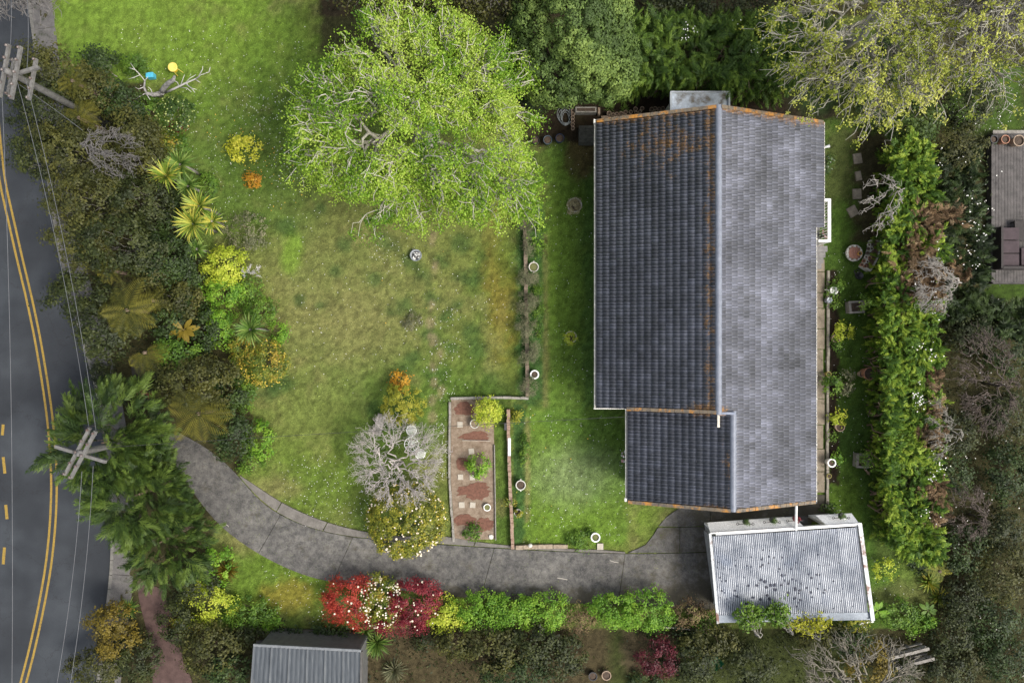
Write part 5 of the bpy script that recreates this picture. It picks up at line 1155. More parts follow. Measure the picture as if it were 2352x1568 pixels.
# ---------------- bush and trees between the section and the road (left)
for (x, y, r, ry, h, pal, lb) in (
    (85,150,68,60,4.2,'olive','olive tree at the road edge beside the upper power pole'),
    (70,235,66,60,4.0,'bush','rounded dark tree left of the tree fern near the upper pole'),
    (215,140,38,36,2.2,'bushg','dark strappy bush on the edge of the upper lawn'),
    (200,195,48,42,3.2,'olive','brown-tinted tree behind the dark strappy bush'),
    (262,225,42,40,2.6,'bushg','dark green tree left of the pruned tree'),
    (140,330,74,66,4.4,'olive','broad olive tree overhanging the road bend'),
    (70,345,52,60,3.8,'bush','dark tree at the road edge below the upper pole'),
    (290,300,52,46,3.2,'olive','olive-green tree beside the boundary at the upper left'),
    (330,360,36,40,2.6,'olive','bushy olive tree above the leafless grey tree'),
    (300,450,66,56,3.6,'bush','dense dark tree below the leafless grey tree'),
    (185,450,84,74,4.6,'olive','widest olive tree over the road verge'),
    (385,520,26,60,1.6,'bushg','dark understorey bush by the sword-leaved trees'),
    (250,555,86,66,4.4,'bush','broad dark tree in the middle of the bush strip'),
    (170,545,60,56,4.2,'olive','olive tree touching the road above the bend'),
    (370,590,52,56,2.8,'bushg','mid-green tree left of the lime bush'),
    (420,640,32,60,1.8,'bushg','narrow dark bush against the boundary'),
    (150,672,52,52,3.6,'bush','dark rounded tree leaning out over the road'),
    (215,745,62,78,3.8,'bush','tall dark shrubbery left of the large tree fern'),
    (335,630,44,30,2.6,'olive','yellowish bush above the large tree fern'),
    (400,690,46,44,2.4,'olive','clumpy olive shrub above the big-leaved plant'),
    (465,760,26,56,1.6,'bushg','dark green bush right of the big-leaved plant'),
    (395,815,48,38,2.6,'green','leafy green bush below the big-leaved plant'),
    (435,880,80,52,3.2,'olive','broad mottled olive shrub left of the boundary bend'),
    (520,905,36,48,2.0,'bushg','dark green bush inside the boundary bend'),
    (525,1000,46,56,2.2,'bushg','dark bush next to the lower tree fern'),
    (350,860,20,30,1.2,'bush','small dark bush by the red pot'),
    (370,740,40,40,2.4,'bushg','dark bush behind the large tree fern'),
    (230,860,36,26,1.6,'bush','low dark bush at the footpath'),
    (300,900,34,40,.6,'bushg','low leafy scrub beside the narrow path'),
    ):
    shrub(x, y, r, h, pal, lb, cat='tree' if h > 2.4 else 'shrub', name='tree' if h > 2.4 else 'shrub', ry=ry, L=.13, W=.075, sig=.14, dens=7, cover=2.5, amp=.12, bk=bark)
fern(290, 712, 84, 3.4, 'large golden-green tree fern in the middle of the roadside bush', 17)
fern(455, 950, 84, 2.8, 'wide tree fern beside the narrow dark path', 18)
fern(180, 270, 60, 3.0, 'tree fern below the upper power pole', 9, start=-.4, span=3.6)
fern(165, 185, 44, 3.4, 'yellowed tree fern at the upper pole', 10)
fern(350, 690, 46, 2.4, 'small dark tree fern right of the large one', 9)
fern(330, 810, 62, 2.6, 'tree fern hanging over the verge below the large one', 10, start=-2.6, span=3.4)
fern(245, 620, 44, 2.8, 'half-hidden tree fern above the large golden one', 9)
bigleaf(422, 757, 36, 1.6, 'plant with a star of broad yellow leaves in the dark bush', 15, 'mustard', 'plant', 'broad_leaved_plant', .36, .8)
conifer(262, 1010, 122, 5.2, 'cypressd', 'great feathery conifer spilling over the road by the lower power pole', ry=120, L=.55, wid=.011, zc=3.0, rz=2.2)
conifer(330, 1130, 100, 4.6, 'cypressd', 'feathery conifer below the power pole reaching towards the driveway', ry=110, L=.55, wid=.011, zc=2.8, rz=2.0)
conifer(385, 1235, 88, 3.6, 'cypressd', 'lowest of the feathery conifers, beside the gravel path', ry=96, L=.5, wid=.011, zc=2.2, rz=1.6)
shrub(440, 1340, 44, 1.2, 'bush', 'dark bush between the last conifer and the section', ry=50, L=.12)
shrub(400, 1430, 40, 1.2, 'bush', 'dark scrub beside the gravel path', ry=50, L=.12)
shrub(240, 1430, 44, 2.2, 'mustard', 'yellow-orange flowering shrub at the lower road corner', ry=36, L=.10, W=.06, dens=14)
shrub(250, 1490, 46, 2.0, 'mustard', 'second yellow-orange bush just below the first at the road corner', ry=34, L=.10, W=.06, dens=14)
shrub(215, 1540, 60, 1.8, 'olive', 'olive bush at the bottom edge by the road', ry=40, L=.12)
shrub(300, 1520, 50, 1.4, 'bush', 'dark bush left of the maroon gravel path', ry=60, L=.12)
clump_grass(292, 1398, 30, .7, 'flaxg', 'spiky green plant at the end of the footpath', 90, wd=.025)

# ---------------- beyond the bottom boundary
for (x, y, r, ry, h, pal, lb) in (
    (470,1500,66,52,1.8,'olive','leafy olive bush left of the neighbouring shed'),(520,1555,50,40,1.6,'bushg','green bush at the bottom edge left of the shed'),(560,1462,60,16,1.0,'bush','low dark hedge above the shed'),
    (700,1455,90,12,.5,'bushg','low ground plants along the back of the shed'),(1055,1480,56,34,1.6,'olive','olive bush under the yellow-leaved bush'),(1130,1500,70,52,1.8,'olive','broad olive shrub below the clipped hedge'),
    (1225,1490,70,44,1.7,'bush','dark shrub below the clipped green hedge'),(1190,1550,80,36,1.4,'bushg','green shrub on the bottom edge beyond the hedge'),(1290,1520,52,52,1.2,'bush','scrubby bush beside the brown soil patch'),
    (1640,1478,60,40,1.6,'olive','large-leaved bush below the garage corner'),(1600,1530,60,50,1.6,'bush','dark bush right of the maroon maple'),(1730,1530,56,44,1.5,'bush','dark bush under the bare tree left side'),
    (1880,1465,60,28,1.4,'olive','olive bush directly below the garage'),(2010,1530,50,46,1.7,'mustard','mustard-coloured bush left of the wooden steps'),(1960,1480,44,30,1.3,'bushg','dark green bush above the mustard bush'),
    (2070,1550,50,30,1.0,'bush','low bush at the foot of the wooden steps'),(1560,1465,60,18,.8,'bushg','low bushes on the boundary below the brown bush'),(980,1470,40,20,.5,'bush','low scrub right of the shed'),(1490,1560,40,18,.5,'bushg','ground plants at the bottom edge by the maple')):
    shrub(x, y, r, h, pal, lb, ry=ry, L=.14, W=.08, sig=.14, dens=7, cover=2.4, amp=.12)
shrub(1516, 1516, 44, 1.5, 'maroon', 'maroon-leaved maple on the neighbouring grass', cat='tree', name='maple_tree', ry=44, L=.09, W=.05)
clump_grass(865, 1478, 40, .7, 'flaxg', 'spiky dark green plant right of the shed roof', 120, wd=.022)
clump_grass(838, 1452, 26, .6, 'flaxg', 'spiky plant touching the back corner of the shed', 80, wd=.022)
clump_grass(905, 1540, 36, .5, 'grey', 'dry spiky plant near the bottom edge right of the shed', 90, wd=.018)

# ---------------- the thicket beyond the right hedge and along the top
hedge([(2178,340),(2262,330),(2280,640),(2262,700),(2200,740),(2178,700)], 1.9, 'bushg', 'dark neighbouring hedge left of the timber deck', 420, L=.36, wid=.011, patches=[(2200,480,22),(2210,620,26)], fl=[(white_petal, [(2232,500,12,30),(2250,540,9,26),(2222,580,9,24),(2240,600,9,18),(2255,470,8,16),(2218,440,9,14),(2205,370,9,12)])])
hedge([(2262,690),(2352,700),(2380,690),(2380,780),(2262,770)], 1.6, 'bushg', 'low dark hedge below the timber deck', 200, L=.36, wid=.011)
for (x, y, r, ry, h, pal, lb) in (
    (2230,770,60,46,1.5,'bush','dark thicket bush right of the hedge and below the neighbouring hedge'),(2330,800,50,50,1.4,'bushg','dark bush on the right edge below the deck'),(2210,990,44,56,1.5,'bush','dark bush beyond the hedge beside the dead branches'),
    (2320,960,54,64,1.3,'bush','bush on the right edge beside the dead branches'),(2200,1090,40,50,1.4,'bushg','green bush beyond the lower hedge'),(2330,1100,54,70,1.4,'bushg','leafy bush on the right edge at hedge height'),
    (2225,1260,56,50,1.4,'bushg','dark bush just outside the hedge end'),(2310,1230,50,50,1.5,'bush','dark mound right of the dead branches heap'),(2320,1320,56,60,2.0,'olive','rounded olive tree on the right edge'),
    (2225,1370,52,60,1.3,'bush','dark bush beyond the right corner plants'),(2290,1430,60,50,1.3,'bushg','bush outside the bottom right corner'),(2200,1460,50,50,1.2,'bush','bush just outside the corner of the section'),
    (2320,1520,60,56,1.2,'bushg','bush in the extreme bottom right'),(2180,1545,60,40,1.0,'bush','low bush beside the wooden steps'),(2240,1520,40,30,.9,'olive','small olive bush in the bottom right'),
    (1660,-10,150,44,3.6,'bush','dark trees beyond the top hedge'),(1520,-10,60,50,3.2,'bush','dark tree right of the knobbly conifer at the top edge'),(1190,120,36,70,2.6,'green','small tree between the lime tree and the dark conifer'),
    (2210,330,50,40,2.4,'olive','olive bush under the tall half-bare tree'),(2250,230,50,60,2.6,'bush','dark bush under the tall half-bare tree right side'),(1880,60,60,60,2.4,'cypressd','green bush under the sparse yellow-green tree'),(2060,180,90,110,2.0,'bushg','dark green bush in the gap between the two tall trees'),(1230,215,40,40,1.6,'bushg','dark bush at the foot of the knobbly conifer'),(2120,270,50,50,2.2,'cypressd','green bush at the top of the right hedge')):
    shrub(x, y, r, h, pal, lb, cat='tree' if h > 2.4 else 'shrub', name='tree' if h > 2.4 else 'shrub', ry=ry, L=.13, W=.07, sig=.15, dens=7, cover=2.3, amp=.12)
# loose undergrowth over the dark outer ground
g = rng_(71); n_ = 46000; q = np.stack([g.uniform(60, 2440, n_), g.uniform(-80, 1640, n_)], -1)
inS = (q[:, 0] > np.interp(q[:, 1], [0, 60, 990, 1445, 1600], [250, 290, 560, 400, 380])) & (q[:, 1] > 30) & (q[:, 1] < 1452) & (q[:, 0] < 2165)
topl = (q[:, 0] < 730) & (q[:, 1] < 195); rd = q[:, 0] < edge_x(q[:, 1])+62; gp = (q[:, 1] > 1290) & (q[:, 0] > 300) & (q[:, 0] < 470) & (abs(q[:, 0]-(318+(q[:, 1]-1310)*.36)) < 46)
nr = (q[:, 0] < 440) & (q[:, 1] > 820) & (abs(q[:, 0]-(310+(q[:, 1]-840)*.36)) < 26); dk = (q[:, 0] > 2268) & (q[:, 1] > 160) & (q[:, 1] < 690); sh = (q[:, 0] > 560) & (q[:, 0] < 835) & (q[:, 1] > 1462)
bs = (q[:, 1] > 1445) & (q[:, 0] > 1300) & (q[:, 0] < 1500); dv = (q[:, 0] > 330) & (q[:, 0] < 600) & (q[:, 1] > 940) & (q[:, 1] < 1270)
q = q[~(inS | topl | rd | gp | nr | dk | sh | dv) & ~(bs & (g.random(len(q)) < .8))]; W2 = np.stack([(q[:, 0]-1176)*H/1568, -(q[:, 1]-784)*H/1568], -1)
nz = vnoise(W2[:, 0]+60, W2[:, 1]+60, .9, 44, 3); C = np.concatenate([W2, (.04+nz*.5*g.random(len(q)))[:, None]], 1)
V, F = leafquads(C, norm(g.normal(size=C.shape)*.6+[0, 0, .8]), .15, .075, g); tt = np.repeat(np.clip(nz+g.normal(size=len(C))*.2, 0, 1), 4)
tag(link('undergrowth', make_mesh('undergrowth', V, [F], tint=tt), LM['bush']), 'tangled low undergrowth covering the dark ground outside the section', 'undergrowth', kind='stuff')
C = C[g.random(len(C)) < .06]; C = C[(C[:, 0] > 20.2)]; C[:, 2] += .7
V, F = leafquads(C, norm(g.normal(size=C.shape)*.4+[0, 0, 1]), .07, .06, g)
tag(link('blossom', make_mesh('blossom', V, [F]), white_petal), 'scattered small white blossoms over the thicket beyond the hedge', 'blossom', kind='stuff')
# ================================================================== GARDEN STRUCTURES
oldc = mat('weathered_concrete', (0.19,0.175,0.15), (0.33,0.31,0.27), 0.9, 5, stain=((0.07,0.075,0.035), 3.0, 0.58))
pav = mat('pale_paver', (0.36,0.32,0.26), (0.47,0.43,0.36), 0.9, 6)
brickm = mat('old_brick', (0.22,0.13,0.09), (0.36,0.27,0.20), 0.9, 8, stain=((0.07,0.08,0.04), 5, 0.6))
tim = mat('grey_timber', (0.16,0.145,0.125), (0.30,0.28,0.25), 0.85, 5, bmp=.5)
terra = mat('terracotta', (0.30,0.13,0.08), (0.42,0.22,0.14), 0.8, 6)
terrad = mat('mossy_terracotta', (0.26,0.17,0.11), (0.40,0.32,0.24), 0.85, 8)
stone = mat('pale_stone', (0.48,0.46,0.41), (0.64,0.62,0.57), 0.8, 8, stain=((0.20,0.2,0.15), 6, 0.62))
wh = mat('white_glaze', (0.72,0.72,0.69), (0.82,0.82,0.8), 0.35, 6, bmp=.1, stain=((0.45,0.43,0.38), 7, 0.66))
soil = mat('potting_soil', (0.045,0.03,0.02), (0.10,0.07,0.05), 0.95, 14)
redsoil = mat('reddish_mulch', (0.10,0.045,0.03), (0.19,0.09,0.06), 0.95, 9, bmp=.8, fine=50)
iron = mat('black_iron', (0.02,0.02,0.022), (0.04,0.04,0.045), 0.5, 9)
def cpos(*a): return tuple(float(v) for v in P(*a))
def slab_run(base_name, pts, half, z0, z1, m_, piece, seg_len, gap=.012, jig=.01, kind='structure', lab=None):
    """a wall or kerb laid from separate pieces along a line"""
    pts = np.asarray([P(*p)[:2] for p in pts]); d = np.concatenate(([0], np.cumsum(np.linalg.norm(np.diff(pts, axis=0), axis=1)))); n_ = max(1, int(round(d[-1]/seg_len)))
    g = rng_(nseed()); root = bpy.data.objects.new(base_name, None); COL.objects.link(root); o0 = pts[0]; root.location = (o0[0], o0[1], 0)
    if lab: tag(root, *lab)
    else: root['kind'] = kind
    for i in range(n_):
        ts = np.array([d[-1]*i/n_+gap/2, d[-1]*(i+1)/n_-gap/2]); q = np.stack([np.interp(ts, d, pts[:, k]) for k in (0, 1)], -1); c = q.mean(0); dd = q[1]-q[0]
        mb = MB(); mb.box((c[0]+g.normal()*jig*.4, c[1]+g.normal()*jig*.4, (z0+z1)/2+g.normal()*jig), (np.linalg.norm(dd), half*2*(1+g.normal()*.06), z1-z0), rz=math.atan2(dd[1], dd[0])+g.normal()*jig*.8)
        mb.build(piece, m_, root, (o0[0], o0[1], 0))
    return root
# vegetable bed
bedp = [(1037,917),(1110,915),(1134,950),(1138,1236),(1045,1240),(1036,1100)]
mb = MB(); mb.prism(dpoly(bedp), 0, .085); structure('vegetable_bed', mb, mat('bed_gravel_soil', (0.15,0.105,0.07), (0.27,0.21,0.155), 0.95, 5, bmp=.8, fine=40))
g = rng_(501); mb = MB()
for (x, y, rx, ry) in ((1068,938,25,15),(1092,1001,34,12),(1064,1064,18,15),(1091,1126,38,19),(1068,1192,26,14),(1114,1203,20,16)):
    k = 26; poly = []
    for i in range(k):
        a_ = 2*PI*i/k; rr = 1+.10*math.sin(3*a_+x)+.09*g.normal(); poly.append(tuple(P(x+rx*rr*math.cos(a_), y+ry*rr*math.sin(a_))[:2]))
    mb = MB(); mb.prism(poly, 0.05, .098+g.random()*.003); mb.build('mulch_patch', redsoil, bpy.data.objects['vegetable_bed'])
slab_run('bed_wall', [(1036,914),(1070,913),(1110,912),(1172,912),(1214,914)], .055, 0, .30, oldc, 'wall_block', .42, lab=('low mossy concrete wall along the top of the vegetable bed', 'wall'))
slab_run('bed_edge', [(1034,922),(1033,1100),(1043,1242)], .05, 0, .17, oldc, 'edge_block', .6, lab=('concrete edging down the left side of the vegetable bed', 'edging'))
slab_run('bed_board', [(1136,1020),(1139,1238)], .022, 0, .2, tim, 'board', 1.8, jig=.003, lab=('timber board edging the right side of the vegetable bed', 'edging'))
mb = MB(); mb.tube([cpos(1062,1011,.16), cpos(1126,1012,.16)], .018, 6); tag(mb.build('garden_stake', pav), 'pale wooden stake lying across the vegetable bed', 'stake')
slab_run('terrace_wall', [(1168,938),(1168,1000),(1171,1100),(1175,1180),(1178,1256)], .075, 0, .33, brickm, 'brick', .24, lab=('low brick retaining wall between the vegetable bed and the terrace lawn', 'wall'))
slab_run('stone_wall', [(1205,470),(1207,600),(1209,700),(1210,800),(1212,910)], .085, 0, .28, mat('brown_rubble_stone', (0.13,0.10,0.07), (0.24,0.19,0.14), .95, 7), 'stone', .3, jig=.02, lab=('low brown rubble wall under the grey shrubs beside the terrace lawn', 'wall'))
slab_run('terrace_edge', [(1184,1254),(1240,1252),(1304,1252)], .09, 0, .2, mat('mossy_stone_edge', (0.22,0.17,0.12), (0.38,0.31,0.23), .95, 8), 'edge_stone', .34, jig=.015, lab=('uneven stone edging along the bottom of the terrace lawn', 'edging'))
mb = MB(); mb.box(cpos(1170,1026,.36), (.13, .82, .05)); tag(mb.build('white_plank', white), 'white painted plank lying on the brick retaining wall', 'plank')
for i, (x, y, s_, rz_, lb) in enumerate(((1057,974,12.5,0,'square pale paver beside the stone pot at the top of the bed'),(1083,1035,12.5,.1,'square pale paver below the wooden stake'),(1058,1094,12,.02,'pale paver left of the green shrub in the bed'),(1085,1095,12,.05,'pale paver half under the green shrub in the bed'),(1061,1158,13,.03,'left of the two matching pavers low in the bed'),(1086,1158,12.5,-.05,'right of the two matching pavers low in the bed'),(1378,1253,14,0,'pale paver on the edge of the drive by the white ring'))):
    mb = MB(); c = P(x, y); mb.box((c[0], c[1], .085), (M(s_), M(s_), .06), rz=rz_); tag(mb.build('paver', pav), lb, 'paver', 'square pavers around the vegetable bed')
# stepping stones under the small bare tree
for (x, y, sx, sy, rz_, lb) in ((1968,365,20,24,.15,'stepping stone nearest the top of the right garden'),(1970,405,14,22,.2,'narrow stepping stone second from the top'),(1967,446,20,24,.05,'stepping stone left of the small bare tree'),(1957,486,22,24,.5,'tilted stepping stone lowest of the four')):
    mb = MB(); c = P(x, y); mb.box((c[0], c[1], .06), (M(sx), M(sy), .07), rz=rz_, taper=.93); tag(mb.build('stepping_stone', mat('worn_stepping_stone', (.17,.145,.11), (.27,.235,.185), .95, 6)), lb, 'stepping stone', 'stepping stones in the right garden')
# side path and bed edging right of the house
pth = mat('side_path_concrete', (0.15,0.12,0.085), (0.27,0.225,0.165), .9, 2.5, stain=((0.06,0.055,0.03), 2.0, 0.58))
sp_ = bpy.data.objects.new('side_path', None); COL.objects.link(sp_); sp_['kind'] = 'structure'
ys_ = [556, 596, 625, 672, 708, 755, 802, 855, 915, 975, 1030, 1082, 1130]
for i, (a_, b_) in enumerate(zip(ys_[:-1], ys_[1:])):
    xr_ = 1892; p0 = P(1815, a_+.8); p1 = P(xr_+(-3 if i % 3 == 0 else 0), b_-.8); mb = MB(); mb.box(((p0[0]+p1[0])/2, (p0[1]+p1[1])/2, .03+.003*(i % 3)), (p1[0]-p0[0], p0[1]-p1[1], .1)); mb.build('path_slab', pth, sp_)
slab_run('bed_kerb', [(1899.5,622),(1899,800),(1898,1000),(1898,1140),(1897,1165)], .055, 0, .16, mat('kerb_block_grey', (.20,.175,.14), (.32,.29,.24), .9, 6), 'kerb_block', .45, lab=('row of worn kerb blocks between the side path and the flower bed', 'edging'))

# ================================================================== POTS AND URNS
def pot(px, py, r, h, m_, label, name='plant_pot', cat='plant pot', group=None, fill=soil, wall=.16, rim_=1.0, handles=False, plant=None, base=.7, z0=0.04):
    """thick-walled round pot: outside, rim, inside wall and earth; optional plant of its own inside"""
    c = P(px, py, z0+h); R_ = M(r, h); org = (c[0], c[1], z0); t = thing(name, label, cat, org, group); w_ = max(.018, R_*wall)
    mb = MB(); mb.lathe([(0, 0.005), (R_*base, 0.0), (R_*.9, h*.6), (R_*.94*rim_, h*.9), (R_*rim_, h*.93), (R_, h), (R_-w_, h), (R_-w_*1.1, h*.8)], (0, 0, 0), 24)
    if handles:
        for s in (-1, 1): mb.box((0, s*(R_+.02), h*.93), (.06, .09, .05), taper=.5)
    mb.build('bowl', m_, t, smooth=False)
    mb = MB(); mb.lathe([(R_-w_, h*.80), (R_*.5, h*.86), (0.0, h*.88)], (0, 0, 0), 18); mb.build('soil' if fill is soil else 'filling', fill, t)
    if plant:
        pal, pr, ph, plab = plant; shrub(px, py, pr, ph, pal, plab, cat='plant', name='potted_plant', z0=h*.8, L=.06, W=.03, sig=.05, dens=40, cover=2.0)
    return t
pot(1320,471,17,.42, stone, 'stone pot with a dry brown plant on the terrace lawn near the top', plant=('dry',19,.55,'dry brown plant in the upper terrace pot'), group='pots on the terrace lawn')
pot(1311,774,14,.38, stone, 'stone pot with a leafy green plant in the middle of the terrace lawn', plant=('ygreen',15,.5,'leafy green plant in the mid terrace pot'), group='pots on the terrace lawn')
pot(1226,613,11.5,.42, stone, 'mossy stone urn with handles beside the upper low wall', 'urn', 'urn', handles=True, fill=mat('moss_green', (.10,.11,.035), (.17,.17,.07), .95, 20))
pot(1228,860,10.5,.45, wh, 'white round urn near the foot of the low wall', 'urn', 'urn', wall=.3)
pot(1196,1114,11.5,.42, stone, 'stone urn with a spout beside the brick wall', 'urn', 'urn', handles=True)
pot(1190,1178,9,.35, stone, 'stone pot holding a small yellow plant by the brick wall', plant=('gold',9,.3,'small yellow plant in the pot by the brick wall'))
pot(1368,1234,11,.40, wh, 'white ring-shaped urn at the bottom edge of the terrace lawn', 'urn', 'urn', wall=.26, fill=mat('moss_green', (.10,.11,.035)))
pot(1090,973,10.5,.35, stone, 'round stone pot under the yellow-green fruit bush', fill=mat('dry_bed_soil', (.17,.13,.08)))
pot(1119,1165,8.5,.22, wh, 'white-rimmed pot in the vegetable bed', wall=.22, fill=mat('moss_green', (.10,.11,.035)))
mb = MB(); c = P(1128,1232,.1); mb.lathe([(.11,0),(.115,.04),(.09,.06),(0,.065)], (c[0],c[1],.09), 14, wob=.05); tag(mb.build('round_stone', stone), 'small round stone at the bottom corner of the vegetable bed', 'stone')
mb = MB(); c = P(1218,1252,.3); mb.lathe([(0.0,-.1),(.07,-.08),(.1,0),(.08,.07),(0,.1)], tuple(c), 14); tag(mb.build('stone_ball', stone), 'pale stone ball on the stone edging of the terrace', 'ornament')
mb = MB(); c = P(1161,979,.4); mb.box((c[0],c[1],.25), (.12,.36,.45), taper=.9); tag(mb.build('black_box', iron), 'small black box against the brick wall beside the fruit bush', 'box')
pot(1999,858,14.5,.62, terra, 'large terracotta pot of dark soil against the right hedge', wall=.1)
pot(1981,859,7.5,.3, terrad, 'small pale pot touching the large terracotta pot')
pot(1921,777,9.5,.35, terrad, 'cracked clay pot in the middle of the flower bed')
pot(1930,980,11,.35, terrad, 'clay pot low in the flower bed under the yellow-green plant')
pot(1911,1063,10,.45, wh, 'white urn with a flared rim beside the side path', 'urn', 'urn', wall=.25)
pot(1905,1093,5.5,.2, mat('mustard_pot', (.30,.26,.06), (.38,.34,.1)), 'tiny yellow pot on the kerb below the white urn')
pot(1904,859,6,.3, mat('mustard_pot', (.30,.26,.06)), 'small yellow pot beside the dense green bush')
# white jar and grey watering jug
t = thing('white_jar', 'white open jar on its side at the top of the flower bed', 'jar', P(1906,668,0)); mb = MB(); mb.lathe([(.13,0),(.17,.15),(.16,.36),(.19,.40),(.155,.41),(.12,.3),(0,.28)], (0,0,.05), 20); mb.build('body', wh, t); mb = MB(); mb.tube([(-.16,0,.3),(-.30,.04,.26),(-.30,.04,.14),(-.17,0,.1)], .02, 6); mb.build('handle', wh, t)
t = thing('watering_can', 'grey metal watering can on the kerb below the white jar', 'watering can', P(1898,690,0)); zm = mat('dull_zinc', (.22,.24,.27), (.34,.36,.40), .45, 8, metal=.3)
mb = MB(); mb.lathe([(.13,.0),(.14,.28),(.12,.3),(.07,.29),(.05,.27),(0,.27)], (0,0,.05), 18); mb.build('body', zm, t); mb = MB(); mb.tube([(.08,.08,.12),(.2,.2,.32),(.24,.25,.36)], [.03,.02,.035], 7); mb.build('spout', zm, t); mb = MB(); mb.tube([(-.12,-.04,.1),(-.2,-.08,.3),(0,0,.42),(.08,.05,.32)], .013, 5); mb.build('handle', zm, t)
# square timber planters and their little trees
for (x, y, w2, h2, rz_, lb, tx, ty, tl_) in ((1967,705,33,24,.06,'square timber planter in the upper right garden',1997,693,'small fruit tree leaning from the upper timber planter'),(1981,1058,26,28,-.05,'square timber planter near the lower right hedge',2004,1055,'small fruit tree leaning from the lower timber planter')):
    c = P(x, y, .4); t = thing('timber_planter', lb, 'planter', (c[0], c[1], 0), 'timber planters in the right garden', rz_); W_, H2 = M(w2,.4), M(h2,.4)
    for (bx, by, sx, sy) in ((0, H2/2, W_, .05), (0, -H2/2, W_, .05), (-W_/2+.025, 0, .05, H2-.05), (W_/2-.025, 0, .05, H2-.05)):
        for k in range(2): mb = MB(); mb.box((bx, by, .12+.2*k), (sx, sy, .19)); mb.build('board', tim, t)
    for (bx, by, sx, sy) in ((0, H2/2+.0, W_+.06, .09), (0, -H2/2, W_+.06, .09), (-W_/2+.02, 0, .12, H2-.1), (W_/2-.02, 0, .09, H2-.1)): mb = MB(); mb.box((bx, by, .43), (sx, sy, .03)); mb.build('rim_board', tim, t)
    mb = MB(); mb.box((0, 0, .18), (W_-.1, H2-.1, .3)); mb.build('soil', soil, t)
    g = rng_(nseed()); a_ = np.array([c[0], c[1], .3]); e_ = P(tx, ty, 1.1); s = shrub(tx, ty, 14, .9, 'green', tl_, cat='tree', name='potted_tree', z0=.55, L=.09, W=.045, cover=1.6)
    mb = MB(); mb.tube([a_, (a_+e_)/2+[0, 0, .1], e_], [.03, .025, .02], 6); mb.build('trunk', bark, s, tuple(s.location), smooth=True)
# round brick table and curved shelf of pots
c = P(1962,581,.3); t = thing('brick_table', 'round brick-topped table with a scalloped stone rim near the curved bench', 'table', (c[0], c[1], 0)); R_ = M(17.5,.3)
mb = MB(); mb.lathe([(0,.0),(R_*.8,0),(R_*.85,.28),(R_*.8,.30),(0,.30)], k=26); mb.build('base', brickm, t)
g = rng_(77)
for k in range(17):
    a_ = 2*PI*k/17; mb = MB(); mb.box((R_*.93*math.cos(a_), R_*.93*math.sin(a_), .29), (.11, .125, .09), rz=a_+g.normal()*.06, taper=.85); mb.build('rim_stone', stone, t)
tb = mat('red_brick_paving', (.30,.135,.09), (.42,.22,.16), .85, 9)
for i in range(-3, 4):
    for j in range(-2, 3):
        x, y = i*.105, j*.165+(.08 if i % 2 else 0)
        if x*x+y*y < (R_*.80)**2: mb = MB(); mb.box((x, y, .315), (.096, .156, .04)); mb.build('brick', tb, t)
pot(1976,582,4.6,.16, mat('orange_glaze', (.50,.24,.03), (.62,.36,.06), .4), 'small orange pot standing on the brick table', z0=.34)
bc = [(2004,556),(2001,575),(1996,590),(1989,605),(1980,618)]
c = P(1994,588,0); t = thing('curved_bench', 'curved brick bench crowded with small pots beside the round table', 'bench', (c[0], c[1], 0)); bw = np.array([P(*p)[:2] for p in bc])-c[:2]; bw = resamp(bw, 9)
for i in range(8):
    q0, q1 = bw[i], bw[i+1]; d = q1-q0; L_ = np.linalg.norm(d); d /= L_; nn = np.array([-d[1], d[0]]); m_ = (q0+q1)/2; a_ = math.atan2(d[1], d[0])
    mb = MB(); mb.box((m_[0], m_[1], .2), (L_*1.0, .34, .34), rz=a_); mb.build('seat_block', mat('dark_brick', (.12,.07,.05), (.2,.12,.09)), t)
    for s in (-1, 1): mb = MB(); mb.box((m_[0]+nn[0]*.20*s, m_[1]+nn[1]*.20*s, .24), (L_*.97, .06, .42), rz=a_); mb.build('rim_block', stone, t)
for s, q in ((0, bw[0]), (1, bw[-1])): mb = MB(); d = (bw[1]-bw[0]) if s == 0 else (bw[-1]-bw[-2]); mb.box((q[0], q[1], .241), (.05, .46, .42), rz=math.atan2(d[1], d[0])); mb.build('rim_block', stone, t)
k = 0
cols = [(mat('dark_glaze_pot', (.05,.045,.04), (.10,.09,.08), .4), 'dark'), (terra, 'terracotta'), (stone, 'pale')]
nm_ = ['topmost left', 'topmost right', 'second row left', 'second row right', 'third row left', 'third row right', 'middle left', 'middle right', 'lower left', 'lower right', 'lowest left', 'lowest right']
for i, (x, y) in enumerate(((1997,562),(2005,561),(1995,571),(2003,571),(1993,581),(2001,582),(1990,590),(1998,592),(1985,599),(1993,601),(1980,608),(1988,611))):
    mm, cn = cols[(0 if i < 6 else 1) if i % 3 else 2]; pot(x, y, 3.7, .14, mm, f'{nm_[i]} small {cn} pot on the curved bench', z0=.38, group='small pots on the curved bench', wall=.22)
tag(MB().lathe([(.15,0),(.17,.2),(.16,.22),(.12,.2),(0,.1)], tuple(P(1970,634,0)), 16).build('black_bucket', iron), 'black bucket on the grass below the curved bench', 'bucket')
tag(MB().tube([cpos(1975,640,.06), cpos(1966,632,.08), cpos(1962,622,.06), cpos(1972,618,.05), cpos(1978,630,.06)], .025, 6).build('black_hose', iron), 'short coil of black hose by the curved bench', 'hose')

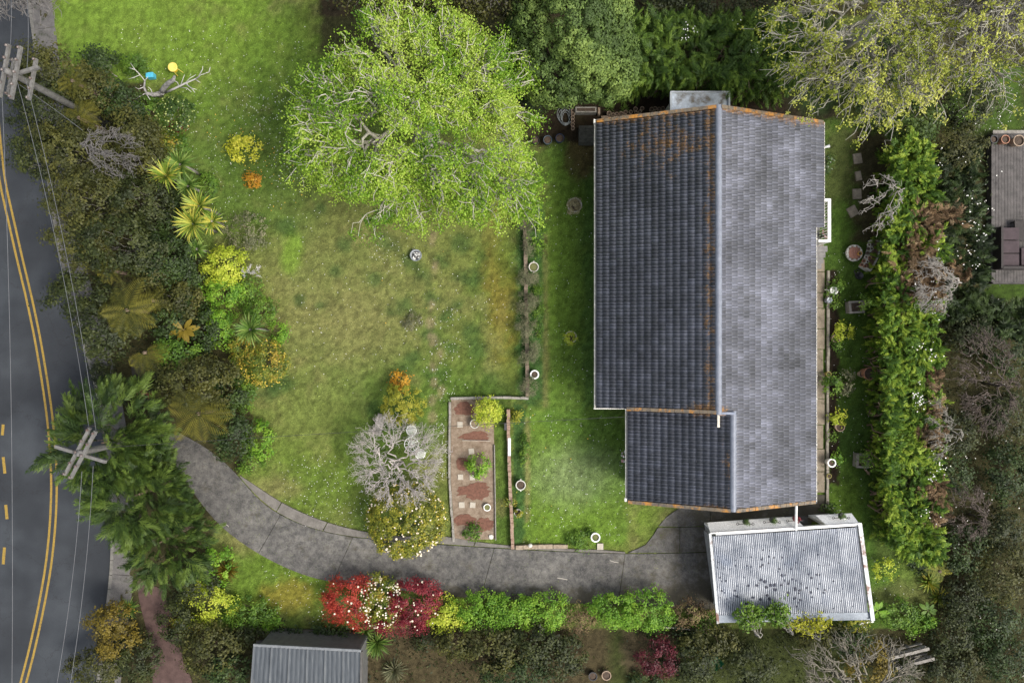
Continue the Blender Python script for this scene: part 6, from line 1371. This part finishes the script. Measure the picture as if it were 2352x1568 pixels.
# ================================================================== LAWN OBJECTS
c = P(955,586,.3); t = thing('fire_bowl', 'round metal bowl of black and white stones standing on the lawn', 'fire bowl', (c[0], c[1], 0)); R_ = M(13,.3)
met = mat('grey_bowl_metal', (.30,.32,.33), (.45,.47,.48), .4, 6, metal=.3); mb = MB(); mb.lathe([(R_*.4,0.02),(R_*.5,.05),(R_*.98,.27),(R_,.30),(R_*.9,.30),(R_*.5,.16),(0,.13)], k=28); mb.build('bowl', met, t)
mb = MB(); mb.ring((0,0,.305), R_*.98, .018, 28); mb.build('rim', zm, t)
g = rng_(88); k_ = 0
for i in range(30):
    a_ = i*2.4; r_ = R_*.74*math.sqrt((i+.5)/30); mm = (mat('black_stone', (.025,.025,.028), (.05,.05,.055), .6), mat('white_stone', (.62,.62,.6), (.75,.75,.72), .6), mat('grey_stone', (.25,.24,.22)))[int(g.choice([0, 1, 1, 0, 2]))]
    mb = MB(); s = g.uniform(.030, .044); mb.lathe([(0,-s*.6),(s*.8,-s*.35),(s,0),(s*.75,s*.5),(0,s*.7)], (r_*math.cos(a_), r_*math.sin(a_), .24+.04*(1-r_/R_)), 7, sx=1.25, sy=.85, wob=.1); mb.build('stone', mm, t, smooth=True)
c = P(396,154,.7); t = thing('yellow_table', 'round yellow garden table behind the pruned tree', 'table', (c[0], c[1], 0)); ym = mat('yellow_table_paint', (.68,.50,.07), (.76,.60,.16), .5, 5, bmp=.1)
R_ = M(10.5,.7); MB().lathe([(0,.66),(R_,.66),(R_+.008,.68),(R_,.70),(R_*.93,.71),(0,.705)], k=28).build('table_top', ym, t)
for i in range(3): a_ = i*2.1; MB().tube([(R_*.5*math.cos(a_), R_*.5*math.sin(a_), .66), (R_*.85*math.cos(a_), R_*.85*math.sin(a_), .03)], .015, 6).build('leg', ym, t)
tag(MB().lathe([(.11,0),(.12,.02),(.14,.30),(.15,.31),(.12,.3),(.10,.05),(0,.04)], tuple(P(403,162,.0)), 16).build('yellow_bucket', mat('yellow_plastic', (.60,.40,.03), rough=.4)), 'small yellow bucket tucked under the yellow table', 'bucket')
c = P(343,172,.35); t = thing('blue_crate', 'small turquoise crate at the end of the pruned branch', 'crate', (c[0], c[1], 0), rotz=.05); bl_ = mat('turquoise_plastic', (.06,.36,.52), (.10,.46,.62), .45, 7)
W_, D_ = M(15,.3), M(10,.3); MB().box((0,0,.03),(W_,D_,.03)).build('base', bl_, t); MB().box((0,0,.33),(W_+.03,D_+.03,.035)).build('lid', bl_, t)
for bx, by, sx, sy in ((0,D_/2,W_,.02),(0,-D_/2,W_,.02),(-W_/2,0,.02,D_-.02),(W_/2,0,.02,D_-.02)): MB().box((bx,by,.18),(sx,sy,.27)).build('side', bl_, t)
# white iron table and chairs under the bare tree
def iron_table(px, py, r, h, lb):
    c = P(px, py, h); t = thing('garden_table', lb, 'table', (c[0], c[1], 0)); R_ = M(r, h); MB().ring((0,0,h), R_, .016, 26).build('rim', wh, t); MB().ring((0,0,h), R_*.45, .012, 18).build('inner_ring', wh, t)
    mb = MB()
    for i in range(12):
        a_ = i*PI/6; x, y = math.cos(a_), math.sin(a_); mb.tube([(0,0,h),(R_*.3*x-.03*y,R_*.3*y+.03*x,h),(R_*.7*x+.03*y,R_*.7*y-.03*x,h),(R_*x,R_*y,h)], .011, 5)
    mb.build('scrollwork', wh, t)
    for i in range(3): a_ = i*2.1+.3; MB().tube([(.05*math.cos(a_),.05*math.sin(a_),h-.02),(.07*math.cos(a_),.07*math.sin(a_),h*.5),(R_*.7*math.cos(a_),R_*.7*math.sin(a_),.04)], .016, 6).build('leg', wh, t)
def iron_chair(px, py, rz_, lb):
    c = P(px, py, .45); t = thing('garden_chair', lb, 'chair', (c[0], c[1], 0), 'white garden chairs under the bare tree', rz_)
    mb = MB(); mb.ring((0,0,.45), .23, .02, 20)
    for i in range(-4, 5): x = i*.05; hh = math.sqrt(.0529-x*x); mb.box((x,0,.45),(.026,2*hh,.014))
    mb.build('seat', wh, t); mb = MB(); pts = [(.21*math.sin(a_), -.2-.03*math.cos(a_), .45+.43*math.cos(a_)) for a_ in np.linspace(-1.4, 1.4, 9)]; mb.tube(pts, .017, 6)
    for k in (-.1, 0, .1): mb.tube([(k,-.21,.46),(k*1.2,-.23,.83)], .012, 5)
    mb.build('backrest', wh, t)
    for sx in (-1, 1):
        for sy in (-1, 1): MB().tube([(sx*.16,sy*.16,.44),(sx*.2,sy*.21,.03)], .014, 5).build('leg', wh, t)
iron_table(945,1020,16,.72,'round white ironwork table beneath the leafless grey tree'); iron_chair(945,988,.2,'white iron chair on the upper side of the round table'); iron_chair(965,1042,2.6,'white iron chair on the lower right of the round table')
c = P(871,975,.45); t = thing('garden_bench', 'weathered timber bench left of the golden conifer', 'bench', (c[0], c[1], 0), rotz=math.radians(75))
for i in range(3): MB().box((0,(i-1)*.13,.45),(1.0,.115,.035)).build('seat_slat', tim, t)
for s in (-.42, .42):
    MB().box((s,0,.415),(.06,.38,.04)).build('bearer', tim, t)
    for y in (-.15, .15): MB().box((s,y,.21),(.06,.06,.38)).build('leg', tim, t)

# ================================================================== YARD ABOVE THE HOUSE
tb_ = [(1316,254),(1316,262),(1315.5,270),(1315.5,278),(1315.5,286),(1316,294)]
for i, (x, y) in enumerate(tb_): pot(x, y, 4.3, .22, terrad, ('terracotta pot in the short upright row by the concrete trough, '+('first from the top', 'second from the top', 'third from the top', 'third from the bottom', 'second from the bottom', 'last at the bottom')[i]), group='row of empty pots by the trough', wall=.2)
rw = [(1399,261,5.2),(1408.5,264,4.2),(1417,262.5,4.2),(1427,262,4.8),(1437,258.5,4.4),(1449,258,4.4),(1460,251,4.8),(1461,259.5,3.8),(1470,257.5,4.0),(1475,250,4.8),(1497,252,5),(1505,250,4.6),(1514,251,4.2),(1523,249.5,4.2)]
for i, (x, y, r_) in enumerate(rw): pot(x, y-1, r_, .26, terrad, 'empty pot in the row above the top gable, number '+'one two three four five six seven eight nine ten eleven twelve thirteen fourteen'.split()[i]+' from the left', group='row of empty pots above the gable', wall=.2)
mb = MB(); c = P(1346,252,.4); t = thing('concrete_trough', 'long pale concrete trough by the upper left corner of the house', 'trough', (c[0], c[1], 0)); MB().box((0,0,.2),(M(50,.4),M(13,.4),.4),taper=.96).build('body', oldc, t); MB().box((0,0,.405),(M(42,.4),M(7,.4),.02)).build('soil', soil, t)
mb = MB(); c = P(1349,308,.5); t = thing('compost_box', 'dark mossy compost box against the upper left corner of the house', 'compost box', (c[0], c[1], 0)); dk_ = mat('dark_mossy_boards', (.035,.035,.03), (.085,.085,.07), .95, 7, bmp=.7)
for i in range(5): MB().box((0,(i-2)*.155,.5),(M(38,.5),.145,.04),rz=.01*(i-2)).build('lid_board', dk_, t)
for sx, sy, w1, w2 in ((0,1,M(36,.5),.04),(0,-1,M(36,.5),.04),(1,0,.04,.76),(-1,0,.04,.76)): MB().box((sx*M(17,.5),sy*.38,.24),(w1,w2,.46)).build('side', dk_, t)
slab_run('timber_edging', [(1374,268),(1374,252)], .05, 0, .3, terrad, 'edge_board', .3, lab=('short rusty brown edging at the start of the pot row', 'edging'))
slab_run('bed_sleeper', [(1380,272),(1530,262)], .05, 0, .16, terrad, 'sleeper', 1.0, lab=('brown timber edging under the row of pots above the gable', 'edging'))
clump_grass(1401,247,14,.4,'flaxg','spiky green plant at the left of the pot row',40,wd=.01); clump_grass(1436,249,14,.4,'flaxg','spiky green plant in the middle of the pot row',40,wd=.01)
bt = mat('dark_blue_plastic', (.015,.03,.07), (.03,.05,.11), .4, 8)
pot(1258,321,10,.4, mat('slate_blue_plastic', (.05,.08,.11), (.08,.12,.15), .5), 'slate-blue tub in the shade beside the lime tree', 'tub', 'tub', wall=.08); pot(1286,317,10,.4, bt, 'dark blue tub in the shade near the hose', 'tub', 'tub', wall=.08); pot(1230,322,9,.35, iron, 'black tub leftmost in the shade under the lime tree', 'tub', 'tub', wall=.08)
g = rng_(61); mb = MB(); c = P(1299,273,.1)
for k in range(6): mb.tube([(c[0]+(.25+.03*k)*math.cos(a_)*(1 if k % 2 else .6)+.05*g.normal()*0, c[1]+(.32+.02*k)*math.sin(a_)+.04*k, .08+.015*k+.02*math.sin(a_*3)) for a_ in np.linspace(0, 6.1, 22)], .013, 5)
tag(mb.build('garden_hose', mat('pale_hose', (.22,.24,.24), (.3,.32,.32))), 'loosely coiled pale garden hose left of the concrete trough', 'hose')

# ================================================================== GARAGE WALL POTS, PORCH POTS
for (x, y, pal, cl, lb) in ((1710,1207,'green','green','leftmost potted plant on a black iron bracket on the garage wall'),(1771,1204,'green','green','second potted plant from the left on the garage wall'),(1824,1200,'red','red','red-flowered pot on an iron bracket beside the white downpipe'),(1929,1192,'green','green','rightmost potted plant on the garage wall beyond the doorway')):
    fx = (x-1176)*(H-1.75)/1568; u = (fx-tl[0])/(tr[0]-tl[0]); yy = (tl*(1-u)+tr*u)[1]+.22
    t = thing('wall_planter', lb, 'planter', (fx, yy, 1.86), 'iron bracket planters on the garage wall'); mb = MB(); mb.tube([(-.32,.03,.0),(-.2,.05,.03),(0,.06,0),(.2,.05,.03),(.32,.03,.0)], .014, 5); mb.ring((-.34,.05,0), .05, .012, 10, 5); mb.ring((.34,.05,0), .05, .012, 10, 5); mb.ring((0,.16,.0), .12, .012, 14, 5); mb.tube([(0,.0,-.25),(0,.16,0)], .012, 5); mb.build('bracket', iron, t)
    MB().lathe([(0,-.12),(.08,-.12),(.115,.08),(.12,.1),(.10,.1),(.09,.06),(0,.06)], (0,.16,0), 14).build('pot', mat('dark_planter', (.04,.045,.04), (.07,.07,.06)), t)
    g = rng_(nseed()); V, F, tt = leafy(g, (0,.16,.2), (.13,.13,.12), 3, .05, .03, .04, 60); link('foliage', make_mesh('foliage', V, [F], tint=tt), LM['dark' if pal == 'green' else 'crimson'], t)
g = rng_(nseed()); pc = P(1894,540,1.2); t = thing('flower_pot', 'pot of pink flowers standing on the side porch', 'flower pot', (pc[0], pc[1], .93)); MB().lathe([(0,0),(.1,0),(.14,.22),(.15,.24),(.12,.24),(0,.2)], k=14).build('pot', iron, t)
V, F, tt = leafy(g, (0,0,.32), (.17,.17,.12), 3, .05, .03, .04, 60); link('foliage', make_mesh('foliage', V, [F], tint=tt), LM['dark'], t); flowers(g, (0,0,.33), (.17,.17,.13), 22, .03, mat('pink_petals', (.60,.22,.28), (.72,.45,.48), .7, 9, bmp=0), t, (0,0,0))
hb = P(1437,1050,2.2); t = thing('hanging_basket', 'hanging basket of pink and white flowers on the left eave of the rear wing', 'hanging basket', (hb[0], hb[1], 1.95)); MB().lathe([(0,-.12),(.1,-.08),(.14,.05),(.12,.06),(0,.04)], k=14).build('basket', iron, t); MB().tube([(0,0,.05),(.12,0,.7)], .008, 4).build('chain', iron, t)
V, F, tt = leafy(g, (0,0,.12), (.18,.24,.12), 3, .05, .03, .05, 60); link('foliage', make_mesh('foliage', V, [F], tint=tt), LM['green'], t); flowers(g, (0,0,.13), (.18,.24,.14), 26, .04, white_petal, t, (0,0,0)); flowers(g, (0,0,.13), (.18,.24,.14), 20, .04, mat('pink_petals', (.60,.22,.28)), t, (0,0,0), name='pink_flowers')
mb = MB(); mb.tube([cpos(1972,1432,.5), cpos(1990,1428,.5), cpos(2006,1426,.5)], .05, 8); mb.tube([cpos(1981,1428,.45), cpos(1984,1440,.3)], .04, 8); tag(mb.build('white_pipe', white), 'short white pipe lying behind the garage corner', 'pipe')
mb = MB(); mb.tube([cpos(1515,1440,.5), cpos(1550,1441,.45), cpos(1592,1446,.4)], [.04,.035,.02], 6); mb.tube([cpos(1592,1446,.4), cpos(1660,1443,.3)], .02, 5); tag(mb.build('fallen_branch', pale_bark), 'pale fallen branch along the bottom boundary left of the garage', 'branch')

# ================================================================== NEIGHBOURS: SHED, DECK, STEPS
s0, s1, s2, s3 = P(582,1484,2.2), P(828,1497,2.2), P(826,1640,2.2), P(566,1640,2.2)
SO = (float((s0[0]+s1[0])/2), float(s0[1])-1.0, 0.0); t = thing('shed', 'neighbouring shed with a weathered grey ribbed iron roof at the bottom edge', 'shed', SO)
m, n, l, b, o = nodes_mat('shed_roof_iron'); t1 = noise(n, l, 1.2, 5, .7); mp = n.new('ShaderNodeMapping'); mp.inputs['Scale'].default_value = (9, .8, 1); geo = n.new('ShaderNodeNewGeometry'); l.new(geo.outputs['Position'], mp.inputs[0]); t2 = noise(n, l, 1.5, 5, .7, mp.outputs[0])
r1 = ramp(n, [(0.3, (0.035,0.042,0.05)), (0.6, (0.07,0.08,0.09)), (0.78, (0.13,0.135,0.13))]); l.new(t2.outputs[0], r1.inputs[0]); l.new(r1.outputs[0], b.inputs['Base Color']); b.inputs['Roughness'].default_value = .6; bump(n, l, b, t1.outputs[0], .2, .01)
for i in range(6):
    V = []; nu = 12
    for v in (0, 1):
        for j in range(nu+1):
            u = (i+.004+j/nu*.992)/6; p = (s0*(1-u)+s1*u)*(1-v)+(s3*(1-u)+s2*u)*v; V.append((p[0]-SO[0], p[1]-SO[1], p[2]+(.035 if j % 3 == 0 else 0)+.003*(i % 2)-v*.25))
    link('roof_sheet', make_mesh('roof_sheet', V, [np.array([(j+nu+1, j+nu+2, j+1, j) for j in range(nu)])]), m, t)
def sadd(nm, mb, mm): return mb.build(nm, mm, t, SO)
shc = mat('dull_shed_concrete', (.07,.066,.06), (.12,.115,.105), .9, 4)
sadd('gutter', bar(s0+[0,.06,-.03], s1+[.02,.06,-.03], .11, .09), mat('grey_gutter', (.12,.13,.14), (.2,.21,.22))); sadd('barge_board', bar(s1+[.03,0,0], s2+[.03,0,-.2], .09, .14), shc)
w0, w1_, w2_, w3_ = s0*[1,1,0]+[.15,-.12,0], s1*[1,1,0]+[-.15,-.12,0], s2*[1,1,0]+[-.15,0,0], s3*[1,1,0]+[.15,0,0]
for a_, b_ in ((w0, w1_), (w1_, w2_), (w3_, w0)): sadd('wall', bar(a_+[0,0,1.05], b_+[0,0,1.05], .08, 2.05), mat('dull_grey_boards', (.08,.08,.078), (.13,.13,.125)))
t = None
mb = MB(); mb.prism(dpoly([(590,1468),(640,1466),(740,1476),(822,1490),(828,1510),(590,1500)], 0), 0, .09); structure('concrete_apron', mb, shc)
# timber deck on the right with planters and an outdoor sofa
dk0, dk1 = P(2280,310,.35), P(2480,648,.35); t = thing('timber_deck', 'weathered timber deck with long vertical boards on the right edge', 'deck', ((dk0[0]), (dk1[1]), 0)); DO = tuple(t.location)
dkm = mat('weathered_deck_boards', (.055,.05,.048), (.11,.10,.095), .85, 3, bmp=.4, stain=((.03,.028,.027), 1.1, .55)); nb_ = int((dk1[0]-dk0[0])/.14)
for i in range(nb_):
    x = dk0[0]+(i+.5)*.14; mb = MB(); mb.box((x, (dk0[1]+dk1[1])/2, .33+.002*(i % 3)), (.128, dk0[1]-dk1[1], .035)); mb.build('deck_board', dkm, t, DO)
mb = MB(); mb.box(((dk0[0]+dk1[0])/2, dk0[1]+.04, .2), (dk1[0]-dk0[0], .06, .34)); mb.box(((dk0[0]+dk1[0])/2, dk1[1]-.04, .2), (dk1[0]-dk0[0], .06, .34)); mb.box((dk0[0]-.035, (dk0[1]+dk1[1])/2, .2), (.06, dk0[1]-dk1[1], .34)); mb.build('deck_skirt', dkm, t, DO)
mb = MB(); mb.box(((dk0[0]+dk1[0])/2, dk0[1]+.14, .36), (dk1[0]-dk0[0], .14, .04)); mb.build('top_board', tim, t, DO)
sc0 = P(2292,522,.7); t = thing('outdoor_sofa', 'L-shaped dark brown outdoor sofa on the timber deck', 'sofa', (sc0[0], sc0[1], .35)); wk = mat('dark_wicker', (.022,.018,.017), (.045,.038,.036), .8, 20); cu = mat('plum_cushion', (.045,.032,.035), (.07,.05,.055), .9, 5)
W_ = M(44,.7); ln = M(95,.7)
MB().box((.03,-ln/2,.3),(.10,ln,.6)).build('backrest', wk, t); MB().box((1.1,-ln+.03,.3),(2.1,.12,.6)).build('backrest', wk, t)
MB().box((W_/2+.08,-ln/2+.03,.14),(W_,ln-.1,.24)).build('base', wk, t); MB().box((W_+.8,-ln+.52,.139),(1.4,.85,.238)).build('base', wk, t)
for i in range(3): MB().box((W_/2+.1,-.30-i*.60,.33),(W_-.05,.56,.14),taper=.97).build('seat_cushion', cu, t)
for i in range(2): MB().box((W_+.48+i*.68,-ln+.55,.33),(.64,.80,.14),taper=.97).build('seat_cushion', cu, t)
tb2 = P(2345,530,.6); t = thing('coffee_table', 'dark low table beside the outdoor sofa on the deck', 'table', (tb2[0]+.05, tb2[1], .35)); MB().box((0,0,.28),(.75,.9,.06)).build('table_top', wk, t)
for sx in (-1,1):
    for sy in (-1,1): MB().box((sx*.32,sy*.4,.125),(.06,.06,.25)).build('leg', wk, t)
pot(2310,320,10,.4, terra, 'dark terracotta planter between two others at the top of the deck', z0=.36, plant=('brown',8,.25,'brown plant in the middle deck planter')); pot(2284,320,9,.4, iron, 'black planter at the top left corner of the deck', z0=.36, plant=('bushg',8,.3,'green plant in the black deck planter')); pot(2341,323,13,.4, terrad, 'wide round pot with a terracotta rim at the top right of the deck', z0=.36, wall=.14)
c = P(325,907,.5); t = thing('red_pot', 'red clay pot half hidden beside the narrow path near the road', 'plant pot', (c[0], c[1], 0)); MB().box((0,0,.2),(.46,.46,.40),rz=.3,taper=1.1).build('body', mat('dull_red_clay', (.16,.05,.035), (.24,.09,.06)), t); MB().lathe([(0,.42),(.12,.41),(.13,.40)], k=12).build('lid', terra, t)
mb = MB(); mb.prism(dpoly([(300,820),(330,835),(350,900),(375,960),(420,1010),(390,1030),(352,970),(330,910),(305,860)]), 0, .06); structure('narrow_path', mb, mat('dark_path_gravel', (.03,.028,.026), (.055,.05,.045), .95, 4, bmp=.7))
# wooden steps / gate frame at the bottom right
for (x, y, rz_, lb) in ((2086,1497,.25,'upper length of grey timber fence at the bottom right'),(2098,1520,.25,'lower length of grey timber fence at the bottom right')):
    c = P(x, y, .7); t = thing('timber_fence', lb, 'fence', (c[0], c[1], 0), rotz=rz_)
    for k in range(2): MB().box((0,.05+.2*k*0,.35+.3*k),(M(86,.7),.035,.12)).build('rail', tim, t)
    MB().box((0,.02,.86),(M(90,.7),.13,.04)).build('cap_rail', tim, t)
    for k in (-.46,-.15,.15,.46): MB().box((k*M(86,.7),-.04,.42),(.09,.09,.84)).build('post', tim, t)
pot(1362,1553,10,.3, iron, 'black pot leftmost of the pair on the lower neighbouring grass'); pot(1393,1551,11,.3, terrad, 'brown-rimmed pot right of the black one on the neighbouring grass')
c = P(1640,1517,.5); t = thing('green_wheelbarrow', 'green barrow tray under the bare tree at the bottom', 'wheelbarrow', (c[0], c[1], 0), rotz=-.8); gm_ = mat('green_barrow_paint', (.02,.16,.07), (.04,.22,.1), .5)
mb = MB(); mb.add([(-.35,-.16,.25),(.3,-.16,.25),(.3,.16,.25),(-.35,.16,.25),(-.45,-.24,.5),(.42,-.24,.5),(.42,.24,.5),(-.45,.24,.5)], [(0,1,2,3),(0,4,5,1),(1,5,6,2),(2,6,7,3),(3,7,4,0)]); mb.build('tray', gm_, t); MB().ring((0,0,0), .15, .04, 16).build('wheel', iron, t).matrix_local = Matrix.Translation((.5,0,.17)) @ Matrix.Rotation(PI/2, 4, 'X')
for s in (-1,1): MB().tube([(.5,s*.08,.17),(-.3,s*.22,.3),(-.85,s*.25,.5)], .018, 6).build('handle', tim, t)

# ================================================================== POWER POLES AND WIRES
PZ = 6.5
wood = mat('pole_wood', (.10,.095,.09), (.18,.175,.165), .9, 6); wire = mat('wire_metal', (.10,.105,.115), (.14,.145,.155), .5, 9, bmp=0); wiret = mat('black_wire', (.02,.02,.02), rough=.5, bmp=0)
def pole(px, py, rz_, lb, arms):
    c = P(px, py, PZ); t = thing('power_pole', lb, 'power pole', (c[0], c[1], 0), 'power poles along the road')
    MB().tube([(0,0,-.2),(0,0,PZ-.2),(0,0,PZ+.15)], [.17,.12,.11], 10).build('pole', wood, t, smooth=True); ca, sa = math.cos(rz_), math.sin(rz_)
    for (dz, off, L_) in arms:
        a_ = MB(); a_.box((-sa*off, ca*off, PZ+dz), (L_, .10, .12), rz=rz_); arm = a_.build('crossarm', wood, t)
        for u in np.linspace(-.46, .46, 5 if L_ > 1.5 else 3): MB().lathe([(.03,0),(.03,.05),(.055,.07),(.05,.11),(.02,.14)], (-sa*off+ca*L_*u, ca*off+sa*L_*u, PZ+dz+.06), 8).build('insulator', mat('insulator_brown', (.10,.06,.05), (.2,.18,.17), .3), arm)
    for s in (-1, 1): MB().tube([(0,0,PZ-.5),(ca*.55*s,sa*.55*s,PZ-.05)], .02, 5).build('brace', wood, t)
    return c
p1 = pole(20, 165, math.radians(80), 'timber power pole with several crossarms at the upper left edge', [(0,.16,2.0),(0.02,-.3,2.0),(-.5,-.55,1.6),(-.8,.5,1.4)])
MB().box((p1[0]+.35, p1[1]+.15, PZ-.35), (1.1,.12,.12), rz=.3).build('crossarm', wood, bpy.data.objects['power_pole'], tuple(bpy.data.objects['power_pole'].location))
p2 = pole(185, 1040, math.radians(62), 'timber power pole with two crossed arms over the lower conifers', [(0,.13,2.0),(.02,-.13,2.0)])
MB().box((p2[0]-.15, p2[1]-.08, PZ-.25), (2.0,.12,.12), rz=math.radians(-17)).build('crossarm', wood, bpy.data.objects['power_pole.001'], tuple(bpy.data.objects['power_pole.001'].location))
def cable(a_, b_, sag, r_, lb, m_=wire):
    a_ = np.array(a_, float); b_ = np.array(b_, float); t_ = np.linspace(0, 1, 24)[:, None]; p = a_*(1-t_)+b_*t_; p[:, 2] -= (sag*4*t_*(1-t_))[:, 0]
    V, F = tubes_np([(p, np.full(24, r_))], 5); c = p[0]; o_ = link('power_line', make_mesh('power_line', V-c, [F]), m_); o_.location = tuple(c); tag(o_, lb, 'power line', 'overhead lines')
cable(P(40,190,6.4), P(207,1003,6.4), .35, .009, 'overhead wire from the upper pole to the lower pole, road side')
cable(P(58,180,6.4), P(222,1000,6.4), .35, .009, 'overhead wire from the upper pole to the lower pole, garden side')
cable(P(3,180,6.4), P(26,1700,6.2), .25, .010, 'long single wire running down the far left of the road')
cable(P(188,1082,6.4), P(118,1640,6.2), .25, .009, 'wire leading from the lower pole to the bottom edge, road side')
cable(P(214,1070,6.4), P(150,1640,6.2), .25, .009, 'wire leading from the lower pole to the bottom edge, garden side')
cable(P(20,150,6.4), P(14,-140,6.2), .2, .009, 'wire leaving the upper pole past the top edge, road side')
cable(P(62,158,6.4), P(48,-140,6.2), .2, .009, 'wire leaving the upper pole past the top edge, garden side')
cable(P(200,1030,6.2), (XBl, -3.2, 2.9), .35, .009, 'thin black service wire crossing the lawn to the house', wiret)
cable(P(45,195,6.2), P(190,300,4), .2, .009, 'thin stay wire running down from the upper pole', wire)
